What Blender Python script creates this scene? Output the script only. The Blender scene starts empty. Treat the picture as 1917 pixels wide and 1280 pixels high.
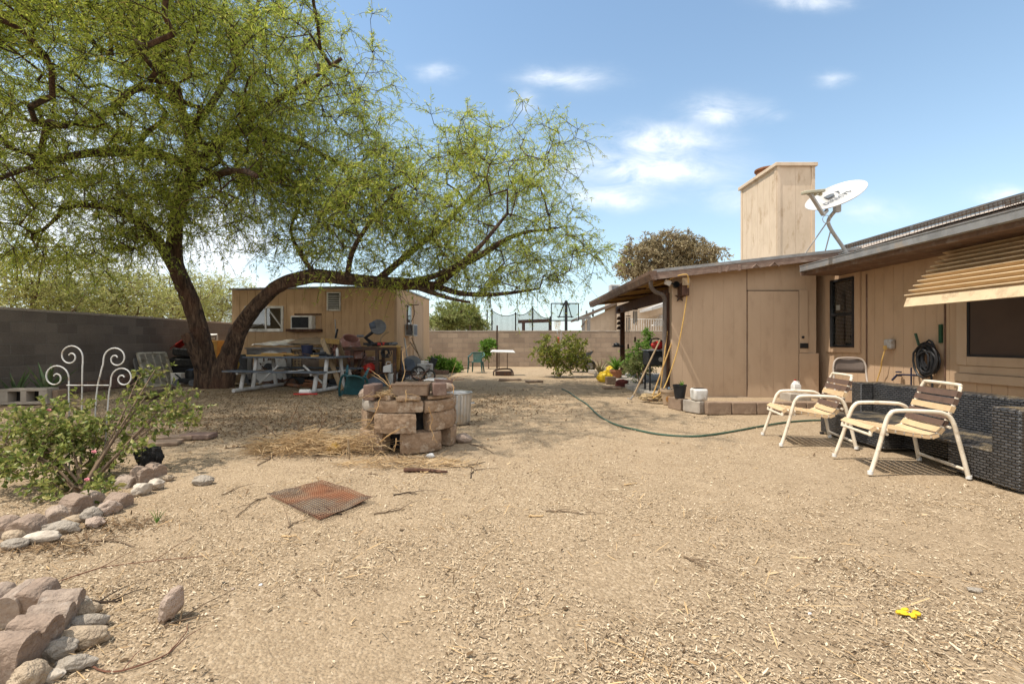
import bpy, bmesh, math, random
import numpy as np
from mathutils import Vector, Matrix, noise, Euler
R = math.radians
rnd = random.Random(7)
sc = bpy.context.scene
col = sc.collection
CH = 1.2; F = 880.0; CX = 958.5; CY = 640.0
def G(px, py, z=0.0):
    Y = (CH - z) * F / (py - CY)
    return Vector(((px - CX) / F * Y, Y, z))
def P(px, py, Y):
    return Vector(((px - CX) / F * Y, Y, CH - (py - CY) / F * Y))
def V(*a): return Vector(a)

# ------------------------------------------------------------------ materials
def newmat(name):
    m = bpy.data.materials.new(name); m.use_nodes = True
    nt = m.node_tree; nt.nodes.clear()
    out = nt.nodes.new('ShaderNodeOutputMaterial')
    b = nt.nodes.new('ShaderNodeBsdfPrincipled')
    nt.links.new(b.outputs[0], out.inputs[0])
    return m, nt, b
def nd(nt, t, **kw):
    n = nt.nodes.new(t)
    for k, v in kw.items():
        if k.startswith('i_'):
            n.inputs[k[2:].replace('_', ' ')].default_value = v
        else: setattr(n, k, v)
    return n
def ramp(nt, fac, stops, interp='LINEAR'):
    r = nt.nodes.new('ShaderNodeValToRGB'); r.color_ramp.interpolation = interp
    els = r.color_ramp.elements
    while len(els) < len(stops): els.new(0.5)
    for e, (p, c) in zip(els, stops):
        e.position = p; e.color = (*c, 1) if len(c) == 3 else c
    nt.links.new(fac, r.inputs[0]); return r.outputs[0]
def mix(nt, a, b, fac, mode='MIX'):
    m = nt.nodes.new('ShaderNodeMix'); m.data_type = 'RGBA'; m.blend_type = mode
    for s, v in ((6, a), (7, b), (0, fac)):
        if hasattr(v, 'links'): nt.links.new(v, m.inputs[s])
        elif s == 0: m.inputs[0].default_value = v
        else: m.inputs[s].default_value = (*v, 1)
    return m.outputs[2]
def math_(nt, op, a, b=None):
    m = nt.nodes.new('ShaderNodeMath'); m.operation = op
    for i, v in enumerate((a, b)):
        if v is None: continue
        if hasattr(v, 'links'): nt.links.new(v, m.inputs[i])
        else: m.inputs[i].default_value = v
    return m.outputs[0]
def coords(nt, scale=(1, 1, 1)):
    tc = nt.nodes.new('ShaderNodeTexCoord'); mp = nt.nodes.new('ShaderNodeMapping')
    mp.inputs['Scale'].default_value = scale
    nt.links.new(tc.outputs['Object'], mp.inputs[0]); return mp.outputs[0]
def noise_(nt, vec, scale, detail=5, rough=.6, dist=0):
    n = nt.nodes.new('ShaderNodeTexNoise'); n.inputs['Scale'].default_value = scale
    n.inputs['Detail'].default_value = detail; n.inputs['Roughness'].default_value = rough
    n.inputs['Distortion'].default_value = dist
    nt.links.new(vec, n.inputs['Vector']); return n.outputs[0]
def bump_(nt, b, h, strength, dist=.02):
    bp = nt.nodes.new('ShaderNodeBump'); bp.inputs['Strength'].default_value = strength
    bp.inputs['Distance'].default_value = dist
    nt.links.new(h, bp.inputs['Height']); nt.links.new(bp.outputs[0], b.inputs['Normal'])
def mat(name, c1, c2=None, c3=None, scale=6, rough=.8, bump=0, bscale=60, metal=0, spec=.3, st=(1, 1, 1), bd=.01, lo=.35, hi=.65):
    m, nt, b = newmat(name)
    if c2 is None: c2 = tuple(x * .78 for x in c1)
    v = coords(nt, st); n = noise_(nt, v, scale)
    c = ramp(nt, n, [(lo, c1), (hi, c2)])
    if c3 is not None:
        n2 = noise_(nt, v, scale * .43 + 1.3, 6, .7)
        f = ramp(nt, n2, [(.54, (0, 0, 0)), (.66, (1, 1, 1))])
        c = mix(nt, c, c3, f)
    nt.links.new(c, b.inputs['Base Color'])
    b.inputs['Roughness'].default_value = rough; b.inputs['Metallic'].default_value = metal
    b.inputs['Specular IOR Level'].default_value = spec
    if bump: bump_(nt, b, noise_(nt, v, bscale, 4), bump, bd)
    return m
def leafmat(name, stops, transl=.35, rough=.55):
    m, nt, b = newmat(name)
    g = nt.nodes.new('ShaderNodeNewGeometry')
    c = ramp(nt, g.outputs['Random Per Island'], stops)
    nt.links.new(c, b.inputs['Base Color']); b.inputs['Roughness'].default_value = rough
    b.inputs['Specular IOR Level'].default_value = .25
    t = nt.nodes.new('ShaderNodeBsdfTranslucent'); nt.links.new(c, t.inputs[0])
    ms = nt.nodes.new('ShaderNodeMixShader'); ms.inputs[0].default_value = transl
    nt.links.new(b.outputs[0], ms.inputs[1]); nt.links.new(t.outputs[0], ms.inputs[2])
    nt.links.new(ms.outputs[0], nt.nodes['Material Output'].inputs[0]); return m
M = {}
M['tan'] = mat('tan_paint', (.46, .315, .20), (.43, .295, .185), (.40, .272, .17), scale=2.2, st=(2, 2, .8), bump=.3, bscale=120, rough=.85)
M['tan_pale'] = mat('pale_tan_paint', (.47, .34, .228), (.445, .32, .213), (.415, .295, .196), scale=2.2, st=(2, 2, .8), bump=.3, bscale=120, rough=.85)
M['trim'] = mat('tan_trim_paint', (.46, .315, .20), (.42, .285, .18), scale=4, rough=.8, bump=.15)
M['chimney'] = mat('weathered_cream_paint', (.64, .51, .38), (.57, .45, .325), (.44, .32, .21), scale=4, st=(1.5, 1.5, .6), bump=.3, bscale=70, rough=.9)
M['brown_trim'] = mat('worn_brown_paint', (.19, .115, .075), (.12, .075, .055), (.22, .17, .14), scale=7, bump=.4)
M['dark_wood'] = mat('dark_stained_wood', (.10, .045, .024), (.045, .02, .012), (.15, .08, .05), scale=5, st=(3, 3, .5), bump=.4)
M['gray_metal'] = mat('dull_grey_flashing', (.30, .295, .29), (.21, .205, .20), (.33, .28, .23), scale=5, rough=.5, metal=.2)
M['shingle'] = None
M['gray_wood'] = mat('weathered_grey_wood', (.25, .235, .22), (.15, .14, .135), (.09, .085, .085), scale=6, st=(.6, 3, 3), bump=.5)
M['gray_wood_v'] = mat('weathered_grey_post', (.25, .235, .22), (.17, .16, .15), scale=6, st=(3, 3, .6), bump=.4)
M['blue_gray'] = mat('worn_slate_paint', (.10, .115, .14), (.06, .07, .085), (.20, .19, .175), scale=8, st=(.6, 3, 3), bump=.3)
M['white'] = mat('aged_white_paint', (.66, .64, .60), (.52, .49, .44), (.38, .33, .27), scale=7, rough=.55, bump=.1)
M['white_gloss'] = mat('white_plastic', (.72, .71, .68), (.64, .62, .58), scale=4, rough=.35)
M['cream_metal'] = mat('cream_enamel_tube', (.72, .63, .50), (.64, .55, .42), (.45, .36, .26), scale=9, rough=.4, spec=.5)
M['strap_tan'] = mat('tan_vinyl_strap', (.60, .42, .24), (.52, .36, .20), scale=12, rough=.5, bump=.1)
M['strap_brown'] = mat('brown_vinyl_strap', (.135, .082, .058), (.10, .062, .046), scale=12, rough=.5)
M['black'] = mat('black_plastic', (.022, .022, .024), (.012, .012, .013), scale=9, rough=.5)
M['rubber'] = mat('black_rubber', (.028, .027, .026), (.045, .042, .038), scale=20, rough=.85, bump=.4, bscale=80)
M['dark_steel'] = mat('rusty_dark_steel', (.055, .045, .04), (.10, .05, .03), (.16, .075, .04), scale=14, rough=.75, metal=.3, bump=.3)
M['rust'] = mat('orange_rust', (.26, .11, .05), (.15, .065, .035), (.22, .17, .13), scale=9, rough=.9, bump=.3)
M['steel'] = mat('galvanised_steel', (.58, .56, .52), (.42, .41, .39), (.50, .42, .32), scale=5, rough=.42, metal=.75)
M['gray'] = mat('grey_plastic', (.16, .165, .175), (.10, .105, .115), scale=8, rough=.6)
M['ltgray'] = mat('light_grey_enamel', (.46, .45, .43), (.38, .37, .35), (.30, .25, .20), scale=6, rough=.5)
M['pink_steel'] = mat('faded_red_enamel', (.42, .21, .165), (.32, .155, .125), (.42, .34, .30), scale=8, rough=.6, bump=.2)
M['red'] = mat('red_plastic', (.48, .035, .025), (.36, .025, .02), scale=8, rough=.45)
M['yellow'] = mat('yellow_plastic', (.75, .52, .03), (.62, .40, .02), scale=10, rough=.5)
M['yellow_wood'] = mat('yellowed_pine', (.46, .29, .10), (.36, .21, .07), (.24, .13, .05), scale=6, st=(.5, 4, 4), bump=.3)
M['bare_wood'] = mat('bare_weathered_timber', (.34, .25, .15), (.24, .165, .095), (.17, .12, .08), scale=5, st=(4, 4, .6), bump=.4)
M['paper'] = mat('crumpled_pale_sheet', (.62, .57, .48), (.48, .42, .33), (.36, .28, .19), scale=4, rough=.8, bump=.5, bscale=12, bd=.05)
M['cardboard'] = mat('brown_cardboard', (.30, .20, .11), (.24, .155, .085), scale=4)
M['brown_box'] = mat('dull_brown_board', (.17, .125, .095), (.12, .09, .07), scale=6)
M['navy'] = mat('navy_plastic', (.02, .025, .06), (.015, .018, .04), scale=6, rough=.45)
M['green_plastic'] = mat('green_resin', (.05, .12, .10), (.035, .085, .072), (.12, .17, .15), scale=6, rough=.5)
M['teal_plastic'] = mat('dark_teal_resin', (.015, .075, .082), (.01, .048, .055), (.06, .12, .12), scale=6, rough=.5)
M['hose'] = mat('green_vinyl_hose', (.035, .085, .055), (.06, .09, .06), scale=9, rough=.5)
M['cord'] = mat('yellow_cord', (.62, .40, .12), (.5, .30, .09), scale=9, rough=.7)
M['rope'] = mat('tan_rope', (.46, .34, .19), (.36, .26, .14), scale=20, rough=.9)
M['terracotta'] = mat('terracotta', (.40, .18, .095), (.32, .14, .075), (.42, .27, .18), scale=8, bump=.2)
M['painted_pot'] = mat('buff_painted_clay', (.42, .31, .21), (.36, .26, .17), (.28, .16, .09), scale=6, bump=.2)
M['conc'] = mat('concrete', (.40, .35, .29), (.32, .275, .225), (.26, .215, .17), scale=5, bump=.4, bscale=50, rough=.95)
M['conc_brown'] = mat('brown_concrete_block', (.27, .19, .13), (.21, .145, .10), (.33, .245, .17), scale=5, bump=.6, bscale=45, rough=.95)
M['conc_dark'] = mat('mauve_brown_brick', (.20, .13, .10), (.15, .095, .075), (.26, .19, .15), scale=7, bump=.4, rough=.9)
M['pit_block'] = mat('weathered_retaining_block', (.35, .245, .16), (.22, .145, .09), (.48, .385, .29), scale=11, bump=1, bscale=32, rough=.97, bd=.015)
M['scallop'] = mat('pink_scallop_concrete', (.36, .28, .215), (.26, .195, .15), (.44, .37, .30), scale=13, bump=1, bscale=70, rough=.97)
M['scallop_b'] = mat('brown_scallop_concrete', (.32, .235, .175), (.22, .16, .12), (.42, .34, .27), scale=14, bump=1, bscale=70, rough=.97)
M['rock_tan'] = mat('tan_stone', (.42, .33, .23), (.33, .25, .17), (.24, .17, .12), scale=17, bump=1, bscale=34, rough=.95, bd=.03)
M['rock_gray'] = mat('grey_stone', (.36, .31, .25), (.25, .21, .165), (.44, .37, .29), scale=17, bump=1, bscale=34, rough=.95, bd=.03)
M['rock_pink'] = mat('pinkish_stone', (.44, .34, .265), (.30, .22, .17), (.50, .43, .37), scale=17, bump=1, bscale=34, rough=.95, bd=.03)
M['rock_white'] = mat('streaked_pale_stone', (.56, .49, .40), (.30, .24, .18), (.20, .17, .13), scale=11, bump=.8, bscale=22, rough=.95, bd=.02)
M['charcoal'] = mat('charred_black_wood', (.015, .014, .014), (.035, .032, .03), scale=14, bump=1, bscale=26, rough=.9, bd=.04)
M['bark'] = None
M['twig'] = mat('dark_twig_bark', (.055, .036, .024), (.03, .02, .014), scale=10, rough=.95)
M['twig_pale'] = mat('grey_twig_bark', (.19, .13, .08), (.12, .08, .05), scale=10, rough=.95)
M['straw'] = leafmat('dry_straw', [(0, (.58, .41, .22)), (.5, (.48, .33, .17)), (.8, (.33, .21, .11)), (1, (.66, .5, .3))], .1, .9)
M['mesq'] = leafmat('mesquite_leaf', [(0, (.22, .28, .05)), (.35, (.38, .45, .065)), (.7, (.52, .57, .095)), (.94, (.66, .64, .16)), (1, (.50, .36, .14))], .62)
M['mesq_far'] = leafmat('palo_verde_leaf', [(0, (.30, .32, .09)), (.5, (.46, .46, .15)), (1, (.58, .54, .22))], .5)
M['rose_leaf'] = leafmat('rose_leaf', [(0, (.09, .13, .03)), (.4, (.19, .23, .05)), (.8, (.33, .34, .09)), (1, (.42, .35, .15))], .35, .4)
M['citrus_leaf'] = leafmat('citrus_leaf', [(0, (.10, .14, .02)), (.5, (.22, .25, .04)), (1, (.36, .33, .07))], .35, .4)
M['bush_leaf'] = leafmat('green_bush_leaf', [(0, (.16, .20, .06)), (.5, (.28, .32, .10)), (1, (.40, .41, .16))], .4)
M['bright_leaf'] = leafmat('bright_green_leaf', [(0, (.07, .17, .015)), (.6, (.14, .28, .03)), (1, (.24, .34, .06))], .35)
M['dry_leaf'] = leafmat('dry_brown_leaf', [(0, (.19, .15, .075)), (.5, (.32, .26, .14)), (1, (.44, .37, .23))], .25)
M['aloe'] = mat('aloe_skin', (.10, .15, .06), (.07, .11, .045), (.20, .16, .07), scale=8, rough=.5)
M['petal'] = mat('pink_petal', (.62, .22, .24), (.52, .16, .18), scale=20, rough=.7)
M['gourd'] = mat('dried_gourd_skin', (.50, .31, .06), (.34, .19, .04), (.06, .035, .02), scale=10, rough=.6)
M['fabric_gray'] = mat('brown_vinyl_pad', (.14, .105, .085), (.12, .09, .072), scale=5, rough=.55)
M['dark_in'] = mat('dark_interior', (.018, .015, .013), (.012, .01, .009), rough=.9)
M['blind'] = mat('blind_slats', (.30, .29, .28), (.22, .215, .21), rough=.7)
M['screen'] = mat('brown_window_screen', (.075, .05, .037), (.06, .04, .03), scale=2, rough=.75)
M['net'] = None
M['door_gray'] = mat('neighbour_siding', (.50, .40, .30), (.44, .35, .26), scale=3, rough=.85)
M['blue_lid'] = mat('slate_blue_plastic', (.10, .12, .16), (.075, .09, .12), scale=5, rough=.55)

def m_glass():
    m, nt, b = newmat('window_glass')
    b.inputs['Base Color'].default_value = (.02, .022, .025, 1); b.inputs['Roughness'].default_value = .04
    t = nt.nodes.new('ShaderNodeBsdfTransparent'); t.inputs[0].default_value = (.85, .88, .88, 1)
    fr = nt.nodes.new('ShaderNodeFresnel'); fr.inputs[0].default_value = 1.5
    gl = nt.nodes.new('ShaderNodeBsdfGlossy'); gl.inputs['Roughness'].default_value = .03
    f2 = math_(nt, 'ADD', fr.outputs[0], .08)
    ms = nt.nodes.new('ShaderNodeMixShader'); nt.links.new(f2, ms.inputs[0])
    nt.links.new(t.outputs[0], ms.inputs[1]); nt.links.new(gl.outputs[0], ms.inputs[2])
    nt.links.new(ms.outputs[0], nt.nodes['Material Output'].inputs[0]); return m
M['glass'] = m_glass()
def m_net(name, colr, scale, thick):
    # open woven mesh: threads are opaque, holes are real holes
    m, nt, b = newmat(name)
    b.inputs['Base Color'].default_value = (*colr, 1); b.inputs['Roughness'].default_value = .8
    v = coords(nt); sep = nt.nodes.new('ShaderNodeSeparateXYZ'); nt.links.new(v, sep.inputs[0])
    u = math_(nt, 'ADD', sep.outputs[0], math_(nt, 'MULTIPLY', sep.outputs[1], .73))
    a = math_(nt, 'LESS_THAN', math_(nt, 'FRACT', math_(nt, 'MULTIPLY', u, scale)), thick)
    c = math_(nt, 'LESS_THAN', math_(nt, 'FRACT', math_(nt, 'MULTIPLY', sep.outputs[2], scale)), thick)
    nt.links.new(math_(nt, 'MAXIMUM', a, c), b.inputs['Alpha']); return m
M['net'] = m_net('black_net', (.02, .02, .022), 22, .24)
M['white_net'] = m_net('white_cord_net', (.7, .68, .62), 9, .3)
def m_bark():
    m, nt, b = newmat('mesquite_bark')
    v = coords(nt, (8, 8, 1.2)); n = noise_(nt, v, 1.9, 8, .68, .8)
    c = ramp(nt, n, [(.34, (.016, .010, .007)), (.46, (.075, .043, .027)), (.58, (.16, .098, .06)), (.72, (.32, .21, .135))])
    v2 = coords(nt); n2 = noise_(nt, v2, 1.4, 3)
    c = mix(nt, c, (.15, .06, .03), math_(nt, 'MULTIPLY', ramp(nt, n2, [(.5, (0, 0, 0)), (.62, (1, 1, 1))]), .35))
    nt.links.new(c, b.inputs['Base Color']); b.inputs['Roughness'].default_value = .95
    bump_(nt, b, n, 1.0, .16); return m
M['bark'] = m_bark()
def m_blockwall(c1=(.42, .325, .24), c2=(.31, .235, .175), c3=(.29, .235, .18), nm='concrete_block_masonry'):
    m, nt, b = newmat(nm)
    v = coords(nt); sep = nt.nodes.new('ShaderNodeSeparateXYZ'); nt.links.new(v, sep.inputs[0])
    cb = nt.nodes.new('ShaderNodeCombineXYZ'); nt.links.new(sep.outputs[0], cb.inputs[0]); nt.links.new(sep.outputs[2], cb.inputs[1])
    br = nt.nodes.new('ShaderNodeTexBrick'); br.inputs['Scale'].default_value = 1
    br.inputs['Brick Width'].default_value = .5; br.inputs['Row Height'].default_value = .232
    br.inputs['Mortar Size'].default_value = .011; br.inputs['Mortar Smooth'].default_value = .3; br.inputs['Bias'].default_value = 0
    br.inputs['Color1'].default_value = (*c1, 1); br.inputs['Color2'].default_value = (*c2, 1)
    br.inputs['Mortar'].default_value = (*c3, 1); br.offset = .5
    nt.links.new(cb.outputs[0], br.inputs['Vector'])
    n = noise_(nt, v, 1.1, 7, .65); n2 = noise_(nt, v, 38, 4)
    c = mix(nt, br.outputs[0], ramp(nt, n, [(.3, (.45, .42, .40)), (.7, (1.05, 1.03, 1))]), .55, 'MULTIPLY')
    c = mix(nt, c, ramp(nt, n2, [(.3, (.7, .7, .7)), (.7, (1.1, 1.1, 1.1))]), .6, 'MULTIPLY')
    nt.links.new(c, b.inputs['Base Color']); b.inputs['Roughness'].default_value = .95
    h = math_(nt, 'ADD', math_(nt, 'MULTIPLY', br.outputs['Fac'], -1.0), math_(nt, 'MULTIPLY', n2, .35))
    bump_(nt, b, h, .7, .012); return m
M['blockwall'] = m_blockwall(); M['shaded_wall'] = m_blockwall((.215, .18, .15), (.15, .125, .105), (.20, .175, .15), 'shaded_block_masonry')  # second masonry is a darker copy, with the left wall's shade in its colour
def m_ground():
    m, nt, b = newmat('dusty_bare_soil')
    v = coords(nt)
    big = noise_(nt, v, .45, 6, .6); mid = noise_(nt, v, 3.5, 6, .65); fine = noise_(nt, v, 70, 5, .7)
    vo = nt.nodes.new('ShaderNodeTexVoronoi'); vo.inputs['Scale'].default_value = 75; nt.links.new(v, vo.inputs['Vector'])
    vs = nt.nodes.new('ShaderNodeSeparateColor'); nt.links.new(vo.outputs['Color'], vs.inputs[0])
    c = ramp(nt, vs.outputs[0], [(0, (.25, .18, .115)), (.35, (.37, .275, .175)), (.75, (.44, .335, .22)), (1, (.60, .48, .34))])
    soil = ramp(nt, mid, [(.3, (.32, .235, .15)), (.7, (.45, .34, .225))])
    c = mix(nt, soil, c, ramp(nt, big, [(.38, (.25, .25, .25)), (.62, (.75, .75, .75))]))
    c = mix(nt, c, ramp(nt, fine, [(.3, (.6, .58, .55)), (.7, (1.15, 1.13, 1.1))]), .7, 'MULTIPLY')
    nt.links.new(c, b.inputs['Base Color']); b.inputs['Roughness'].default_value = 1; b.inputs['Specular IOR Level'].default_value = .1
    h = math_(nt, 'ADD', math_(nt, 'MULTIPLY', vo.outputs['Distance'], -.6), math_(nt, 'ADD', fine, math_(nt, 'MULTIPLY', mid, 2)))
    bump_(nt, b, h, .75, .02); return m
M['ground'] = m_ground()
def m_shingle():
    m, nt, b = newmat('weathered_shingle')
    v = coords(nt); sep = nt.nodes.new('ShaderNodeSeparateXYZ'); nt.links.new(v, sep.inputs[0])
    cb = nt.nodes.new('ShaderNodeCombineXYZ'); nt.links.new(sep.outputs[1], cb.inputs[0]); nt.links.new(sep.outputs[0], cb.inputs[1])
    br = nt.nodes.new('ShaderNodeTexBrick'); br.inputs['Scale'].default_value = 1
    br.inputs['Brick Width'].default_value = .3; br.inputs['Row Height'].default_value = .14; br.inputs['Mortar Size'].default_value = .012
    br.inputs['Color1'].default_value = (.52, .43, .34, 1); br.inputs['Color2'].default_value = (.40, .32, .25, 1); br.inputs['Mortar'].default_value = (.07, .055, .045, 1)
    nt.links.new(cb.outputs[0], br.inputs['Vector'])
    n2 = noise_(nt, v, 50, 4)
    c = mix(nt, br.outputs[0], ramp(nt, n2, [(.3, (.6, .6, .6)), (.7, (1.15, 1.15, 1.15))]), .8, 'MULTIPLY')
    nt.links.new(c, b.inputs['Base Color']); b.inputs['Roughness'].default_value = .95
    bump_(nt, b, math_(nt, 'ADD', math_(nt, 'MULTIPLY', br.outputs['Fac'], -1), n2), .6, .02); return m
M['shingle'] = m_shingle()
def m_wicker():
    m, nt, b = newmat('black_resin_wicker')
    v = coords(nt); sep = nt.nodes.new('ShaderNodeSeparateXYZ'); nt.links.new(v, sep.inputs[0])
    g = nt.nodes.new('ShaderNodeNewGeometry'); sn = nt.nodes.new('ShaderNodeSeparateXYZ'); nt.links.new(g.outputs['True Normal'], sn.inputs[0])
    az = math_(nt, 'ABSOLUTE', sn.outputs[2]); inv = math_(nt, 'SUBTRACT', 1.0, az)
    u = math_(nt, 'ADD', sep.outputs[0], math_(nt, 'MULTIPLY', sep.outputs[1], inv))
    w = math_(nt, 'ADD', sep.outputs[2], math_(nt, 'MULTIPLY', sep.outputs[1], az))
    cb = nt.nodes.new('ShaderNodeCombineXYZ'); nt.links.new(u, cb.inputs[0]); nt.links.new(w, cb.inputs[1])
    br = nt.nodes.new('ShaderNodeTexBrick'); br.inputs['Scale'].default_value = 1; br.offset = .5
    br.inputs['Brick Width'].default_value = .056; br.inputs['Row Height'].default_value = .024
    br.inputs['Mortar Size'].default_value = .0075; br.inputs['Mortar Smooth'].default_value = 1
    br.inputs['Color1'].default_value = (.085, .08, .077, 1); br.inputs['Color2'].default_value = (.04, .038, .037, 1); br.inputs['Mortar'].default_value = (.008, .008, .008, 1)
    nt.links.new(cb.outputs[0], br.inputs['Vector'])
    n = noise_(nt, v, 5, 6, .7)
    f = math_(nt, 'MULTIPLY', ramp(nt, n, [(.46, (0, 0, 0)), (.66, (1, 1, 1))]), math_(nt, 'MULTIPLY', az, .8))
    c = mix(nt, br.outputs[0], (.40, .30, .17), f)
    nt.links.new(c, b.inputs['Base Color']); b.inputs['Roughness'].default_value = .3; b.inputs['Specular IOR Level'].default_value = .7
    bump_(nt, b, math_(nt, 'MULTIPLY', br.outputs['Fac'], -1), 1.0, .012); return m
M['wicker'] = m_wicker()

# ------------------------------------------------------------------ mesh builder
class MB:
    def __init__(s): s.v = []; s.f = []
    def add(s, vs, fs):
        n = len(s.v); s.v += [Vector(v) for v in vs]; s.f += [tuple(i + n for i in f) for f in fs]; return s
    def hexa(s, p):   # 4 bottom (ccw) + 4 top
        return s.add(p, [(3, 2, 1, 0), (4, 5, 6, 7), (0, 1, 5, 4), (1, 2, 6, 5), (2, 3, 7, 6), (3, 0, 4, 7)])
    def box(s, c, d, rot=None, taper=1):
        x, y, z = d[0] / 2, d[1] / 2, d[2] / 2; t = taper
        p = [(-x, -y, -z), (x, -y, -z), (x, y, -z), (-x, y, -z), (-x * t, -y * t, z), (x * t, -y * t, z), (x * t, y * t, z), (-x * t, y * t, z)]
        m = Matrix.Identity(3) if rot is None else (rot if isinstance(rot, Matrix) else Euler(rot).to_matrix())
        return s.hexa([m @ Vector(q) + Vector(c) for q in p])
    def b2(s, a, b):  # box by two corners
        a, b = Vector(a), Vector(b)
        return s.box((a + b) / 2, [abs(q) for q in (b - a)])
    def beam(s, p0, p1, w, h, up=(0, 0, 1)):   # rectangular bar
        p0, p1 = Vector(p0), Vector(p1); d = (p1 - p0).normalized(); up = Vector(up)
        if abs(d.dot(up)) > .98: up = Vector((0, 1, 0))
        sd = d.cross(up).normalized(); u = sd.cross(d)
        q = [(-w / 2, -h / 2), (w / 2, -h / 2), (w / 2, h / 2), (-w / 2, h / 2)]
        return s.hexa([p0 + sd * a + u * b for a, b in q] + [p1 + sd * a + u * b for a, b in q])
    def tube(s, pts, r, n=8, caps=True, closed=False):
        pts = [Vector(p) for p in pts]; m = len(pts); rs = r if isinstance(r, (list, tuple)) else [r] * m
        vs = []; t0 = None
        for i in range(m):
            if closed: t = pts[(i + 1) % m] - pts[i - 1]
            else: t = pts[min(i + 1, m - 1)] - pts[max(i - 1, 0)]
            if t.length < 1e-9: t = Vector((0, 0, 1))
            t.normalize()
            if t0 is None:
                a = Vector((0, 0, 1)) if abs(t.z) < .9 else Vector((1, 0, 0))
                u = t.cross(a).normalized()
            else:
                u = (u - t * u.dot(t))
                u = u.normalized() if u.length > 1e-6 else t.orthogonal().normalized()
            t0 = t; w = t.cross(u)
            for k in range(n):
                a = 2 * math.pi * k / n; vs.append(pts[i] + (u * math.cos(a) + w * math.sin(a)) * rs[i])
        fs = []
        for i in range(m if closed else m - 1):
            j = (i + 1) % m
            for k in range(n):
                k2 = (k + 1) % n; fs.append((i * n + k, i * n + k2, j * n + k2, j * n + k))
        if caps and not closed:
            fs.append(tuple(range(n - 1, -1, -1))); fs.append(tuple((m - 1) * n + k for k in range(n)))
        return s.add(vs, fs)
    def lathe(s, prof, c=(0, 0, 0), n=24, mtx=None, capb=True, capt=False, sx=1, sy=1):
        c = Vector(c); vs = []
        for r, z in prof:
            for k in range(n):
                a = 2 * math.pi * k / n; p = Vector((r * math.cos(a) * sx, r * math.sin(a) * sy, z))
                vs.append((mtx @ p if mtx else p) + c)
        fs = [(i * n + k, i * n + (k + 1) % n, (i + 1) * n + (k + 1) % n, (i + 1) * n + k) for i in range(len(prof) - 1) for k in range(n)]
        if capb: fs.append(tuple(range(n - 1, -1, -1)))
        if capt: fs.append(tuple((len(prof) - 1) * n + k for k in range(n)))
        return s.add(vs, fs)
    def prism(s, poly, h, mtx, c=(0, 0, 0)):   # 2-D outline (xy) extruded along local z
        c = Vector(c); n = len(poly)
        vs = [mtx @ Vector((x, y, -h / 2)) + c for x, y in poly] + [mtx @ Vector((x, y, h / 2)) + c for x, y in poly]
        fs = [tuple(range(n - 1, -1, -1)), tuple(range(n, 2 * n))] + [(i, (i + 1) % n, n + (i + 1) % n, n + i) for i in range(n)]
        return s.add(vs, fs)
    def blob(s, c, d, seed=0, rough=.25, sub=3, rot=0, facet=0):
        bm = bmesh.new(); bmesh.ops.create_icosphere(bm, subdivisions=sub, radius=1)
        off = Vector((seed * 3.7, seed * 1.9, seed * 5.1)); m = Matrix.Rotation(rot, 3, 'Z'); vs = []
        for v in bm.verts:
            p = v.co.normalized(); k = 1 + rough * (noise.noise(p * 1.3 + off) + .45 * noise.noise(p * 3.1 + off) + .26 * noise.noise(p * 7 + off) + (.10 * noise.noise(p * 16 + off) if sub > 3 else 0))
            if facet:
                for q in range(5):
                    rr = random.Random(seed * 17 + q); nn = Vector((rr.uniform(-1, 1), rr.uniform(-1, 1), rr.uniform(-.6, 1))).normalized()
                    dd = (p * k).dot(nn)
                    if dd > facet: k *= (facet / dd) ** .9
            p = p * k; vs.append(m @ Vector((p.x * d[0] / 2, p.y * d[1] / 2, p.z * d[2] / 2)) + Vector(c))
        fs = [tuple(v.index for v in f.verts) for f in bm.faces]; bm.free(); return s.add(vs, fs)
    def build(s, name, m, parent=None, local=False, bevel=0, smooth=True, ang=38, seg=2):
        vs = s.v
        if parent is not None and not local:
            root = parent
            while root.parent: root = root.parent
            inv = Matrix.LocRotScale(root.location, root.rotation_euler, None).inverted()
            vs = [inv @ v for v in vs]
        me = bpy.data.meshes.new(name); me.from_pydata([tuple(v) for v in vs], [], s.f)
        me.materials.append(m if not isinstance(m, str) else M[m])
        if smooth:
            me.polygons.foreach_set('use_smooth', [True] * len(me.polygons)); me.set_sharp_from_angle(angle=R(ang))
        me.update(); o = bpy.data.objects.new(name, me); col.objects.link(o); o.parent = parent
        if bevel:
            b = o.modifiers.new('bevel', 'BEVEL'); b.width = bevel; b.segments = seg; b.limit_method = 'ANGLE'; b.angle_limit = R(40)
        return o
RT = bpy.data.textures.new('pitting', 'CLOUDS'); RT.noise_scale = .035; RT.noise_depth = 4
def roughen(o, lev, s):   # chipped, pitted faces as real relief
    q = o.modifiers.new('subdivide', 'SUBSURF'); q.subdivision_type = 'SIMPLE'; q.levels = q.render_levels = lev
    d = o.modifiers.new('pitting', 'DISPLACE'); d.texture = RT; d.strength = s; d.mid_level = .5; d.texture_coords = 'LOCAL'; return o
def tag(o, label, cat, group=None, kind=None):
    if label: o['label'] = label
    if cat: o['category'] = cat
    if group: o['group'] = group
    if kind: o['kind'] = kind
    return o
def thing(name, label, cat, loc=(0, 0, 0), rz=0, group=None, rot=None):
    o = bpy.data.objects.new(name, None); col.objects.link(o); o.location = loc; o.empty_display_size = .1
    o.rotation_euler = rot if rot else (0, 0, rz); return tag(o, label, cat, group)
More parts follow.
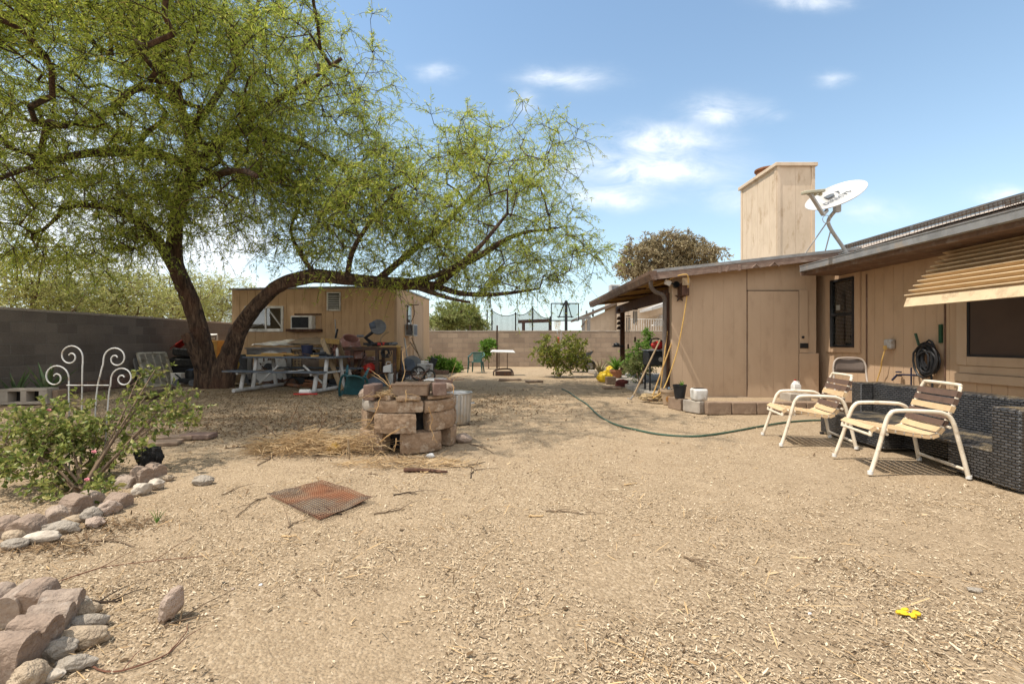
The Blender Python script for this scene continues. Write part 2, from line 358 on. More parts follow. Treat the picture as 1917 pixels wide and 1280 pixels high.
def solo(name, mb, m, label, cat, group=None, bevel=0, smooth=True, kind=None, ang=38):
    xs = [v.x for v in mb.v]; ys = [v.y for v in mb.v]; z = min(v.z for v in mb.v)
    c = Vector(((min(xs) + max(xs)) / 2, (min(ys) + max(ys)) / 2, z)); mb.v = [v - c for v in mb.v]
    o = mb.build(name, m, None, bevel=bevel, smooth=smooth, ang=ang); o.location = c
    return tag(o, label, cat, group, kind)
def struct(name, mb, m, smooth=True): 
    o = mb.build(name, m, smooth=smooth); o['kind'] = 'structure'; return o
def dup(root, loc=None, rot=None, label=None, group=None):
    def cp(o, par):
        c = o.copy(); col.objects.link(c); c.parent = par
        for ch in list(o.children): cp(ch, c)
        return c
    r = cp(root, None)
    if loc is not None: r.location = loc
    if rot is not None: r.rotation_euler = rot
    if label: r['label'] = label
    if group: r['group'] = group
    return r
def arc(c, r, a0, a1, n, ax='xz'):
    out = []
    for i in range(n + 1):
        a = R(a0 + (a1 - a0) * i / n); u, w = r * math.cos(a), r * math.sin(a)
        out.append(Vector(c) + (Vector((u, 0, w)) if ax == 'xz' else Vector((u, w, 0)) if ax == 'xy' else Vector((0, u, w))))
    return out
def smooth_path(pts, k=5):
    pts = [Vector(p) for p in pts]; out = []
    for i in range(len(pts) - 1):
        p0 = pts[max(i - 1, 0)]; p1 = pts[i]; p2 = pts[i + 1]; p3 = pts[min(i + 2, len(pts) - 1)]
        for j in range(k):
            t = j / k
            out.append(.5 * ((2 * p1) + (p2 - p0) * t + (2 * p0 - 5 * p1 + 4 * p2 - p3) * t * t + (3 * p1 - p0 - 3 * p2 + p3) * t ** 3))
    out.append(pts[-1]); return out
def siding(mb, p0, p1, z0, ztop, n, pitch=.2, gap=.012, thick=.012, back=.05):
    # grooved panel siding: boards stand proud of a backing sheet; n = outward normal
    p0, p1, n = Vector(p0), Vector(p1), Vector(n); L = (p1 - p0).length; d = (p1 - p0) / L
    zt = ztop if callable(ztop) else (lambda q: ztop)
    def quad(a, b, o0, o1):
        A, B = p0 + d * a, p0 + d * b
        A0, B0, A1, B1 = A + n * o0, B + n * o0, A + n * o1, B + n * o1
        za, zb = zt(A), zt(B)
        q = [A0, B0, B1, A1]
        if d.cross(n).z < 0: q = [A1, B1, B0, A0]; zz = [za, zb, zb, za]
        else: zz = [za, zb, zb, za]
        mb.hexa([Vector((v.x, v.y, z0)) for v in q] + [Vector((v.x, v.y, z)) for v, z in zip(q, zz)])
    k = max(1, round(L / pitch)); w = L / k
    quad(0, L, -back, 0)
    for i in range(k): quad(i * w + (gap / 2 if i else 0), (i + 1) * w - (gap / 2 if i < k - 1 else 0), .0005, thick)
    return mb

# ------------------------------------------------------------------ foliage
def npmesh(name, vs, fs, m, parent, smooth=False):
    root = parent
    if parent is not None:
        while root.parent: root = root.parent
        vs = np.asarray(vs) - np.array(root.location)
    me = bpy.data.meshes.new(name); me.from_pydata(np.asarray(vs).tolist(), [], np.asarray(fs).tolist() if not isinstance(fs, list) else fs)
    me.materials.append(m)
    if smooth: me.polygons.foreach_set('use_smooth', [True] * len(me.polygons))
    o = bpy.data.objects.new(name, me); col.objects.link(o); o.parent = parent; return o
def unit(a): return a / np.maximum(np.linalg.norm(a, axis=-1, keepdims=True), 1e-9)
def frusta(A, B, ra, rb, n=4):
    d = unit(B - A); h = np.where(np.abs(d[:, 2:3]) < .9, np.array([[0, 0, 1.]]), np.array([[1., 0, 0]]))
    u = unit(np.cross(d, h)); w = np.cross(d, u); vs = []
    for k in range(n):
        a = 2 * math.pi * k / n; vs.append((A + (u * math.cos(a) + w * math.sin(a)) * ra[:, None], B + (u * math.cos(a) + w * math.sin(a)) * rb[:, None]))
    arr = np.stack([q for pair in vs for q in pair], 1)     # m, 2n, 3
    m = len(A); base = (np.arange(m) * 2 * n)[:, None]
    f = np.concatenate([base + np.array([[2 * k, 2 * ((k + 1) % n), 2 * ((k + 1) % n) + 1, 2 * k + 1]]) for k in range(n)], 0)
    return arr.reshape(-1, 3), f
def leafquads(p, d, L, W, rng, fold=.25):
    # pointed four-sided leaves from base p along d
    n = len(p); r = rng.normal(size=(n, 3)); s = unit(np.cross(d, r)); up = np.cross(s, d)
    mid = p + d * (L * .5)[:, None]
    a = p; b = mid + s * (W / 2)[:, None] + up * (W * fold)[:, None]; c = p + d * L[:, None]; e = mid - s * (W / 2)[:, None] + up * (W * fold)[:, None]
    vs = np.stack([a, b, c, e], 1).reshape(-1, 3); f = (np.arange(n) * 4)[:, None] + np.array([[0, 1, 2, 3]]); return vs, f
def sample_ell(ells, n, rng, shell=.45):
    # ells: (centre, radii); drawn by volume, thinned towards the middle
    w = np.array([e[1][0] * e[1][1] * e[1][2] for e in ells]); w = w ** .8; w = w / w.sum(); out = []
    for e, k in zip(ells, np.ceil(w * n).astype(int)):
        d = unit(rng.normal(size=(k, 3))); r = rng.uniform(shell ** 3, 1, size=(k, 1)) ** (1 / 3)
        r *= 1 + .12 * rng.normal(size=(k, 1)) * (r > .8)
        out.append(np.array(e[0]) + d * r * np.array(e[1]))
    return np.concatenate(out)
def grow(limbs, targets, step, rng, minz=-9, arch=.12, jit=.12, kr=.0065, rmin=.004):
    pos = []; par = []; rad = []; fixed = []
    for pts, rs in limbs:
        pts = [np.array(p) for p in pts]; link = -1
        if pos: link = int(np.argmin(np.linalg.norm(np.array(pos) - pts[0], axis=1)))
        for i in range(len(pts)):
            if i == 0: pos.append(pts[0]); par.append(link); rad.append(rs[0]); fixed.append(1); continue
            k = max(1, int(np.linalg.norm(pts[i] - pts[i - 1]) / .3))
            for j in range(1, k + 1):
                t = j / k; pos.append(pts[i - 1] * (1 - t) + pts[i] * t); par.append(len(pos) - 2); rad.append(rs[i - 1] * (1 - t) + rs[i] * t); fixed.append(1)
    ns = len(pos); A = np.array(pos)
    dd = np.array([np.min(np.linalg.norm(A - t, axis=1)) for t in targets]); order = np.argsort(dd)
    buf = np.zeros((ns + len(targets) * 40, 3)); buf[:ns] = A; n = ns; ok = np.zeros(len(buf), bool); ok[:ns] = A[:, 2] > minz
    if not ok.any(): ok[:ns] = True
    par += [0] * (len(buf) - ns); rad += [0] * (len(buf) - ns); tips = []; tdir = []
    for ti in order:
        t = targets[ti]; dist = np.linalg.norm(buf[:n] - t, axis=1) + (~ok[:n]) * 99 + np.maximum(0, buf[:n, 2] - t[2]) * .5
        q = int(np.argmin(dist)); a = buf[q].copy(); D = np.linalg.norm(t - a); k = max(1, min(30, int(D / step)))
        last = q; off = rng.normal(size=3) * D * jit
        for j in range(1, k + 1):
            s = j / k; b = a + (t - a) * s + np.array([0, 0, arch * D]) * math.sin(math.pi * s) + off * math.sin(math.pi * s)
            buf[n] = b; par[n] = last; ok[n] = True; last = n; n += 1
            if n >= len(buf) - 1: break
        tips.append(last); v = buf[last] - buf[par[last]]; tdir.append(v / max(1e-6, np.linalg.norm(v)))
        if n >= len(buf) - 40: break
    cnt = np.zeros(n)
    for t in tips: cnt[t] += 1
    for i in range(n - 1, 0, -1):
        if par[i] >= 0: cnt[par[i]] += cnt[i]
    r = np.maximum(rmin, kr * cnt ** .5); r[:ns] = np.array(rad[:ns])
    return buf[:n], np.array(par[:n]), r, ns, np.array(tips), np.array(tdir)
def tree(root, limbs, ells, N, seed, leaf, bark, lmat, tw=6, per=12, tl=.5, L=.1, W=.018, droop=.5, step=.3, minz=-9, shell=.45, kr=.0065, twr=.0045, sides=5,
         trunk_name='trunk', crown_name='crown', limb_sides=14, targets=None, spread=.7, arch=.12, wob=0, rmin=.004):
    rng = np.random.default_rng(seed)
    T = sample_ell(ells, N, rng, shell) if targets is None else targets
    pos, par, r, ns, tips, td = grow(limbs, T, step, rng, minz, arch, kr=kr, rmin=rmin)
    mb = MB()
    for pts, rs in limbs:
        sp = smooth_path(pts, 5); rr = []
        for i in range(len(pts) - 1): rr += [rs[i] + (rs[i + 1] - rs[i]) * j / 5 for j in range(5)]
        rr.append(rs[-1]); n0 = len(mb.v); mb.tube(sp, rr, limb_sides)
        if wob:
            for i, p in enumerate(sp):
                for k in range(limb_sides):
                    v = mb.v[n0 + i * limb_sides + k]; dv = v - p
                    q = 1 + wob * (noise.noise(Vector((math.cos(k * 6.283 / limb_sides) * 1.7, math.sin(k * 6.283 / limb_sides) * 1.7, i * .10 + seed))) * 1.5 + .5 * noise.noise(v * 6)) + .10 * noise.noise(Vector((math.cos(k * 6.283 / limb_sides) * 4.5, math.sin(k * 6.283 / limb_sides) * 4.5, i * .22 + seed)))
                    mb.v[n0 + i * limb_sides + k] = p + dv * q
    idx = np.arange(ns, len(pos)); pi = par[idx]
    ra = np.minimum(r[pi], r[idx] * 1.35)
    bv, bf = frusta(pos[pi], pos[idx], ra, r[idx], sides)
    k = len(mb.v); allv = np.concatenate([np.array([tuple(v) for v in mb.v]), bv]) if k else bv
    fs = list(mb.f) + (bf + k).tolist()
    npmesh(trunk_name, allv, fs, bark, root, True)
    # twiglets and leaves
    m = len(tips) * tw; base = np.repeat(pos[tips], tw, 0); dr = np.repeat(td, tw, 0)
    d = unit(dr * .55 + rng.normal(size=(m, 3)) * spread + np.array([0, 0, .1])); ln = tl * rng.uniform(.5, 1.25, m)
    def at(s): return base + d * (ln * s)[:, None] + np.array([0, 0, -1.]) * (droop * ln * s * s)[:, None]
    A, B, C = at(np.zeros(m)), at(np.full(m, .5)), at(np.ones(m))
    rr = np.full(m, twr)
    v1, f1 = frusta(A, B, rr, rr * .8, 3); v2, f2 = frusta(B, C, rr * .8, rr * .3, 3)
    lv = []; lf = []; n = 0
    for q in range(per):
        s = rng.uniform(.12, 1.02, m); p = at(s); tg = unit(d + np.array([0, 0, -2.]) * (droop * s)[:, None])
        dl = unit(tg * .6 + rng.normal(size=(m, 3)) * .75 + np.array([0, 0, -droop * .5]))
        a, f = leafquads(p, dl, L * rng.uniform(.6, 1.3, m), W * rng.uniform(.7, 1.3, m), rng)
        lv.append(a); lf.append(f + n); n += len(a)
    cr = npmesh(crown_name, np.concatenate(lv), np.concatenate(lf), lmat, root)
    tv = np.concatenate([v1, v2]); tf = np.concatenate([f1, f2 + len(v1)])
    npmesh('twigs', tv, tf, M['twig'] if leaf is None else leaf, root, True)
    return cr
# ------------------------------------------------------------------ camera, sun, sky
cam = bpy.data.cameras.new('camera'); co = bpy.data.objects.new('camera', cam); col.objects.link(co)
co.location = (0, 0, CH); co.rotation_euler = (R(90), 0, 0); cam.sensor_width = 36; cam.lens = F / 1917 * 36
cam.clip_start = .05; cam.clip_end = 6000; sc.camera = co
SUN = Vector((-.42, -.12, .90)).normalized()
sl = bpy.data.lights.new('sun', 'SUN'); so = bpy.data.objects.new('sun', sl); col.objects.link(so)
sl.energy = 3.6; sl.angle = R(.5); sl.color = (1, .94, .85); so.rotation_euler = SUN.to_track_quat('Z', 'Y').to_euler(); so.location = (0, 0, 30)
w = bpy.data.worlds.new('World'); sc.world = w; w.use_nodes = True; nt = w.node_tree; nt.nodes.clear()
sky = nd(nt, 'ShaderNodeTexSky', sky_type='NISHITA', sun_disc=False); sky.sun_elevation = math.asin(SUN.z); sky.sun_rotation = math.atan2(SUN.x, SUN.y)
sky.air_density = 1.25; sky.dust_density = 1.2; sky.ozone_density = 1.3; sky.altitude = 700
bg = nt.nodes.new('ShaderNodeBackground'); wo = nt.nodes.new('ShaderNodeOutputWorld'); bg.inputs[1].default_value = .15
tc = nt.nodes.new('ShaderNodeTexCoord'); sp = nt.nodes.new('ShaderNodeSeparateXYZ'); nt.links.new(tc.outputs['Generated'], sp.inputs[0])
yy = math_(nt, 'MAXIMUM', sp.outputs[1], .02); U = math_(nt, 'DIVIDE', sp.outputs[0], yy); W_ = math_(nt, 'DIVIDE', sp.outputs[2], yy)
cbn = nt.nodes.new('ShaderNodeCombineXYZ'); nt.links.new(U, cbn.inputs[0]); nt.links.new(math_(nt, 'MULTIPLY', W_, 2.3), cbn.inputs[1])
n1 = noise_(nt, cbn.outputs[0], 7.5, 9, .64, .6)
wu = math_(nt, 'SUBTRACT', noise_(nt, cbn.outputs[0], 6.0, 5, .6), .5); mp2 = nt.nodes.new('ShaderNodeMapping'); mp2.inputs['Location'].default_value = (3.1, 7.7, 1.3); nt.links.new(cbn.outputs[0], mp2.inputs[0]); wv = math_(nt, 'SUBTRACT', noise_(nt, mp2.outputs[0], 7.0, 5, .6), .5)
U = math_(nt, 'ADD', U, math_(nt, 'MULTIPLY', wu, .13)); W_ = math_(nt, 'ADD', W_, math_(nt, 'MULTIPLY', wv, .045))
tot = None   # individual small clouds, each a soft patch of sky direction
for px, py, sx, sy, s in ((1235, 262, 95, 24, 1.1), (1205, 318, 140, 24, 1.2), (1150, 371, 70, 18, 1.1), (1060, 146, 62, 18, .75), (1345, 205, 52, 24, .75), (985, 192, 22, 16, .55),
                          (1565, 148, 26, 12, .5), (1510, 0, 60, 14, .8), (1435, 212, 24, 14, .45), (815, 135, 24, 14, .45), (1620, 395, 70, 22, .4), (1890, 372, 60, 18, .7), (1370, 370, 60, 25, .45),
                          (130, 440, 330, 120, 1.5), (40, 270, 170, 90, 1.0), (300, 450, 160, 60, 1.2), (620, 560, 200, 40, .5)):
    u0, v0 = (px - CX) / F, (CY - py) / F
    a = math_(nt, 'POWER', math_(nt, 'DIVIDE', math_(nt, 'SUBTRACT', U, u0), sx / F), 2.0); b = math_(nt, 'POWER', math_(nt, 'DIVIDE', math_(nt, 'SUBTRACT', W_, v0), sy / F), 2.0)
    g = math_(nt, 'MULTIPLY', math_(nt, 'EXPONENT', math_(nt, 'MULTIPLY', math_(nt, 'ADD', a, b), -1.0)), s)
    tot = g if tot is None else math_(nt, 'ADD', tot, g)
cl = math_(nt, 'MULTIPLY', math_(nt, 'ADD', tot, .0), math_(nt, 'MAXIMUM', math_(nt, 'ADD', math_(nt, 'MULTIPLY', n1, 3.6), -.95), 0.0))
cf = ramp(nt, cl, [(.0, (0, 0, 0)), (.35, (.28, .28, .28)), (1, (.85, .85, .85))], 'LINEAR')
# pale veil low over the horizon
vl = math_(nt, 'EXPONENT', math_(nt, 'MULTIPLY', math_(nt, 'MAXIMUM', sp.outputs[2], 0.0), -4.2))
SK = (5.3, 5.5, 5.7)
c0 = mix(nt, sky.outputs[0], (.86, .93, .90), 1.0, 'MULTIPLY')
c1 = mix(nt, c0, (3.9, 4.7, 5.4), math_(nt, 'MULTIPLY', vl, .62))
c2 = mix(nt, c1, SK, cf)
# unseen bright cloud bank, added behind and above the camera as fill light
n3 = noise_(nt, tc.outputs['Generated'], 2.2, 7, .6, .4)
bk = math_(nt, 'MULTIPLY', ramp(nt, math_(nt, 'SUBTRACT', math_(nt, 'MULTIPLY', sp.outputs[2], .55), sp.outputs[1]), [(.12, (0, 0, 0)), (.5, (1, 1, 1))]), ramp(nt, n3, [(.30, (.35, .35, .35)), (.55, (1, 1, 1))]))
c2 = mix(nt, c2, (6.3, 6.4, 6.5), bk)
nt.links.new(c2, bg.inputs[0]); nt.links.new(bg.outputs[0], wo.inputs[0])
sc.view_settings.view_transform = 'Standard'; sc.view_settings.look = 'None'; sc.view_settings.exposure = 0.62; sc.view_settings.gamma = 1
sc.cycles.max_bounces = 6; sc.cycles.transparent_max_bounces = 12; sc.cycles.diffuse_bounces = 4

# ------------------------------------------------------------------ ground
def gz(x, y):
    f = min(1, max(0, (14 - abs(x)) / 3)) * min(1, max(0, (26 - y) / 3)) * min(1, max(0, (y + 1.5)))
    return f * (.022 * noise.noise(Vector((x * .7, y * .7, 3))) + .012 * noise.noise(Vector((x * 2.3, y * 2.3, 9))) - .012)
def ground():
    xs = np.arange(-14, 14.001, .14); ys = np.arange(-1.5, 26.01, .125)
    vs = [(x, y, gz(x, y)) for y in ys for x in xs]; nx = len(xs)
    fs = [(j * nx + i, j * nx + i + 1, (j + 1) * nx + i + 1, (j + 1) * nx + i) for j in range(len(ys) - 1) for i in range(nx - 1)]
    mb = MB(); mb.add(vs, fs); B = 3000; x0, x1, y0, y1 = -14, xs[-1], -1.5, ys[-1]
    for q in (((-B, -B), (B, -B), (B, y0), (-B, y0)), ((-B, y1), (B, y1), (B, B), (-B, B)), ((-B, y0), (x0, y0), (x0, y1), (-B, y1)), ((x1, y0), (B, y0), (B, y1), (x1, y1))):
        mb.add([(a, b, 0) for a, b in q], [(0, 1, 2, 3)])
    struct('ground', mb, 'ground')
ground()
rng = np.random.default_rng(3)
def litter(name, n, yr, L, W, m, label, cat, seed, xw=1.12, regions=None, z0=.003, tilt=.25):
    rg = np.random.default_rng(seed)
    if regions is None:
        y = np.exp(rg.uniform(math.log(yr[0]), math.log(yr[1]), n)); x = rg.uniform(-xw, xw, n) * y
    else:
        k = rg.integers(0, len(regions), n); a = np.array(regions)[k]; x = a[:, 0] + rg.normal(size=n) * a[:, 2]; y = a[:, 1] + rg.normal(size=n) * a[:, 3]
    dens = np.array([noise.noise(Vector((a * .8, b * .8, 4))) + .5 * noise.noise(Vector((a * 3, b * 3, 1))) for a, b in zip(x, y)])
    keep = (x < 3.9 + 2 * (y > 6.4)) & (rg.uniform(-.5, .46, n) < dens) if regions is None else np.ones(n, bool)
    x, y = x[keep], y[keep]; n = len(x)
    z = np.array([gz(a, b) for a, b in zip(x, y)]) + z0 + rg.uniform(0, .004, n)
    az = rg.uniform(0, 6.283, n); tl = rg.normal(size=n) * tilt
    d = np.stack([np.cos(az) * np.cos(tl), np.sin(az) * np.cos(tl), np.sin(tl)], 1); s = np.stack([-np.sin(az), np.cos(az), rg.normal(size=n) * .3], 1)
    l = (L * rg.lognormal(0, .6, n))[:, None]; ww = (W * rg.lognormal(0, .4, n))[:, None]
    c = np.stack([x, y, z + np.abs(np.sin(tl)) * l[:, 0] * .5], 1); th = np.array([0, 0, .0015])
    vs = np.stack([c - d * l / 2 - s * ww * .3, c - d * l / 2 + s * ww * .35, c + d * l * .2 + s * ww * .55 + th, c + d * l / 2, c + d * l * .1 - s * ww * .5 + th], 1).reshape(-1, 3)
    o = npmesh(name, vs, (np.arange(n) * 5)[:, None] + np.array([[0, 1, 2, 3, 4]]), m, None); tag(o, label, cat, None, 'stuff')
M['chip'] = leafmat('wood_chip_flakes', [(0, (.19, .135, .085)), (.25, (.34, .25, .155)), (.6, (.48, .37, .24)), (.85, (.56, .45, .31)), (1, (.64, .53, .38))], 0, .95)
M['crumb'] = leafmat('bark_crumb', [(0, (.05, .03, .016)), (1, (.16, .10, .05))], 0, .95)
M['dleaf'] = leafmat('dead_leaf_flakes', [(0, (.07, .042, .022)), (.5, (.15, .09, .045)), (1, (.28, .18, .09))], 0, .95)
litter('wood_chips', 250000, (1.55, 15), .0102, .0042, M['chip'], 'pale tan wood chips strewn over the dusty yard', 'wood chips', 11)
litter('straw_litter', 5200, (1.55, 11), .05, .0035, M['straw'], 'thin straw and grass stems scattered on the bare ground', 'straw', 12)
litter('bark_crumbs', 11000, (1.55, 14), .012, .006, M['crumb'], 'dark bark crumbs peppering the yard', 'bark crumbs', 14)
litter('leaf_litter_shade', 34000, (4, 17), .026, .011, M['dleaf'], 'brown dead leaf litter under the mesquite, strewn dark and thick to deepen its shade', 'leaf litter', 13, regions=[(-3.5, 8.5, 2.4, 1.6), (-4, 9, 2.6, 1.8), (-5.8, 10, 2.2, 1.8), (-5.0, 7.2, 1.5, 1.0), (-3.0, 7.0, 1.1, .7), (-5, 11, 2, 1), (-.6, 9.5, 1.0, 1.2)])  # dead leaves, laid dense and dark so they also paint in tree shade
litter('twig_litter', 1500, (4, 17), .03, .006, M['dleaf'], 'dark crumbly plant debris by the fire pit and rose bed', 'plant debris', 15, regions=[(-2, 5.75, .6, .3), (-1.2, 5.0, .4, .12), (-2.62, 3.1, .16, .10), (-2.7, 2.75, .14, .07)])

# ------------------------------------------------------------------ perimeter walls
def wall(name, a, b, h, label, cap=True, wm='blockwall'):
    a, b = Vector(a), Vector(b); L = (b - a).length; ang = math.atan2(b.y - a.y, b.x - a.x)
    t = thing(name, label, 'wall', a, ang); mb = MB(); mb.b2((0, -.1, -.1), (L, .1, h)); mb.build('masonry', M[wm], t, local=True)
    if cap:
        c = MB(); k = int(L / .5)
        for i in range(k): c.b2((i * L / k + .004, -.108, h + .002), ((i + 1) * L / k - .004, .108, h + .055 + .006 * rnd.random()))
        c.build('cap_course', 'conc', t, local=True, bevel=.006)
    return t
wall('block_wall', (-10.5, 3, 0), (-10.5, 23.2, 0), 1.86, 'long block wall, coloured dark for the shade on it, running along the left side of the yard', True, 'shaded_wall')
wall('block_wall', (-10.4, 23.1, 0), (16, 23.1, 0), 1.70, 'sunlit tan block wall closing off the far end of the yard', True)

# ------------------------------------------------------------------ big mesquite
def pl(seq): return [P(*q) for q in seq]
t = thing('mesquite_tree', 'large spreading mesquite tree with forked dark trunk leaning over the shed', 'tree', G(408, 725))
limbs = [
    (pl([(392, 728, 12.4), (388, 692, 12.4), (379, 650, 12.4), (366, 600, 12.4), (352, 552, 12.3), (336, 515, 12.2), (327, 475, 12.1), (330, 420, 12.0), (342, 365, 11.9), (362, 315, 11.8)]), [.30, .255, .225, .205, .19, .175, .165, .15, .14, .13]),
    (pl([(362, 315, 11.8), (355, 250, 11.6), (335, 195, 11.4), (300, 130, 11.2), (262, 60, 11.0), (235, -20, 10.8)]), [.14, .11, .09, .075, .06, .045]),
    (pl([(352, 552, 12.3), (318, 490, 11.9), (285, 440, 11.5), (240, 405, 10.9), (180, 385, 10.3), (120, 390, 9.8)]), [.15, .12, .10, .075, .055, .04]),
    (pl([(362, 315, 11.8), (300, 290, 11.2), (230, 285, 10.5), (150, 290, 9.8), (70, 310, 9.2), (-30, 345, 8.8)]), [.12, .10, .09, .07, .055, .04]),
    (pl([(335, 195, 11.4), (262, 165, 11.6), (197, 212, 12), (130, 232, 12.4), (50, 225, 12.8)]), [.09, .08, .07, .055, .04]),
    (pl([(362, 315, 11.8), (415, 262, 11.9), (472, 246, 12.1), (547, 262, 12.4), (612, 295, 12.8), (660, 315, 13.2)]), [.12, .11, .095, .08, .06, .045]),
    (pl([(355, 250, 11.6), (400, 190, 12.2), (440, 120, 12.9), (470, 50, 13.4), (490, -20, 13.8)]), [.09, .08, .065, .05, .04]),
    (pl([(342, 365, 11.9), (400, 330, 11.0), (450, 320, 10.0), (480, 330, 9.2)]), [.09, .075, .06, .045]),
    (pl([(415, 262, 11.9), (500, 200, 11.6), (580, 150, 11.3), (640, 110, 11.2)]), [.08, .065, .05, .04]),
    (pl([(415, 728, 12.4), (422, 690, 12.38), (436, 645, 12.3), (450, 610, 12.2), (480, 572, 12.0), (515, 540, 11.9), (552, 523, 11.8), (592, 517, 11.8), (650, 523, 11.8), (705, 527, 11.8), (760, 531, 11.8), (815, 535, 11.8)]), [.31, .26, .215, .19, .17, .16, .15, .145, .15, .14, .13, .115]),
    (pl([(815, 535, 11.8), (860, 500, 11.8), (900, 478, 11.7), (945, 450, 11.7), (985, 435, 11.6), (1030, 430, 11.6)]), [.10, .085, .07, .055, .04, .03]),
    (pl([(815, 535, 11.8), (855, 548, 11.6), (905, 552, 11.4), (960, 548, 11.3), (1010, 540, 11.3)]), [.085, .06, .045, .035, .02]),
    (pl([(760, 531, 11.8), (800, 545, 11.4), (840, 558, 11.1), (880, 566, 11)]), [.07, .055, .04, .02]),
    (pl([(705, 527, 11.8), (760, 480, 12.2), (820, 430, 12.6), (870, 380, 12.9), (915, 330, 13.1)]), [.09, .075, .06, .05, .035]),
    (pl([(760, 531, 11.8), (830, 510, 11.2), (890, 470, 10.6), (950, 400, 10.3)]), [.08, .06, .05, .03]),
    (pl([(650, 523, 11.8), (660, 470, 11.5), (690, 420, 11.2), (730, 370, 10.9)]), [.07, .06, .05, .035]),
    (pl([(592, 517, 11.8), (560, 470, 12.2), (545, 430, 12.6), (560, 390, 13)]), [.06, .05, .04, .03]),
    (pl([(384, 695, 12.3), (366, 658, 12.1), (352, 634, 12.0), (347, 626, 11.98)]), [.16, .145, .125, .11]),
]
def E(px, py, Y, rx, ry, rz): return (tuple(P(px, py, Y)), (rx, ry, rz))
crown = [E(230, 170, 11.2, 4.6, 3.8, 3.3), E(120, 330, 10.2, 3.1, 3.4, 1.7), E(540, 200, 12.3, 2.6, 3.2, 2.5), E(420, 330, 11.5, 2.3, 2.8, 1.6), E(640, 320, 12.2, 2.0, 2.8, 1.7),
         E(860, 385, 11.8, 2.75, 2.4, 1.85), E(720, 430, 11.6, 2.2, 2.4, 1.25), E(955, 300, 12, 1.7, 1.6, 1.0), E(1030, 450, 11.5, 1.1, 1.2, .85), E(1045, 252, 11.8, .75, .6, .28), E(960, 510, 11.4, 1.6, 1.4, .55),
         E(40, 60, 11, 3, 3, 2.2), E(430, 40, 12.4, 2.6, 2.5, 2.2), E(560, 400, 12, 1.7, 2.2, 1.3), E(800, 360, 11.2, 1.8, 1.8, 1.2), ((-7.6, 7.0, 7.4), (3.4, 2.5, 1.6)), ((-4.6, 6.6, 9.6), (3.2, 2.2, 1.3)), ((-8.8, 5.3, 7.2), (2.8, 1.9, 1.5)), ((-6.2, 5.4, 9.2), (2.6, 1.7, 1.2)), E(880, 522, 11.6, 2.3, 1.5, .42), E(1070, 470, 11.5, .9, .9, .6), E(60, 400, 10.2, 2.6, 2.8, 1.2), ((-9, 9, 9), (3, 3, 2))]
tree(t, limbs, crown, 3700, 5, M['twig'], M['bark'], M['mesq'], tw=7, per=16, tl=.66, L=.11, W=.0175, droop=.42, step=.26, minz=2.3, shell=.58, kr=.0042, twr=.005, wob=.26, limb_sides=28, rmin=.0065)

# trees beyond the left wall
def wild(px, py, Y, ells, N, seed, label, lm, h0, **kw):
    base = Vector(((px - CX) / F * Y, Y, 0)); t = thing(kw.pop('name', 'palo_verde_tree'), label, 'tree', base, group=kw.pop('group', None)); r = random.Random(seed); L = []
    for e in ells:
        c = Vector(e[0]); m = base.lerp(c, .5) + Vector((r.uniform(-.3, .3), r.uniform(-.3, .3), .2)); L.append(([base + Vector((r.uniform(-.1, .1), r.uniform(-.1, .1), 0)), base.lerp(m, .45), m, c], [h0, h0 * .7, h0 * .5, h0 * .25]))
    tree(t, L, ells, N, seed, M['twig_pale'], M['twig_pale'], lm, limb_sides=8, **kw); return t
kw = dict(tw=5, per=11, tl=.8, L=.16, W=.034, droop=.25, step=.4, kr=.008, twr=.004, rmin=.008, shell=.2)
wild(70, 600, 13.5, [E(60, 525, 13.5, 1.6, 1.5, .9), E(20, 570, 13.4, 1.5, 1.5, .6), E(110, 590, 13.4, 1.0, 1.2, .45), E(80, 485, 13.5, .9, 1, .5)], 150, 21, 'pale feathery palo verde rising above the near end of the left wall', M['mesq_far'], .10, group='palo verdes beyond the left wall', **kw)
wild(205, 600, 16, [E(190, 545, 16, 1.6, 1.5, .9), E(150, 560, 15.6, 1.2, 1.5, .6), E(240, 560, 16, 1.3, 1.4, .8), E(200, 500, 16, .8, .8, .5)], 140, 22, 'thin palo verde over the middle of the left wall', M['mesq_far'], .10, group='palo verdes beyond the left wall', **kw)
wild(300, 600, 20, [E(290, 565, 20, 2.0, 1.8, 1.0), E(330, 545, 20, 1.5, 1.6, 1.0), E(260, 585, 19.6, 1.2, 1.6, .6)], 180, 23, 'dense yellow-green palo verde just left of the forked trunk', M['mesq_far'], .11, group='palo verdes beyond the left wall', **kw)
wild(400, 600, 24, [E(395, 575, 24, 1.8, 1.8, 1.0), E(425, 562, 24, 1.3, 1.6, 1.1), E(370, 590, 24, 1.3, 1.6, .7)], 190, 24, 'pale palo verde between the forked trunk and the shed corner', M['mesq_far'], .11, group='palo verdes beyond the left wall', **kw)
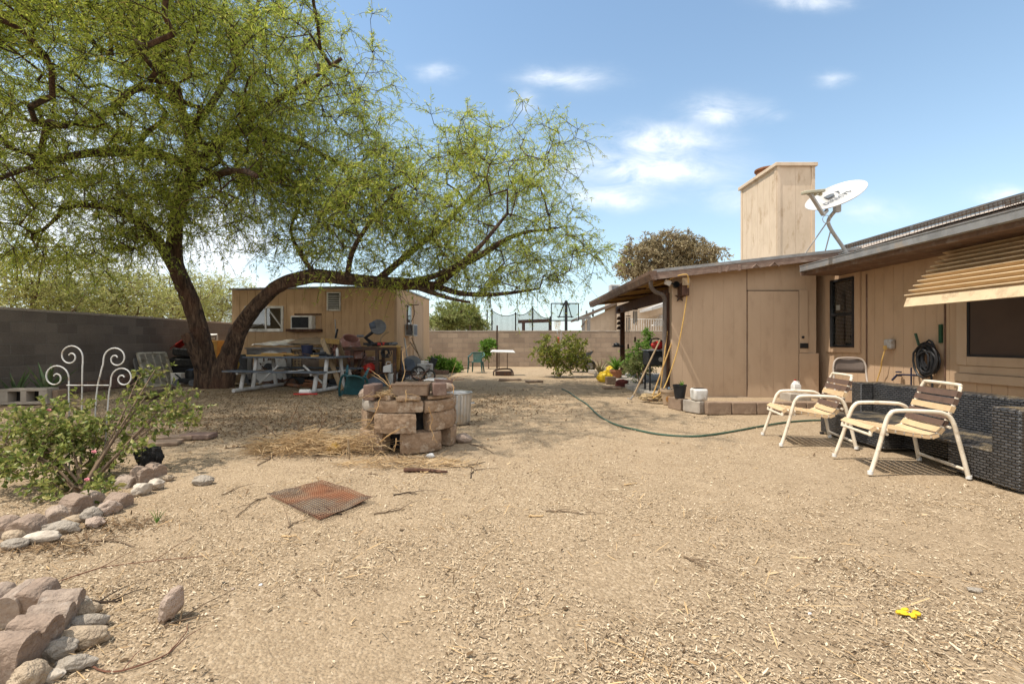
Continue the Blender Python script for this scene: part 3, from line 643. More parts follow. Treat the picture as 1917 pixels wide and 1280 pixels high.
# round green tree, far brown tree
wild(858, 620, 31, [E(858, 592, 31, 1.55, 1.5, .85), E(830, 606, 31, 1.0, 1.2, .5), E(888, 608, 31, .9, 1.2, .5)], 300, 25, 'rounded green tree behind the far wall beside the trampoline', M['bush_leaf'], .12, name='round_tree', tw=6, per=10, tl=.42, L=.16, W=.06, droop=.2, step=.4, kr=.008, twr=.008, rmin=.01, shell=.3)
wild(1250, 600, 50, [E(1210, 478, 50, 2.6, 2.5, 1.5), E(1255, 462, 50, 2.9, 2.5, 1.5), E(1300, 480, 50, 2.5, 2.5, 1.8), E(1180, 500, 50, 1.5, 2.0, .9), E(1250, 505, 50, 4.0, 2.5, 1.3)], 520, 26, 'tall brown drought-dry tree far off behind the patio roof', M['dry_leaf'], .28, name='dry_tree', tw=6, per=9, tl=.9, L=.30, W=.11, droop=.5, step=.6, kr=.013, twr=.02, rmin=.02, shell=.55)
# ------------------------------------------------------------------ the house with its patio wing
H = thing('house', 'low tan house with grooved siding, shingled roof, lean-to patio roof and tall chimney', 'house', (6.3, 9.4, 0))
XW = 6.3; YP = 9.4
mb = MB(); siding(mb, (XW, 10.35, 0), (XW, -3, 0), -.05, 2.62, (-1, 0, 0), .2, .005, .006, .12); mb.build('wall', M['tan'], H)
PZ = lambda x: 2.58 + .11 * (x - 2.8)      # top of the patio roof
mb = MB(); siding(mb, (3.2, YP, 0), (6.08, YP, 0), -.05, lambda q: PZ(q.x) - .07, (0, -1, 0), .2, .0035, .003, .1)
mb.b2((3.2, YP + .1, -.05), (3.3, YP + .2, 2.5))
mb.b2((5.98, YP + .005, 0), (6.08, 10.4, 2.8)); mb.build('patio_wall', M['tan_pale'], H)
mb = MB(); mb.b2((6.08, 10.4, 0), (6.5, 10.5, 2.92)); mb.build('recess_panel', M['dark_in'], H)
# boarded-up door in the patio wall
dx0, dx1 = P(1399, 640, YP).x, P(1493, 640, YP).x; mb = MB()
siding(mb, (dx0, YP - .03, 0), (dx1, YP - .03, 0), .1, P(0, 545, YP).z, (0, -1, 0), .26, .0035, .003, .018); dr = mb.build('door_panel', M['tan_pale'], H)
mb = MB(); mb.b2((dx1 + .02, YP - .034, P(0, 660, YP).z), (dx1 + .19, YP - .012, P(0, 543, YP).z)); mb.b2((dx1 + .015, YP - .04, .1), (dx1 + .40, YP - .012, P(0, 661, YP).z)); mb.build('door_jamb', M['tan_pale'], H, bevel=.004)
mb = MB(); mb.box((P(1503, 0, YP).x, YP - .045, P(0, 647, YP).z), (.16, .018, .1)); mb.build('latch', M['black'], dr, bevel=.004)
mb = MB(); mb.lathe([(.025, 0), (.025, .02)], (P(1501, 0, YP).x, YP - .03, P(0, 631, YP).z), 12, Matrix.Rotation(R(90), 3, 'X'), capt=True); mb.build('lock_hole', M['black'], dr)
mb = MB(); mb.b2((3.2, YP - .03, -.02), (6.1, YP - .01, .1)); mb.build('base_board', M['conc'], H)
mb = MB()
for x in (dx0 - .012, ): mb.b2((x - .006, YP - .014, .1), (x + .006, YP - .008, 2.7))
mb.build('joint_batten', M['brown_trim'], H)
mb = MB(); zt = P(0, 545, YP).z
mb.b2((dx0 - .02, YP - .014, zt), (dx1 + .01, YP - .0095, zt + .018)); mb.b2((dx1 + .002, YP - .014, .1), (dx1 + .012, YP - .0095, zt)); mb.build('door_gap', M['dark_in'], H)
# main roof
EX, RX, EZ = 5.6, 9.9, 2.64; SL = .30
def roofz(x): return EZ + SL * (x - EX)
mb = MB(); y0, y1 = -4, 8.95
mb.hexa([(EX, y0, EZ - .05), (RX, y0, roofz(RX) - .05), (RX, y1, roofz(RX) - .05), (EX, y1, EZ - .05), (EX, y0, EZ), (RX, y0, roofz(RX)), (RX, y1, roofz(RX)), (EX, y1, EZ)])
mb.hexa([(6.55, y1, roofz(6.55) - .05), (RX, y1, roofz(RX) - .05), (RX, 17, roofz(RX) - .05), (6.55, 17, roofz(6.55) - .05), (6.55, y1, roofz(6.55)), (RX, y1, roofz(RX)), (RX, 17, roofz(RX)), (6.55, 17, roofz(6.55))])
mb.hexa([(RX, y0, roofz(RX) - .05), (14.2, y0, EZ - .05), (14.2, 17, EZ - .05), (RX, 17, roofz(RX) - .05), (RX, y0, roofz(RX)), (14.2, y0, EZ), (14.2, 17, EZ), (RX, 17, roofz(RX))])
k = 0   # overlapping shingle courses give the slope its ragged lines
rr = random.Random(2)
while EX + .02 + k * .14 < 8.2:
    x = EX - .01 + k * .14; y = y0
    while y < y1:
        L = rr.uniform(.24, .36); a = min(y + L, y1 + .01); o = rr.uniform(0, .006)
        mb.hexa([(x, y, roofz(x) + .004 + o), (x + .15, y, roofz(x + .15) + .001), (x + .15, a, roofz(x + .15) + .001), (x, a, roofz(x) + .004 + o), (x, y, roofz(x) + .014 + o), (x + .15, y, roofz(x + .15) + .003), (x + .15, a, roofz(x + .15) + .003), (x, a, roofz(x) + .014 + o)]); y = a + .006
    k += 1
mb.build('roof', M['shingle'], H, smooth=False)
mb = MB(); mb.b2((6.42, -3, 2.62), (14, -2.8, 2.7)); mb.b2((13.9, -3, 0), (14, 16, 2.6)); mb.b2((6.42, 16, 0), (13.9, 16.1, 2.6)); mb.build('rear_wall', M['tan'], H)
mb = MB(); mb.b2((EX - .02, y0, EZ - .175), (EX + .015, y1 - .004, EZ - .10)); mb.b2((EX + .015, y0, EZ - .175), (XW + .0, y1 - .01, EZ - .16)); mb.build('fascia', M['brown_trim'], H, bevel=.004)
mb = MB()
for (a, b, c, d) in ((EX - .115, EX - .021, EZ - .105, EZ - .10),): mb.b2((a, y0, c), (b, y1, d))
mb.b2((EX - .12, y0, EZ - .105), (EX - .113, y1, EZ + .005)); mb.b2((EX - .128, y0, EZ - .005), (EX - .105, y1, EZ + .008)); mb.b2((EX - .12, y1 - .003, EZ - .11), (EX - .01, y1 + .003, EZ + .005))
mb.build('gutter', M['gray_metal'], H)
mb = MB(); mb.hexa([(EX - .11, y1 - .02, EZ - .18), (XW - .03, y1 - .02, EZ - .18), (XW - .03, y1, EZ - .18), (EX - .11, y1, EZ - .18), (EX - .11, y1 - .02, EZ - .05), (XW - .03, y1 - .02, roofz(XW - .03) - .052), (XW - .03, y1, roofz(XW - .03) - .052), (EX - .11, y1, EZ - .05)]); mb.build('rake_board', M['brown_trim'], H)
# solar panels on the slope, with wire guard below
M['solar'] = mat('dark_solar_glass', (.012, .014, .022), (.016, .018, .03), rough=.15, spec=.6)
n_ = Vector((-SL, 0, 1)).normalized(); tdir = Vector((1, 0, SL)).normalized()
for i, ya in enumerate((8.1, 6.35, 4.6, 2.85)):
    b0 = Vector((EX + 1.25 - (.28 if i > 1 else 0), ya, roofz(EX + 1.25 - (.28 if i > 1 else 0)) + .18)); q = [b0, b0 + tdir * 1.05, b0 + tdir * 1.05 + V(0, 1.68, 0), b0 + V(0, 1.68, 0)]
    mb = MB(); mb.hexa([p - n_ * .09 for p in q] + q); sp_ = mb.build('solar_panel', M['gray_metal'], H)
    mb = MB(); e = [b0 + tdir * .04 + V(0, .04, 0), b0 + tdir * 1.01 + V(0, .04, 0), b0 + tdir * 1.01 + V(0, 1.64, 0), b0 + tdir * .04 + V(0, 1.64, 0)]; mb.hexa([p + n_ * .001 for p in e] + [p + n_ * .004 for p in e]); mb.build('panel_glass', M['solar'], sp_)
    mb = MB()
    for j in range(26): a = b0 + V(0, .02 + j * .066, -.02); mb.tube([a, a - n_ * .13 + V(-.02, 0, 0)], .004, 4)
    for j in range(3): a = b0 - n_ * (.04 * j + .02) + V(-.005 * j, 0, 0); mb.tube([a, a + V(0, 1.68, 0)], .004, 4)
    mb.build('wire_guard', M['dark_steel'], sp_)
# patio roof
mb = MB(); py0, py1 = 9.12, 16.2
q = lambda x, z, y: V(x, y, z)
mb.hexa([(2.8, py0, PZ(2.8) - .035), (6.75, py0, PZ(6.75) - .035), (6.75, py1, PZ(6.75) - .035), (2.8, py1, PZ(2.8) - .035), (2.8, py0, PZ(2.8)), (6.75, py0, PZ(6.75)), (6.75, py1, PZ(6.75)), (2.8, py1, PZ(2.8))])
pr = mb.build('patio_roof', M['yellow_wood'], H)
mb = MB(); mb.hexa([(2.74, py0 - .05, PZ(2.74) + .004), (6.76, py0 - .05, PZ(6.76) + .004), (6.76, py1, PZ(6.76) + .004), (2.74, py1, PZ(2.74) + .004), (2.74, py0 - .05, PZ(2.74) + .022), (6.76, py0 - .05, PZ(6.76) + .022), (6.76, py1, PZ(6.76) + .022), (2.74, py1, PZ(2.74) + .022)])
mb.hexa([(2.74, py0 - .056, PZ(2.74) - .035), (6.74, py0 - .056, PZ(6.74) - .035), (6.74, py0 - .05, PZ(6.74) - .035), (2.74, py0 - .05, PZ(2.74) - .035), (2.74, py0 - .056, PZ(2.74) + .022), (6.74, py0 - .056, PZ(6.74) + .022), (6.74, py0 - .05, PZ(6.74) + .022), (2.74, py0 - .05, PZ(2.74) + .022)])
mb.build('metal_edge', M['gray_metal'], pr)
mb = MB(); mb.hexa([(2.8, py0 - .048, PZ(2.8) - .17), (6.6, py0 - .048, PZ(6.6) - .15), (6.6, py0 - .01, PZ(6.6) - .15), (2.8, py0 - .01, PZ(2.8) - .17), (2.8, py0 - .048, PZ(2.8) - .002), (6.6, py0 - .048, PZ(6.6) - .002), (6.6, py0 - .01, PZ(6.6) - .002), (2.8, py0 - .01, PZ(2.8) - .002)])
for px, w_, a in ((1347, .05, 0), (1361, .04, .5), (1384, .05, 0)): c = P(px, 0, 9.07).x; mb.box((c, py0 - .055, PZ(c) - .12), (w_, .01, .12), (0, a, 0))
for px in (1415, 1449):
    c = P(px, 0, 9.07).x; mb.beam((c - .09, py0 - .056, PZ(c) - .17), (c, py0 - .056, PZ(c) - .09), .012, .035, (0, 1, 0)); mb.beam((c, py0 - .056, PZ(c) - .09), (c + .09, py0 - .056, PZ(c) - .17), .012, .035, (0, 1, 0))
mb.build('patio_fascia', mat('flaking_fascia_paint', (.26, .18, .14), (.17, .115, .09), (.32, .25, .20), scale=9, st=(.7, 3, 3), bump=.4), H)
mb = MB()   # open K-style trough along the low edge
pf = [(2.79, -.16), (2.70, -.16), (2.66, -.05), (2.655, .012)]
for (xa, za), (xb, zb) in zip(pf, pf[1:]): mb.hexa([(xa, py0 - .06, 2.56 + za), (xa, py1, 2.56 + za), (xa - .004, py1, 2.56 + za - .006), (xa - .004, py0 - .06, 2.56 + za - .006), (xb, py0 - .06, 2.56 + zb), (xb, py1, 2.56 + zb), (xb - .006, py1, 2.56 + zb), (xb - .006, py0 - .06, 2.56 + zb)])
for y in (py0 - .062, py1): mb.prism([(2.79, -.16), (2.70, -.16), (2.66, -.05), (2.655, .012), (2.79, .012)], .004, Matrix.Rotation(R(90), 3, 'X'), (0, y, 2.56))
mb.build('patio_gutter', M['brown_trim'], H, smooth=False)
mb = MB(); pth = smooth_path([(2.74, 9.25, 2.42), (2.75, 9.3, 2.30), (2.86, 9.38, 2.20), (3.02, 9.42, 2.14), (3.08, 9.46, 2.02), (3.08, 9.48, 1.85), (3.08, 9.5, .12)], 5); mb.tube(pth, .042, 8); mb.build('downspout', mat('brown_downspout', (.13, .105, .09), (.09, .075, .065), rough=.5), H)
mb = MB(); mb.beam((3.36, 9.08, 2.22), (3.66, 16.3, 2.30), .13, .25); mb.build('beam', M['dark_wood'], H, bevel=.008)
mb = MB(); mb.box((3.36, 9.07, 2.36), (.14, .03, .14)); mb.build('beam_block', M['bare_wood'], H, bevel=.004)
for i in range(11):
    y = 9.5 + i * .62; mb = MB(); mb.beam((2.84, y, PZ(2.84) - .10), (5.9, y, PZ(5.9) - .10), .045, .12); mb.build('rafter', M['yellow_wood'] if i % 3 else M['dark_wood'], H)
for x, y, l in ((3.2, 9.62, None), (3.72, 15.85, None)): mb = MB(); mb.b2((x - .07, y - .07, .02), (x + .07, y + .07, 2.2)); mb.build('patio_post', M['dark_wood'], H, bevel=.008)
# chimney
cy0, cy1 = 10.0, 11.56; cx0, cx1 = P(1455, 0, cy0).x, P(1523, 0, cy0).x; ct = P(0, 312, cy0).z
mb = MB(); siding(mb, (cx0, cy0, 0), (cx1, cy0, 0), 2.4, ct, (0, -1, 0), .4, .004, .005, .03); siding(mb, (cx0, cy1, 0), (cx0, cy0 + .03, 0), 2.4, ct, (-1, 0, 0), .26, .006, .006, .03)
mb.b2((cx0 + .031, cy0 + .031, 2.4), (cx1 + .0, cy1, ct - .002))
for x in (cx0 - .012, cx1 - .05): mb.b2((x, cy0 - .022, 2.4), (x + .07, cy0 - .006, ct))
mb.b2((cx0 - .022, cy0 - .004, 2.4), (cx0 - .008, cy0 + .07, ct)); mb.b2((cx0 - .022, cy1 - .07, 2.4), (cx0 - .008, cy1, ct)); ch = mb.build('chimney', M['chimney'], H)
mb = MB(); mb.b2((cx0 - .06, cy0 - .06, ct), (cx1 + .06, cy1 + .06, ct + .075)); mb.build('chimney_cap', M['chimney'], ch, bevel=.008)
mb = MB(); mb.lathe([(.24, 0), (.24, .14), (.27, .145), (.27, .18), (.1, .21)], ((cx0 + cx1) / 2 - .12, (cy0 + cy1) / 2 + .1, ct + .075), 24, capt=True); mb.build('flue', M['rust'], ch)
# small sash window
def wx(px): return XW / ((px - CX) / F)      # px on the long wall -> Y
def wz(px, py): return CH - (py - CY) / F * wx(px)
ya, yb = 9.24, 8.60; z0, z1 = 1.10, 2.40
fo = XW - .012
mb = MB(); mb.b2((fo - .03, ya + .16, z0 - .10), (fo, ya, z1 + .12)); mb.b2((fo - .03, yb, z0 - .10), (fo, yb - .13, z1 + .12)); mb.b2((fo - .028, ya, z0 - .10), (fo, yb, z0)); mb.b2((fo - .028, ya, z1), (fo, yb, z1 + .12)); wn = mb.build('window', M['trim'], H, bevel=.004)
mb = MB()
for a, b, c, d in ((ya, ya - .045, z0, z1), (yb + .045, yb, z0, z1), (ya - .045, yb + .045, z0, z0 + .04), (ya - .045, yb + .045, z1 - .04, z1), (ya - .045, yb + .045, 1.70, 1.75)): mb.b2((fo - .045, a, c), (fo - .002, b, d))
mb.build('sash', M['black'], wn, bevel=.003)
mb = MB(); mb.b2((fo - .015, ya - .045, z0 + .04), (fo - .011, yb + .045, z1 - .04)); mb.build('pane', M['glass'], wn)
mb = MB()
for i in range(46): z = z0 + .05 + i * .026; mb.box((fo - .006, (ya + yb) / 2, z), (.004, .53, .022), (0, .5, 0))
mb.build('blinds', M['blind'], wn)
mb = MB(); mb.box((fo - .0125, 9.05, 1.86), (.002, .1, .10)); mb.build('sticker', M['white'], wn)
for px, a, b in ((1624, 0, 2.4), (1771, 0, 2.4)): y = wx(px); mb = MB(); mb.b2((XW - .026, y - .008, a), (XW - .007, y + .008, b)); mb.build('wall_batten', M['brown_trim'], H)
# picture window
pa, pb = 6.47, 3.6; z0, z1 = 1.01, 1.95
mb = MB(); mb.b2((fo - .035, pa + .15, z0 - .13), (fo, pa, z1 + .13)); mb.b2((fo - .033, pa, z0 - .13), (fo, pb, z0 - .01)); mb.b2((fo - .033, pa, z1), (fo, pb, z1 + .13))
mb.b2((fo - .04, pa + .17, z0 - .36), (fo, pb, z0 - .245)); mb.b2((fo - .018, pa + .12, z0 - .24), (fo, pb, z0 - .135)); pw = mb.build('picture_window', M['tan_pale'], H, bevel=.004)
mb = MB(); mb.b2((fo - .03, pa, z0 - .01), (fo - .006, pa - .03, z1)); mb.b2((fo - .03, pa - .03, z0 - .01), (fo - .006, pb, z0 + .02)); mb.build('window_frame', M['black'], pw)
mb = MB(); mb.b2((fo - .016, pa - .03, z0 + .02), (fo - .008, pb, z1)); mb.build('screen', M['screen'], pw)
# slatted awning
aw = MB(); A0 = V(6.24, 0, 2.50); A1 = V(5.36, 0, 1.74); n = 12
for s in (6.30, 4.6, 3.2): aw.beam((6.26, s, 2.52), (5.40, s, 1.70), .03, .03)
aw.beam((6.22, 6.30, 2.50), (6.22, 3.2, 2.50), .03, .03); ao = aw.build('awning', M['strap_tan'], H)
for i in range(n):
    t_ = i / (n - 1); c = A0.lerp(A1, t_); w_ = .16 if i < n - 1 else .13; y_ = 6.66 - .26 * t_
    mb = MB(); a = R(18) if i < n - 1 else R(-70); mb.box((c.x, (y_ + 2.2) / 2, c.z), (w_, y_ - 2.2, .014), (0, a, 0)); mb.tube([(c.x - w_ / 2 * math.cos(a), 2.2, c.z + w_ / 2 * math.sin(a) * 1), (c.x - w_ / 2 * math.cos(a), y_, c.z + w_ / 2 * math.sin(a))], .009, 6); mb.build('slat', M['awn'] if 'awn' in M else M.setdefault('awn', mat('cream_awning_enamel', (.66, .50, .31), (.58, .43, .26), (.45, .33, .20), scale=6, rough=.45)), ao)
# fittings on the long wall
mb = MB(); y = wx(1672); mb.box((XW - .06, y, 1.165), (.09, .15, .16)); ob = mb.build('outlet_box', M['ltgray'], H, bevel=.02)
mb = MB(); y = wx(1712); mb.tube(smooth_path([(XW - .02, wx(1690), .66), (XW - .08, wx(1690), .66), (XW - .10, wx(1700), .68), (XW - .10, wx(1735), .69)], 4), .014, 8); mb.tube([(XW - .06, wx(1713), .45), (XW - .06, wx(1713), .80)], .011, 8); mb.lathe([(.04, 0), (.04, .02)], (XW - .1, wx(1694), .71), 10, capt=True); mb.tube([(XW - .1, wx(1692), .68), (XW - .14, wx(1686), .58)], .016, 8); mb.build('faucet', M['navy'], H)
mb = MB(); y = wx(1764); mb.b2((XW - .035, y - .025, wz(1764, 642)), (XW - .012, y + .025, wz(1764, 607))); mb.build('hose_bracket', mat('dark_green_metal', (.02, .07, .035), rough=.5), H)
# cords and coils hung on the walls are things of their own
mb = MB(); a = V(XW - .11, wx(1670), 1.09); mb.tube(smooth_path([a, a + V(-.02, .05, -.2), V(XW - .10, wx(1660), .75), V(XW - .12, wx(1653), .45), V(XW - .16, wx(1655), .05)], 5), .009, 6); mb.box(a + V(0, 0, .02), (.04, .05, .06)); solo('electric_cable', mb, M['cord'], 'yellow power cord plugged into the outlet box on the house wall', 'cord')
mb = MB(); y = wx(1748); rr = random.Random(4)
for i in range(15):
    dy, dz = rr.uniform(-.05, .05), rr.uniform(-.06, .06); c = V(XW - .08 - .012 * (i % 6), y + dy, .96 + dz); ra, rb = rr.uniform(.10, .17), rr.uniform(.16, .25)
    mb.tube([c + V(rr.uniform(-.01, .01), ra * math.cos(k * .5236), rb * math.sin(k * .5236)) for k in range(12)], .015, 6, closed=True)
mb.tube(smooth_path([(XW - .1, y - .05, .8), (XW - .1, y - .09, .5), (XW - .12, y - .05, .1)], 4), .014, 6)
solo('hose_coil', mb, M['black'], 'black hose bundled in a coil hanging on the house wall', 'hose')
mb = MB(); c = V(XW - .12, wx(1735), 1.27)
mb.beam(c + V(0, .0, -.12), c + V(0, .06, .06), .03, .02); solo('hose_nozzle', mb, M['hose'], 'small green nozzle tucked into the black hose coil', 'nozzle')
mb = MB(); c = [V(5.95, 5.42, .0), V(6.18, 5.42, .98), V(6.18, 4.9, .98), V(5.95, 4.9, 0)]
for a, b in ((0, 1), (1, 2), (2, 3), (3, 0)): mb.beam(c[a], c[b], .07, .035, (1, 0, .2))
wf = solo('window_screen', mb, M['white'], 'white framed screen leaning under the picture window', 'screen', bevel=.004)
# star, lamp, chimes
mb = MB(); c = P(1273, 556, YP - .04); st_ = [(.115 * (1 if i % 2 == 0 else .42) * math.sin(i * math.pi / 5), .115 * (1 if i % 2 == 0 else .42) * math.cos(i * math.pi / 5)) for i in range(10)]
vs = [c + V(x, 0, z) for x, z in st_] + [c + V(0, -.03, 0), c + V(0, .012, 0)]
mb.add(vs, [(i, (i + 1) % 10, 10) for i in range(10)] + [((i + 1) % 10, i, 11) for i in range(10)]); solo('wall_star', mb, M['dark_steel'], 'dark metal five-pointed star hanging on the patio wall', 'star', smooth=False)
t = thing('floodlight', 'pale twin floodlight with black lamp at the patio beam end', 'floodlight', P(1258, 530, 9.3))
mb = MB(); mb.box(P(1250, 529, 9.3), (.13, .05, .10), (0, .4, 0)); mb.build('junction_box', M['white'], t, bevel=.006)
mb = MB(); c = P(1265, 534, 9.3); mb.lathe([(.02, -.06), (.05, -.03), (.065, .05)], c, 16, Matrix.Rotation(R(70), 3, 'X')); mb.tube([c, P(1256, 530, 9.33)], .015, 6); mb.build('lamp_head', M['black'], t)
def chime(px, py, Y, n, L, label, cap=True):
    c = P(px, py, Y); t = thing('wind_chime', label, 'wind chime', c); top = V(c.x, c.y, 2.28)
    mb = MB(); mb.tube([top, c], .004, 4); mb.lathe([(.075, 0), (.075, .02)], c, 16, capt=True); mb.build('chime_cap', M['dark_steel'], t)
    for i in range(n): a = 6.283 * i / n; mb = MB(); p = c + V(.055 * math.cos(a), .055 * math.sin(a), -.03); mb.tube([p, p - V(0, 0, L * (.75 + .25 * i / n))], .009, 8); mb.build('chime_tube', M['ltgray'], t)
    mb = MB(); mb.tube([c, c - V(0, 0, L + .35)], .003, 4); mb.box(c - V(0, 0, L + .42), (.05, .006, .14)); mb.build('clapper', M['dark_steel'], t)
chime(1189, 580, 13.4, 6, .42, 'wind chime of long pale tubes under the middle of the patio roof')
chime(1176, 592, 14.4, 5, .5, 'slim wind chime hanging just right of the far patio post')
t = thing('hanging_ornament', 'string of round metal bells hanging left of the far patio post', 'ornament', P(1159, 620, 15.6)); mb = MB(); mb.tube([P(1159, 575, 15.6), P(1159, 628, 15.6)], .005, 4); mb.build('string', M['black'], t)
for py in (582, 597, 606, 615): mb = MB(); mb.lathe([(.02, .08), (.06, .05), (.085, -.02), (.08, -.03)], P(1159, py, 15.6), 14); mb.build('bell', M['dark_steel'], t)
mb = MB(); pth = [P(1160, 560, 15.5), P(1174, 553, 14), P(1200, 543, 12), P(1222, 536, 10.6), P(1240, 530, 9.6), P(1262, 519, 9.15), P(1280, 514, 9.02), P(1288, 518, 9.02), P(1287, 545, 9.1), P(1279, 600, 9.15), P(1268, 655, 9.2), P(1250, 710, 9.25), P(1237, 735, 9.2), P(1222, 745, 9.1)]; mb.tube(smooth_path(pth, 5), .011, 6); solo('extension_cord', mb, M['cord'], 'yellow extension cord strung along the patio beam and down to the ground', 'cord')
# satellite dish
foot = V(P(1585, 0, 8.75).x, 8.75, 0); foot.z = roofz(foot.x)
t = thing('satellite_dish', 'white oval satellite dish on a bent mast at the roof edge', 'satellite dish', foot)
dc = P(1566, 374, 8.5); nrm = Vector((-.50, -.45, .80)).normalized()
rt = nrm.cross(V(0, 0, 1)).normalized() * -1; ax = Vector((.88, -.05, .40)); ax = (ax - nrm * ax.dot(nrm)).normalized(); ay = nrm.cross(ax)
mx = Matrix((ax, ay, nrm)).transposed()
mb = MB(); pr_ = [(0.001, 0), (.12, .006), (.24, .024), (.36, .055), (.46, .09), (.475, .098), (.475, .09), (.46, .078), (.36, .043), (.24, .012), (.12, -.006), (.001, -.012)]
mb.lathe(pr_, dc, 40, mx, capb=False, sx=1.08, sy=.86); mb.build('reflector', mat('dish_white', (.50, .49, .47), (.45, .44, .42), (.40, .37, .33), scale=5, rough=.4), t)
mb = MB(); back = dc - nrm * .05; mb.tube(smooth_path([foot + V(0, 0, .02), foot + V(-.10, 0, .18), P(1556, 430, 8.7), P(1551, 412, 8.65), back - V(0, 0, .12)], 5), .032, 10); mb.box(back - V(0, 0, .10), (.1, .08, .16)); mb.box(foot + V(0, 0, .02), (.2, .16, .02)); mb.build('mast', M['ltgray'], t)
arm0 = P(1541, 402, 8.3); arm1 = P(1516, 362, 7.95); mb = MB(); mb.beam(arm0 + (dc - arm0) * .3, arm0, .05, .05); mb.beam(arm0, arm1, .055, .05); mb.build('feed_arm', M['ltgray'], t, bevel=.006)
mb = MB(); mb.beam(arm1 + V(-.13, -.02, 0), arm1 + V(.25, .03, .05), .10, .05); 
for o in (.05, .14, .23): mb.lathe([(.03, 0), (.035, .07)], arm1 + V(o, .06, .0), 12, Matrix.Rotation(R(-60), 3, 'X'), capt=True)
mb.build('receiver', mat('receiver_cream', (.48, .45, .33), rough=.5), t, bevel=.01)
mb = MB(); mb.tube(arc(arm0 + V(.06, 0, -.08), .07, 0, 330, 12), .006, 5); mb.tube([back - V(0, 0, .1), P(1508, 474, 8.9)], .011, 6); mb.tube([P(1556, 428, 8.7), P(1545, 470, 8.8)], .011, 6); mb.build('strut', M['ltgray'], t)
M['logo'] = mat('logo_grey', (.10, .11, .12), rough=.5)
def text(s, size, mtx, loc, m, parent, name):
    cu = bpy.data.curves.new('t', 'FONT'); cu.body = s; cu.size = size; cu.extrude = .002; cu.align_x = 'CENTER'; cu.align_y = 'CENTER'
    o = bpy.data.objects.new('t', cu); col.objects.link(o); me = bpy.data.meshes.new_from_object(o.evaluated_get(bpy.context.evaluated_depsgraph_get())); bpy.data.objects.remove(o)
    root = parent
    while root.parent: root = root.parent
    inv = Matrix.LocRotScale(root.location, root.rotation_euler, None).inverted()
    me.transform(inv @ Matrix.Translation(loc) @ mtx.to_4x4()); me.materials.clear(); me.materials.append(m); o = bpy.data.objects.new(name, me); col.objects.link(o); o.parent = parent; return o
bpy.context.view_layer.update()
refl = [c for c in t.children if c.name.startswith('reflector')][0]
tx = Vector((.97, .0, .22)); tx = (tx - nrm * tx.dot(nrm)).normalized(); ty = nrm.cross(tx); tm = Matrix((tx, ty, nrm)).transposed()
text('DIRECTV', .13, tm, dc + nrm * .026 - ty * .0 + tx * .03, M['logo'], refl, 'lettering')
mb = MB(); lc = dc + ty * .17 + tx * .03 + nrm * .045
# the D-shaped emblem: a bowl and a sweeping wedge
d1 = [(-.10, -.06), (-.02, -.06)] + [( -.02 + .075 * math.sin(a), -.06 + .06 - .06 * math.cos(a)) for a in (.5, 1.0, 1.57, 2.1, 2.6)] + [(-.02, .06), (-.10, .06)]
d2 = [(.075, -.06)] + [(.03 + .10 * math.sin(a), .0 - .06 * math.cos(a)) for a in (.8, 1.2, 1.6, 2.0, 2.4)] + [(.085, .06), (.105, .0)]
mb.prism(d1, .004, tm, lc); mb.prism(d2, .004, tm, lc + tx * .02); mb.build('emblem', M['logo'], refl, smooth=False)

# ------------------------------------------------------------------ under the patio roof
mb = MB(); mb.b2((3.0, 9.52, -.1), (7.2, 17, .08)); struct('patio_slab', mb, 'conc')
# charcoal grill cart
t = thing('grill_cart', 'black grill cart on four legs at the near edge of the patio', 'grill', V(3.34, 11.0, .08)); c = V(3.34, 11.0, 0)
mb = MB(); mb.b2(c + V(-.22, -.24, .66), c + V(.30, .24, .98)); mb.build('body', M['black'], t, bevel=.02)
mb = MB(); mb.b2(c + V(-.24, -.26, .985), c + V(.32, .26, 1.02)); mb.build('lid', M['gray'], t, bevel=.015)
for sx in (-.17, .25):
    for sy in (-.2, .2): mb = MB(); mb.tube([c + V(sx, sy, .08), c + V(sx, sy, .66)], .022, 8); mb.build('leg', M['black'], t)
mb = MB(); mb.b2(c + V(-.17, -.2, .28), c + V(.25, .2, .30)); mb.build('shelf', M['black'], t)
mb = MB(); mb.lathe([(.05, 0), (.05, .03)], c + V(.06, -.25, .80), 16, Matrix.Rotation(R(90), 3, 'X'), capt=True); mb.build('knob', M['steel'], t)
t = thing('chainsaw', 'red chainsaw resting on top of the black grill cart', 'chainsaw', c + V(0, 0, 1.02)); d = c + V(.04, -.05, 1.02)
mb = MB(); mb.blob(d + V(.02, 0, .10), (.34, .2, .2), 3, .12); mb.build('motor_housing', M['red'], t)
mb = MB(); mb.tube(smooth_path([d + V(-.16, 0, .08), d + V(-.14, 0, .22), d + V(0, 0, .26), d + V(.12, 0, .2)], 4), .016, 8); mb.build('handle', M['black'], t)
mb = MB(); mb.beam(d + V(.15, 0, .08), d + V(.5, .1, .07), .012, .07); mb.build('guide_bar', M['steel'], t)
def pole(name, a, b, r, m, label, cat, head=None):
    t = thing(name, label, cat, a); mb = MB(); mb.tube([a, b], r, 8); mb.build('handle', m, t)
    if head: head(t)
    return t
def hoe(t):
    mb = MB(); e = P(1180, 748, 9.45); mb.beam(P(1190, 735, 9.5), e, .03, .02); mb.box(e + V(-.01, 0, .015), (.05, .13, .012), (.0, .5, .2)); mb.build('blade', M['steel'], t)
pole('garden_hoe', P(1186, 740, 9.48), P(1236, 636, 9.75), .018, M['bare_wood'], 'long handled hoe leaning against the near patio post', 'hoe', hoe)
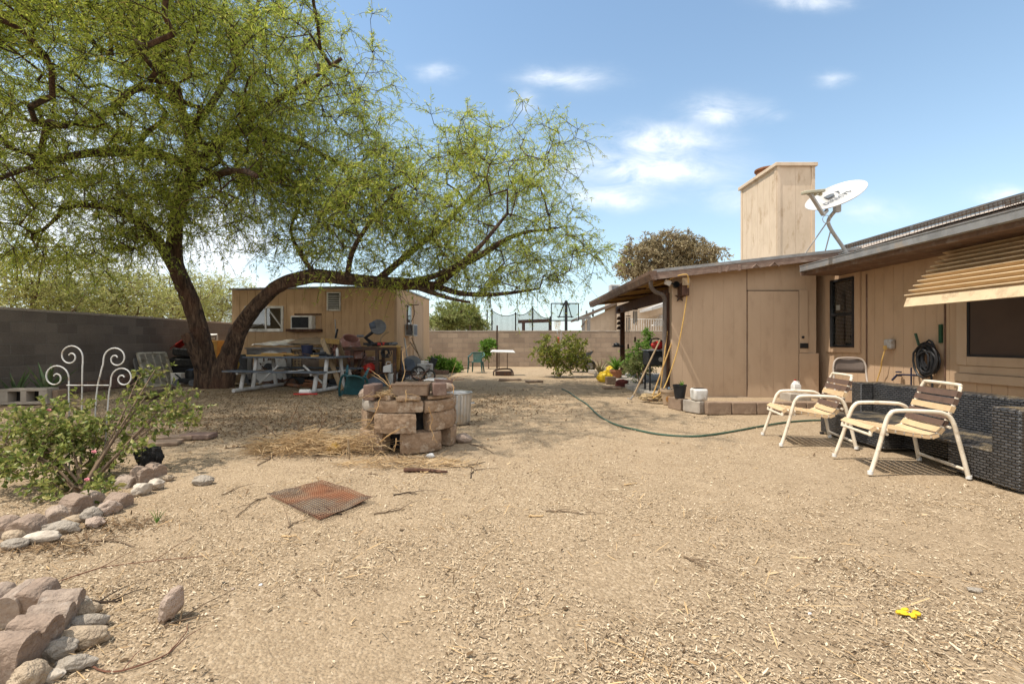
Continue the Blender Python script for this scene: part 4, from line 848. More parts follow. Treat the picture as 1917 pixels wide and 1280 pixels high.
def brm(t):
    mb = MB(); e = P(1236, 738, 9.3); mb.hexa([e + V(-.10, -.03, -.12), e + V(.10, -.03, -.12), e + V(.10, .03, -.12), e + V(-.10, .03, -.12), e + V(-.03, -.02, .1), e + V(.03, -.02, .1), e + V(.03, .02, .1), e + V(-.03, .02, .1)]); mb.build('bristles', M['straw'], t)
pole('broom', P(1236, 732, 9.3), P(1249, 620, 9.5), .014, M['yellow_wood'], 'pale wooden broom standing upright against the downspout', 'broom', brm)
pole('rake_handle', P(1221, 743, 9.2), P(1258, 640, 9.45), .014, M['yellow_wood'], 'thin slanting rake handle right of the broom', 'rake', lambda t: MB().tube([P(1212, 748, 9.2), P(1232, 750, 9.2)], .012, 6).build('rake_head', M['dark_steel'], t))
mb = MB(); rr = random.Random(9); pts = []
for i in range(90): a = i * .62; q = .20 + rr.uniform(-.06, .07); p = G(1231, 752); pts.append(p + V(q * 1.5 * math.cos(a) + rr.uniform(-.04, .04), q * math.sin(a) + rr.uniform(-.04, .04), .02 + .0014 * i + rr.uniform(0, .02)))
mb.tube(smooth_path(pts, 3), .012, 5); solo('rope_pile', mb, M['rope'], 'tangled tan rope heaped on the ground beside the painted pot', 'rope')
# painted pot, blue flower head inside
def pot(px, py, z, r0, r1, h, m, name, label, Y=None, soil=True, sq=False):
    c = G(px, py, z); t = thing(name, label, 'pot', c); mb = MB(); n = 28
    pr_ = [(r0, 0), (r1 * .97, h * .82), (r1 * 1.06, h * .83), (r1 * 1.08, h), (r1 * .96, h), (r1 * .93, h * .85)]
    mb.lathe(pr_, c, n); mb.build('pot_body', m, t)
    mb = MB(); mb.lathe([(.001, h * .84), (r1 * .93, h * .86)], c, n, capb=False); mb.build('soil', M['dark_in'], t); return t, c
t, c = pot(1252, 757, 0, .10, .155, .30, M['painted_pot'], 'flower_pot', 'buff clay pot painted with a sunflower at the patio wall corner')
mb = MB(); d = c + V(-.045, -.137, .12)
for k in range(10): a = k * .6283; mb.blob(d + V(.045 * math.cos(a), -.002 + .0 * k, .045 * math.sin(a)), (.04, .012, .03), k, 0, 1)
mb.build('painted_flower', mat('painted_petals', (.45, .22, .05), rough=.7), t); mb = MB(); mb.blob(d + V(0, -.006, 0), (.05, .012, .05), 1, 0, 2); mb.build('painted_centre', mat('flower_centre', (.35, .05, .03)), t)
def plant(name, c, n, L, W, m, label, cat='plant', lean=.5, seed=1, curve=.3, group=None, stiff=False):
    rr = random.Random(seed); mb = MB()
    for i in range(n):
        a = rr.uniform(0, 6.283); le = lean * rr.uniform(.2, 1.2); l = L * rr.uniform(.6, 1.15); d = V(math.cos(a) * le, math.sin(a) * le, 1).normalized(); s = d.cross(V(0, 0, 1)).normalized() if le > .01 else V(1, 0, 0); up = s.cross(d)
        vs = []; S = 5
        for k in range(S + 1):
            q = k / S; p = c + d * l * q + V(math.cos(a), math.sin(a), 0) * curve * l * q * q * .6 - V(0, 0, 1) * curve * l * q * q * .35; ww = W * (1 - q ** 1.6) * .5 + .0008
            vs += [p - s * ww + up * ww * .4, p - up * ww * .25, p + s * ww + up * ww * .4]
        fs = []
        for k in range(S): b = k * 3; fs += [(b, b + 1, b + 4, b + 3), (b + 1, b + 2, b + 5, b + 4)]
        mb.add(vs, fs)
    return solo(name, mb, m, label, cat, group)
plant('succulent', c + V(0, 0, .25), 14, .13, .04, mat('blue_succulent', (.16, .20, .24), (.12, .17, .2)), 'blue-grey succulent growing in the sunflower pot', lean=1.2, seed=4)
# green shrubs and odd things on the patio
def bush(name, c, ells, N, seed, label, lm, cat='shrub', h0=.03, group=None, **kw):
    t = thing(name, label, cat, c, group=group); L = []; r = random.Random(seed)
    for e in ells: q = Vector(e[0]); L.append(([c + V(r.uniform(-.03, .03), r.uniform(-.03, .03), 0), c.lerp(q, .5) + V(r.uniform(-.06, .06), 0, .04), q], [h0, h0 * .6, h0 * .3]))
    d = dict(tw=5, per=8, tl=.22, L=.075, W=.035, droop=.2, step=.12, kr=.003, twr=.003, rmin=.003, shell=.1, limb_sides=6, trunk_name='stems', crown_name='leaves'); d.update(kw)
    tree(t, L, ells, N, seed, M['twig_pale'], M['twig_pale'], lm, **d); return t
def e2(px, py, Y, rx, ry, rz): return (tuple(P(px, py, Y)), (rx, ry, rz))
bush('shrub', V(4.65, 17.3, .0), [e2(1190, 674, 17.3, .50, .4, .42), e2(1200, 652, 17.3, .35, .3, .26)], 60, 31, 'bushy green shrub behind the far patio post', M['bright_leaf'])
bush('shrub', V(3.45, 12.6, .08), [e2(1190, 690, 13, .3, .3, .22), e2(1205, 676, 13, .3, .3, .25)], 50, 32, 'dark leafy shrub left of the grill cart', M['bush_leaf'])
bush('vine', V(5.0, 17.6, .0), [e2(1211, 634, 17.6, .12, .15, .34)], 20, 33, 'slim upright climber rising above the shrubs by the patio', M['bright_leaf'], cat='vine')
t, c = pot(1154, 712, 0, .13, .2, .34, M['terracotta'], 'flower_pot', 'plain terracotta pot at the foot of the far patio post')
plant('pot_fern', c + V(0, 0, .3), 40, .58, .05, M['bright_leaf'], 'arching yellow-green plant in the terracotta pot', lean=.75, seed=6, curve=.5)
plant('agave', G(1124, 702), 26, .75, .05, mat('dry_agave', (.20, .19, .10), (.28, .22, .11)), 'dry strappy plant beside the wheelbarrow', lean=.9, seed=7, curve=.5)
mb = MB(); c = G(1132, 714); mb.blob(c + V(0, 0, .14), (.46, .34, .34), 5, .3, 4); solo('yellow_bag', mb, M['yellow'], 'crumpled yellow plastic sack by the patio slab', 'bag')
mb = MB(); mb.blob(G(1142, 704) + V(.0, 0, .22), (.30, .26, .28), 8, .25, 4); solo('yellow_bag', mb, M['yellow'], 'second yellow sack slumped behind against the terracotta pot', 'bag')
mb = MB(); mb.blob(G(1144, 706) + V(.04, -.12, .26), (.16, .05, .1), 2, .2, 3); solo('green_scoop', mb, M['bright_leaf'], 'small bright green scoop lying on the yellow sacks', 'scoop')
mb = MB(); c = G(1165, 720, .06); mb.b2(c + V(-.18, -.05, -.05), c + V(.18, .05, .02)); mb.blob(c + V(0, 0, .07), (.34, .14, .16), 5, .2, 3); solo('push_broom', mb, mat('maroon_bristle', (.11, .025, .02), (.07, .02, .015)), 'maroon broom head lying at the edge of the patio slab', 'broom')
t = thing('mailbox_ledge', 'small black tray bracketed to the far patio post', 'tray', P(1158, 652, 15.4)); mb = MB(); c = P(1157, 648, 15.4); mb.box(c, (.34, .2, .05)); mb.build('tray', M['black'], t, bevel=.01); mb = MB(); mb.blob(c + V(-.05, 0, .06), (.2, .14, .1), 4); mb.build('contents', M['gray'], t)
mb = MB(); c = G(1143, 718); mb.b2(c + V(-.14, -.1, 0), c + V(.14, .1, .2)); solo('brown_block', mb, M['conc_brown'], 'upright brown block beneath the terracotta pot', 'block', bevel=.01)
mb = MB(); c = G(1145, 727); mb.b2(c + V(-.24, -.1, 0), c + V(.24, .1, .05)); solo('stepping_stone', mb, M['conc_brown'], 'flat stepping stone just off the patio slab edge', 'stone', bevel=.012)
for i, (px, py, rz) in enumerate(((1112, 699, -.7), (1124, 705, -.7))): mb = MB(); mb.box(G(px, py) + V(0, 0, .06), (.42, .16, .14), (0, 0, rz)); solo('edging_stone', mb, M['conc'], ('pale edging stone beside the wheelbarrow wheel', 'pale edging stone in front of the dry strappy plant')[i], 'edging stone', bevel=.015)
# planter kerb in front of the patio wall
KB = [((2.93, 8.62), (3.04, 8.28)), ((3.05, 8.24), (3.22, 7.93))] + [((3.25 + .415 * i, 7.9), (3.655 + .415 * i, 7.9)) for i in range(5)] + [((5.34, 7.9), (5.85, 8.0))]
kl = ['kerb block turned back to the patio wall under the black pot', 'angled corner kerb block under the white pot', 'first straight kerb block right of the planter corner', 'second straight kerb block of the planter, right of the white pot', 'third straight kerb block of the planter, mid row', 'fourth straight kerb block, behind the left strap chair', 'fifth straight kerb block, half hidden by the left strap chair', 'last kerb block of the planter at the recessed corner']
for (a, b), l in zip(KB, kl):
    a, b = V(*a, 0), V(*b, 0); mb = MB(); mb.beam(a + V(0, 0, .095), b + V(0, 0, .095), .16 + .01 * rnd.random(), .20 + .01 * rnd.random()); roughen(solo('kerb_block', mb, M['conc'] if 'angled' in l else M['conc_brown'], l, 'kerb block', 'kerb blocks of the patio planter', bevel=.012), 3, .010)
mb = MB(); mb.b2((3.1, 8.35, -.05), (5.9, 9.36, .10)); mb.b2((3.4, 8.0, -.05), (5.9, 8.34, .09)); struct('planter_soil', mb, 'ground')
t = thing('black_pot', 'black nursery pot on the planter kerb', 'pot', V(2.99, 8.38, .205)); c = V(2.99, 8.38, .205)
mb = MB(); mb.lathe([(.085, 0), (.115, .21), (.122, .21), (.122, .235), (.112, .235), (.108, .18)], c, 28); mb.build('pot_body', M['black'], t); mb = MB(); mb.lathe([(.001, .19), (.108, .19)], c, 20, capb=False); mb.build('soil', M['dark_in'], t)
plant('seedling', c + V(.03, 0, .18), 9, .14, .03, M['bright_leaf'], 'little green seedling in the black nursery pot', lean=.4, seed=3)
t = thing('white_pot', 'square off-white pot on the corner kerb block', 'pot', V(3.2, 8.05, .205)); c = V(3.2, 8.05, .205); mb = MB()
mb.hexa([c + V(-.112, -.112, 0), c + V(.112, -.112, 0), c + V(.112, .112, 0), c + V(-.112, .112, 0), c + V(-.12, -.12, .2), c + V(.12, -.12, .2), c + V(.12, .12, .2), c + V(-.12, .12, .2)]); mb.build('pot_body', M['white'], t, bevel=.035, seg=3)
mb = MB(); mb.b2(c + V(-.085, -.085, .2005), c + V(.085, .085, .204)); mb.build('soil', M['dark_in'], t)
mb = MB(); c = P(1341, 747, 8.1); c.z = .10; mb.tube([c, c + V(0, 0, .06)], .004, 4)
for k in range(6): mb.blob(c + V(.02 * math.cos(k), .02 * math.sin(k), .07), (.03, .03, .015), k, .1, 1)
solo('weed', mb, M['yellow'], 'tiny yellow flower head behind the planter kerb', 'flower')
t = thing('milk_jug', 'white plastic milk jug standing on a slab by the patio wall', 'jug', P(1490, 735, 8.9)); c = P(1490, 735, 8.9)
mb = MB(); mb.hexa([c + V(-.07, -.06, 0), c + V(.07, -.06, 0), c + V(.07, .06, 0), c + V(-.07, .06, 0), c + V(-.07, -.06, .15), c + V(.07, -.06, .15), c + V(.07, .06, .15), c + V(-.07, .06, .15)]); mb.hexa([c + V(-.07, -.06, .15), c + V(.07, -.06, .15), c + V(.07, .06, .15), c + V(-.07, .06, .15), c + V(-.03, -.02, .23), c + V(.0, -.02, .23), c + V(.0, .02, .23), c + V(-.03, .02, .23)]); mb.build('jug_body', M['white_gloss'], t, bevel=.012)
mb = MB(); mb.lathe([(.02, .23), (.02, .25)], c + V(-.015, 0, 0), 12, capt=True); mb.build('cap', M['red'], t)
mb = MB(); mb.tube(smooth_path([c + V(.0, 0, .21), c + V(.06, 0, .2), c + V(.066, 0, .12)], 4), .011, 6); mb.build('jug_handle', M['white_gloss'], t)
mb = MB(); c = P(1490, 735, 8.9); mb.b2((c.x - .2, 8.75, .0), (c.x + .2, 9.1, c.z - .002)); solo('slab', mb, M['conc'], 'thick grey slab under the milk jug against the patio wall', 'slab', bevel=.012)
# ------------------------------------------------------------------ shed
SY, SB, SX0, SX1 = 14.6, 20.4, -8.69, -3.6
S = thing('shed', 'flat roofed tan shed with grooved plywood walls behind the mesquite', 'shed', V(-6.1, 17.5, 0))
def sz(x): return 2.80 + (x - SX0) / (SX1 - SX0) * .10
mb = MB(); siding(mb, (SX0, SY, 0), (SX1, SY, 0), -.05, lambda q: sz(q.x), (0, -1, 0), .24, .012, .012, .08); siding(mb, (SX1, SB, 0), (SX1, SY + .09, 0), -.05, lambda q: 2.9 + (q.y - SY) * .018, (1, 0, 0), .2, .012, .012, .08)
mb.b2((SX0, SY + .09, -.05), (SX0 + .08, SB, 2.78)); mb.b2((SX0, SB, -.05), (SX1 - .09, SB + .08, 2.78)); mb.build('wall', mat('orange_tan_paint', (.56, .37, .215), (.50, .325, .185), (.43, .275, .155), scale=3, st=(2, 2, .4), bump=.3, rough=.9), S)
mb = MB(); mb.hexa([(SX0 - .05, SY - .08, 2.81), (SX1 + .04, SY - .08, 2.905), (SX1 + .04, SB + .1, 3.02), (SX0 - .05, SB + .1, 2.92), (SX0 - .05, SY - .08, 2.86), (SX1 + .04, SY - .08, 2.955), (SX1 + .04, SB + .1, 3.07), (SX0 - .05, SB + .1, 2.97)]); mb.build('roof', M['gray_metal'], S)
mb = MB(); mb.b2((SX1 - .05, SY - .03, -.05), (SX1 + .018, SY - .013, 2.88)); mb.build('corner_board', M['trim'], S)
def sp(px, py): return P(px, py, SY - .015)
def frame(parent, name, px0, py0, px1, py1, w, m, d=.05):
    a, b = sp(px0, py0), sp(px1, py1); y = SY - .013; mb = MB()
    mb.b2((a.x, y - d, b.z), (a.x + w, y, a.z)); mb.b2((b.x - w, y - d, b.z), (b.x, y, a.z)); mb.b2((a.x + w, y - d, a.z - w), (b.x - w, y, a.z)); mb.b2((a.x + w, y - d * 1.2, b.z), (b.x - w, y, b.z + w * 1.3)); return mb.build(name, m, parent, bevel=.004), a, b
wn, a, b = frame(S, 'window', 459, 573, 531, 621, .07, M['white'])
mb = MB(); xm = (a.x + b.x) / 2 + .05; mb.b2((xm - .02, SY - .05, b.z + .09), (xm + .02, SY - .014, a.z - .07)); mb.build('mullion', M['white'], wn)
mb = MB(); mb.b2((a.x + .07, SY - .03, b.z + .09), (b.x - .07, SY - .026, a.z - .07)); mb.build('pane', M['glass'], wn)
mb = MB(); mb.b2((a.x + .06, SY - .0145, b.z + .08), (b.x - .06, SY - .0128, a.z - .06)); mb.build('inner_board', M['cardboard'], wn)
mb = MB(); mb.beam((xm + .14, SY - .022, a.z - .16), (xm + .5, SY - .022, b.z + .14), .006, .15, (0, 1, 0)); mb.build('paper_roll', M['white'], wn); mb = MB(); mb.beam((xm - .42, SY - .022, b.z + .15), (xm - .08, SY - .022, b.z + .24), .006, .17, (0, 1, 0)); mb.build('box_inside', M['ltgray'], wn)
ac = thing; acb, a, b = frame(S, 'air_conditioner', 548, 590, 602, 617, .03, M['trim'], .03)
mb = MB(); c0, c1 = sp(552, 592), sp(591, 617); mb.b2((c0.x, SY - .30, c1.z), (c1.x, SY - .014, c0.z)); mb.build('casing', M['white'], acb, bevel=.01)
mb = MB(); mb.b2((c0.x + .04, SY - .304, c1.z + .05), (c1.x - .10, SY - .301, c0.z - .04)); 
for i in range(11): z = c1.z + .07 + i * .026; mb.b2((c0.x + .05, SY - .312, z), (c1.x - .11, SY - .305, z + .008))
mb.build('grille', M['black'], acb)
mb = MB(); p0, p1 = sp(544, 616), sp(604, 621); mb.b2((p0.x, SY - .34, p1.z), (p1.x, SY - .014, p0.z - .002)); mb.build('shelf_board', M['dark_wood'], acb)
mb = MB(); p0, p1 = sp(552, 587), sp(602, 590); mb.b2((p0.x, SY - .06, p1.z), (p1.x, SY - .014, p0.z)); mb.build('top_trim', M['dark_wood'], acb)
vt, a, b = frame(S, 'gable_vent', 612, 547, 638, 582, .04, M['white'], .03); mb = MB(); mb.b2((a.x + .04, SY - .016, b.z + .04), (b.x - .04, SY - .0125, a.z - .04)); mb.build('vent_backing', M['dark_in'], vt)
mb = MB()
for i in range(8): z = b.z + .08 + i * .057; mb.box(((a.x + b.x) / 2, SY - .03, z), (b.x - a.x - .08, .035, .008), (R(40), 0, 0))
mb.build('louvres', M['white'], vt)
def sx(px): return SX1 / ((px - CX) / F)
def szz(px, py): return CH - (py - CY) / F * sx(px)
mb = MB(); y0, y1 = sx(773), sx(790); X = SX1 + .013; zt = szz(775, 566); mb.b2((X, y0, .03), (X + .02, y1, zt)); dr = mb.build('door', M['tan'], S)
mb = MB(); mb.b2((X, y1, .03), (X + .03, y1 + .09, zt + .09)); mb.b2((X, y0 - .09, .03), (X + .03, y0, zt + .09)); mb.b2((X, y0, zt), (X + .03, y1, zt + .09)); mb.build('door_frame', M['trim'], dr)
mb = MB(); y0, y1 = sx(760), sx(769); z1, z0 = szz(764, 575), szz(764, 604); mb.b2((X, y0, z0), (X + .02, y0 + .06, z1)); mb.b2((X, y1 - .06, z0), (X + .02, y1, z1)); mb.b2((X, y0, z1), (X + .02, y1, z1 + .06)); mb.b2((X, y0, z0 - .06), (X + .02, y1, z0)); w2 = mb.build('window', M['white'], S); mb = MB(); mb.b2((X + .001, y0 + .06, z0), (X + .008, y1 - .06, z1)); mb.build('pane', M['glass'], w2)
mb = MB(); yy0 = sx(757); mb.b2((X + .001, yy0, szz(760, 629)), (X + .30, yy0 + .62, szz(760, 607))); a2 = mb.build('air_conditioner', M['ltgray'], S, bevel=.01)
mb = MB(); mb.b2((X + .301, yy0 + .05, szz(760, 627)), (X + .306, yy0 + .57, szz(760, 609))); mb.b2((X + .05, yy0 - .006, szz(760, 627)), (X + .26, yy0 - .001, szz(760, 609))); mb.build('grille', M['gray'], a2)
mb = MB(); p = V(SX1 + .03, sx(756), szz(756, 572)); mb.tube([p, p + V(.45, .1, .04)], .015, 6); mb.tube([p + V(.1, 0, 0), p + V(.08, 0, -.8)], .02, 6); mb.tube(smooth_path([p + V(.3, 0, 0), p + V(.33, -.05, -.3), p + V(.2, 0, -.6), p + V(.25, .05, -.9)], 4), .012, 6); solo('hanging_tools', mb, M['dark_steel'], 'rusty rods and wire hanging by the shed side window', 'tools')

# ------------------------------------------------------------------ work area before the shed
t = thing('workbench', 'grey timber workbench frame right against the shed front', 'workbench', V(-6.4, 13.5, 0))
x0, x1, x2 = P(468, 0, 13.2).x, P(542, 0, 13.2).x, P(604, 0, 13.2).x
for x, y in ((x0, 13.2), (x1, 13.2), (x2, 13.2), (x0, 13.95), (x2, 13.95)): mb = MB(); mb.b2((x - .06, y - .045, 0), (x + .06, y + .045, 1.0)); mb.build('post', M['gray_wood_v'], t, bevel=.006)
mb = MB(); mb.b2((x0 - .06, 13.13, 1.0), (x1 + .06, 13.17, .84)); mb.build('front_rail', M['gray_wood'], t, bevel=.004); mb = MB(); mb.b2((x0 - .05, 13.155, .06), (x1 + .05, 13.245, .16)); mb.build('foot_rail', M['gray_wood'], t, bevel=.004)
mb = MB(); mb.b2((x0 - .1, 13.1, 1.003), (x2 + .1, 14.05, 1.04)); mb.build('benchtop', M['gray_wood'], t, bevel=.004)
mb = MB(); mb.b2((x0 + .05, 13.25, .12), (x2 - .05, 13.9, .15)); mb.build('lower_shelf', M['gray_wood'], t)
def sheet(a, b, c, d, n, amp, seed, th=.006):
    a, b, c, d = map(Vector, (a, b, c, d)); vs = []
    for j in range(n + 1):
        for i in range(n + 1):
            u, v = i / n, j / n; p = (a * (1 - u) + b * u) * (1 - v) + (d * (1 - u) + c * u) * v; vs.append(p + V(0, 0, amp * (1 + noise.noise(Vector((u * 4, v * 3, seed))) + .5 * noise.noise(Vector((u * 11, v * 9, seed))))))
    k = len(vs); vs += [v - V(0, 0, th) for v in vs]; mb = MB(); N = n + 1
    fs = [(j * N + i, j * N + i + 1, (j + 1) * N + i + 1, (j + 1) * N + i) for j in range(n) for i in range(n)]
    return mb.add(vs, fs + [tuple(q + k for q in reversed(f)) for f in fs])
solo('crumpled_sheet', sheet((x0 + .1, 13.08, 1.06), (x0 + 1.7, 13.05, 1.07), (x0 + 1.75, 14.0, 1.26), (x0 + .15, 14.0, 1.16), 20, .05, 3), M['paper'], 'crumpled pale sheet spread over the grey workbench', 'sheet')
solo('crumpled_sheet', sheet((x0 + 1.1, 13.0, 1.12), (x2 + .15, 12.95, 1.08), (x2 + .25, 13.9, 1.24), (x0 + 1.2, 13.95, 1.30), 18, .05, 8), M['cardboard'], 'tan curled cardboard at the right end of the grey workbench', 'cardboard')
# picnic table with white pipe legs
O = V(-5.42, 11.95, 0); rz = R(-11); T = thing('picnic_table', 'picnic table of slate planks on white pipe legs', 'picnic table', O, rz)
for i, y in enumerate((-.36, -.12, .12, .36)): mb = MB(); mb.b2((-1.25, y - .115, .80), (1.25, y + .115, .84)); mb.build('top_plank', M['blue_gray'], T, True, bevel=.006)
for y in (-.86, .86): mb = MB(); mb.b2((-1.35, y - .14, .475), (1.25, y + .14, .515)); mb.build('bench_plank', M['blue_gray'], T, True, bevel=.006)
M['pvc'] = mat('grimy_white_pipe', (.50, .49, .47), (.40, .39, .37), (.30, .26, .21), scale=9, rough=.5)
for x in (-.98, .98):
    mb = MB(); mb.tube([(x, -1.05, .05), (x, 1.05, .05)], .048, 12); mb.build('foot_pipe', M['pvc'], T, True)
    for s in (-1, 1):
        mb = MB(); mb.tube([(x, s * .82, .05), (x, s * .72, .475)], .048, 12); mb.build('leg', M['pvc'], T, True)
        mb = MB(); mb.tube([(x, s * .42, .05), (x, s * .30, .80)], .048, 12); mb.build('leg', M['pvc'], T, True)
    mb = MB(); mb.tube([(x, -.95, .45), (x, .95, .45)], .03, 10); mb.build('cross_pipe', M['pvc'], T, True)
    mb = MB(); mb.tube([(x * .92, -.3, .16), (x * .35, -.3, .62)], .026, 10); mb.build('brace', M['pvc'], T, True)
loc = lambda x, y, z: Matrix.LocRotScale(O, Euler((0, 0, rz)), None) @ V(x, y, z)
def lsolo(name, f, m, label, cat, **k): mb = MB(); f(mb); mb.v = [Matrix.LocRotScale(O, Euler((0, 0, rz)), None) @ v for v in mb.v]; return solo(name, mb, m, label, cat, **k)
for i, (xx, yy, zz, L, a, l) in enumerate(((-.72, -.30, .86, 1.0, .06, 'long yellow board lying at the front of the picnic table top'), (-.45, -.16, .87, 1.1, -.05, 'second yellow board lying behind the front one'), (-.42, -.24, .905, .85, .04, 'short yellow board topmost of the timber on the picnic table'))):
    lsolo('timber_board', lambda mb: mb.box((xx, yy, zz), (L, .09, .035), (0, 0, a)), M['yellow_wood'], l, 'board', group='boards on the picnic table', bevel=.003)
def bucket(mb): mb.lathe([(.11, 0), (.14, .26), (.15, .26), (.15, .28), (.135, .28), (.105, .02)], (.20, .05, .842), 20); mb.tube(arc((.20, .05, 1.1), .14, 200, 340, 8), .004, 4)
lsolo('bucket', bucket, M['navy'], 'navy bucket standing on the picnic table', 'bucket')
lsolo('cordless_drill', lambda mb: (mb.tube([(.62, -.28, .90), (.90, -.22, .91)], [.035, .05], 10), mb.tube([(.88, -.22, .9), (.96, -.16, .86)], .03, 8), mb.box((.98, -.15, .865), (.09, .08, .04)), mb.tube([(.5, -.3, .895), (.62, -.28, .9)], .012, 6)), M['black'], 'black power drill lying on the picnic table', 'drill')
lsolo('wood_offcut', lambda mb: mb.box((.72, -.40, .862), (.18, .06, .04), (0, 0, .3)), M['yellow_wood'], 'small yellow offcut beside the drill on the picnic table', 'offcut')
lsolo('spray_can', lambda mb: (mb.lathe([(.03, 0), (.033, .01), (.033, .17), (.02, .19), (.015, .21)], (1.1, -.05, .842), 12, capt=True)), M['ltgray'], 'grey spray can at the right end of the picnic table', 'can')
lsolo('trowel', lambda mb: (mb.box((.48, -.86, .523), (.22, .09, .008), (0, 0, .2)), mb.tube([(.58, -.84, .53), (.72, -.82, .545)], .014, 6)), M['ltgray'], 'pale trowel lying on the near picnic bench', 'trowel')
for k, (xx, l) in enumerate(((-.4, 'brown bark scrap at the left of the near picnic bench'), (.1, 'brown bark scrap in the middle of the near picnic bench'))): lsolo('bark_scrap', lambda mb: mb.blob((xx, -.87, .525), (.3, .12, .03), k, .4, 2), M['twig_pale'], l, 'bark')
# stuff below and between
def Bx(name, px, py, Y, d, m, label, cat, rot=None, bevel=.006, **k): c = P(px, py, Y); mb = MB(); mb.box(c, d, rot); return solo(name, mb, m, label, cat, bevel=bevel, **k)
t = thing('cable_spool', 'round grey spool end leaning under the workbench', 'spool', P(503, 718, 12.95)); c = P(506, 688, 13.0); c.z = max(c.z, .47)
mb = MB(); mb.lathe([(.46, 0), (.46, .035), (.02, .035)], c, 36, Matrix.Rotation(R(84), 3, 'X')); mb.build('spool_disc', M['ltgray'], t); mb = MB(); mb.lathe([(.12, .035), (.12, .12), (.02, .12)], c, 20, Matrix.Rotation(R(84), 3, 'X')); mb.build('hub', M['black'], t)
mb = MB(); rr = random.Random(3)
for k in range(9): a = V(c.x + rr.uniform(-.3, .2), 12.85, c.z + rr.uniform(-.1, .25)); mb.tube([a, a + V(rr.uniform(-.2, .2), .05, rr.uniform(-.18, .18))], .02, 5)
mb.tube([(c.x - .3, 12.85, c.z - .1), (c.x + .35, 12.85, c.z - .05)], .03, 6); solo('engine_parts', mb, M['dark_steel'], 'jumble of dark engine parts in front of the grey spool', 'engine parts')
t = thing('lattice_crate', 'tan lattice crate beneath the workbench', 'crate', P(557, 716, 13.35)); cc = P(557, 680, 13.35)
mb = MB()
for i in range(7): mb.b2((cc.x - .3 + i * .095, 13.3, .16), (cc.x - .265 + i * .095, 13.315, .95))
for i in range(10): mb.b2((cc.x - .32, 13.285, .2 + i * .08), (cc.x + .32, 13.298, .225 + i * .08))
mb.build('lattice', M['bare_wood'], t); mb = MB(); mb.b2((cc.x - .3, 13.33, .16), (cc.x + .3, 13.85, .95)); mb.build('crate_box', M['brown_box'], t)
Bx('storage_case', 590, 688, 13.4, (.62, .35, .50), M['brown_box'], 'flat brown storage case beneath the workbench', 'case')
Bx('storage_case', 614, 690, 13.1, (.34, .4, .55), M['cardboard'], 'tall brown carton between workbench and timber frame', 'carton')
Bx('white_box', 535, 684, 13.5, (.16, .16, .18), M['white'], 'little white box beside the grey spool', 'box')
Bx('carton', 437, 705, 12.7, (.35, .35, .32), M['cardboard'], 'cardboard carton behind the right trunk of the mesquite', 'carton')
mb = MB(); c = P(452, 683, 13.3); mb.hexa([c + V(-.28, -.2, -.5), c + V(.32, -.2, -.5), c + V(.32, .2, -.5), c + V(-.28, .2, -.5), c + V(-.20, -.2, .1), c + V(-.0, -.2, .3), c + V(.0, .2, .3), c + V(-.20, .2, .1)]); solo('sheet_metal_hood', mb, M['gray'], 'bent grey metal hood beside the right trunk', 'hood')
mb = MB(); c = P(438, 690, 12.6); mb.lathe([(.1, 0), (.14, .12), (.1, .25), (.02, .27)], c, 14); solo('orange_jar', mb, M['gourd'], 'yellow jar behind the right trunk', 'jar')
rr = random.Random(12); SCR = [('paint_can', 'ltgray', 'grey paint can'), ('pipe_offcut', 'rust', 'rusty pipe offcut'), ('plastic_tub', 'black', 'black plastic tub'), ('bottle', 'white_gloss', 'white plastic bottle'), ('machine_part', 'dark_steel', 'dark rusty machine part'), ('wood_block', 'bare_wood', 'weathered wood block'), ('rag_bundle', 'rust', 'rust-coloured rag bundle')]
where = ['under the left end of the picnic table', 'under the middle of the picnic table', 'under the right end of the picnic table', 'behind the right pipe legs', 'on the ground before the workbench', 'near the wooden A-frame']
pxs = [(556, 715), (568, 708), (583, 718), (597, 712), (548, 722), (572, 722), (606, 708), (590, 704), (560, 726), (612, 716), (532, 716), (520, 722), (630, 712), (641, 708), (648, 716), (664, 708), (676, 714), (486, 712)]
for i, (px, py) in enumerate(pxs):
    nm, mm, lb = SCR[i % 7]; c = G(px, py); mb = MB(); s = rr.uniform(.8, 1.2); a = rr.uniform(0, 3.1); d = V(math.cos(a), math.sin(a), 0)
    if nm == 'paint_can': mb.lathe([(.09, 0), (.09, .2), (.095, .2), (.095, .215), (.08, .215)], c, 16, capt=True)
    elif nm == 'pipe_offcut': mb.tube([c + V(0, 0, .05), c + d * .6 * s + V(0, 0, .06)], .045, 10)
    elif nm == 'plastic_tub': mb.lathe([(.13, 0), (.17, .2), (.18, .2), (.18, .22), (.16, .22), (.12, .03)], c, 18)
    elif nm == 'bottle': mb.lathe([(.06, 0), (.065, .02), (.065, .18), (.025, .24), (.025, .27)], c, 14, capt=True)
    elif nm == 'machine_part': mb.blob(c + V(0, 0, .09), (.3, .22, .2), i, .5, 2); mb.tube([c + V(0, 0, .1), c + d * .35 + V(0, 0, .2)], .03, 6); mb.lathe([(.1, 0), (.1, .04)], c + V(.05, -.1, .1), 14, Matrix.Rotation(R(80), 3, 'X'), capt=True)
    elif nm == 'wood_block': mb.box(c + V(0, 0, .05), (.4 * s, .12, .1), (0, 0, a))
    else: mb.blob(c + V(0, 0, .08), (.34, .24, .18), i, .4, 3)
    n6 = where[min(5, int((px - 480) / 35)) if i % 2 else (i * 5) % 6 if False else min(5, int((px - 480) / 35))]
    ref = ('nearer the camera', 'deeper in the clutter')[py < 714] + (', leftmost' if i == 4 else '')
    solo(nm, mb, M[mm], f'{lb} {n6}, {ref}', 'clutter' if nm == 'machine_part' else nm.replace('_', ' '), bevel=0)
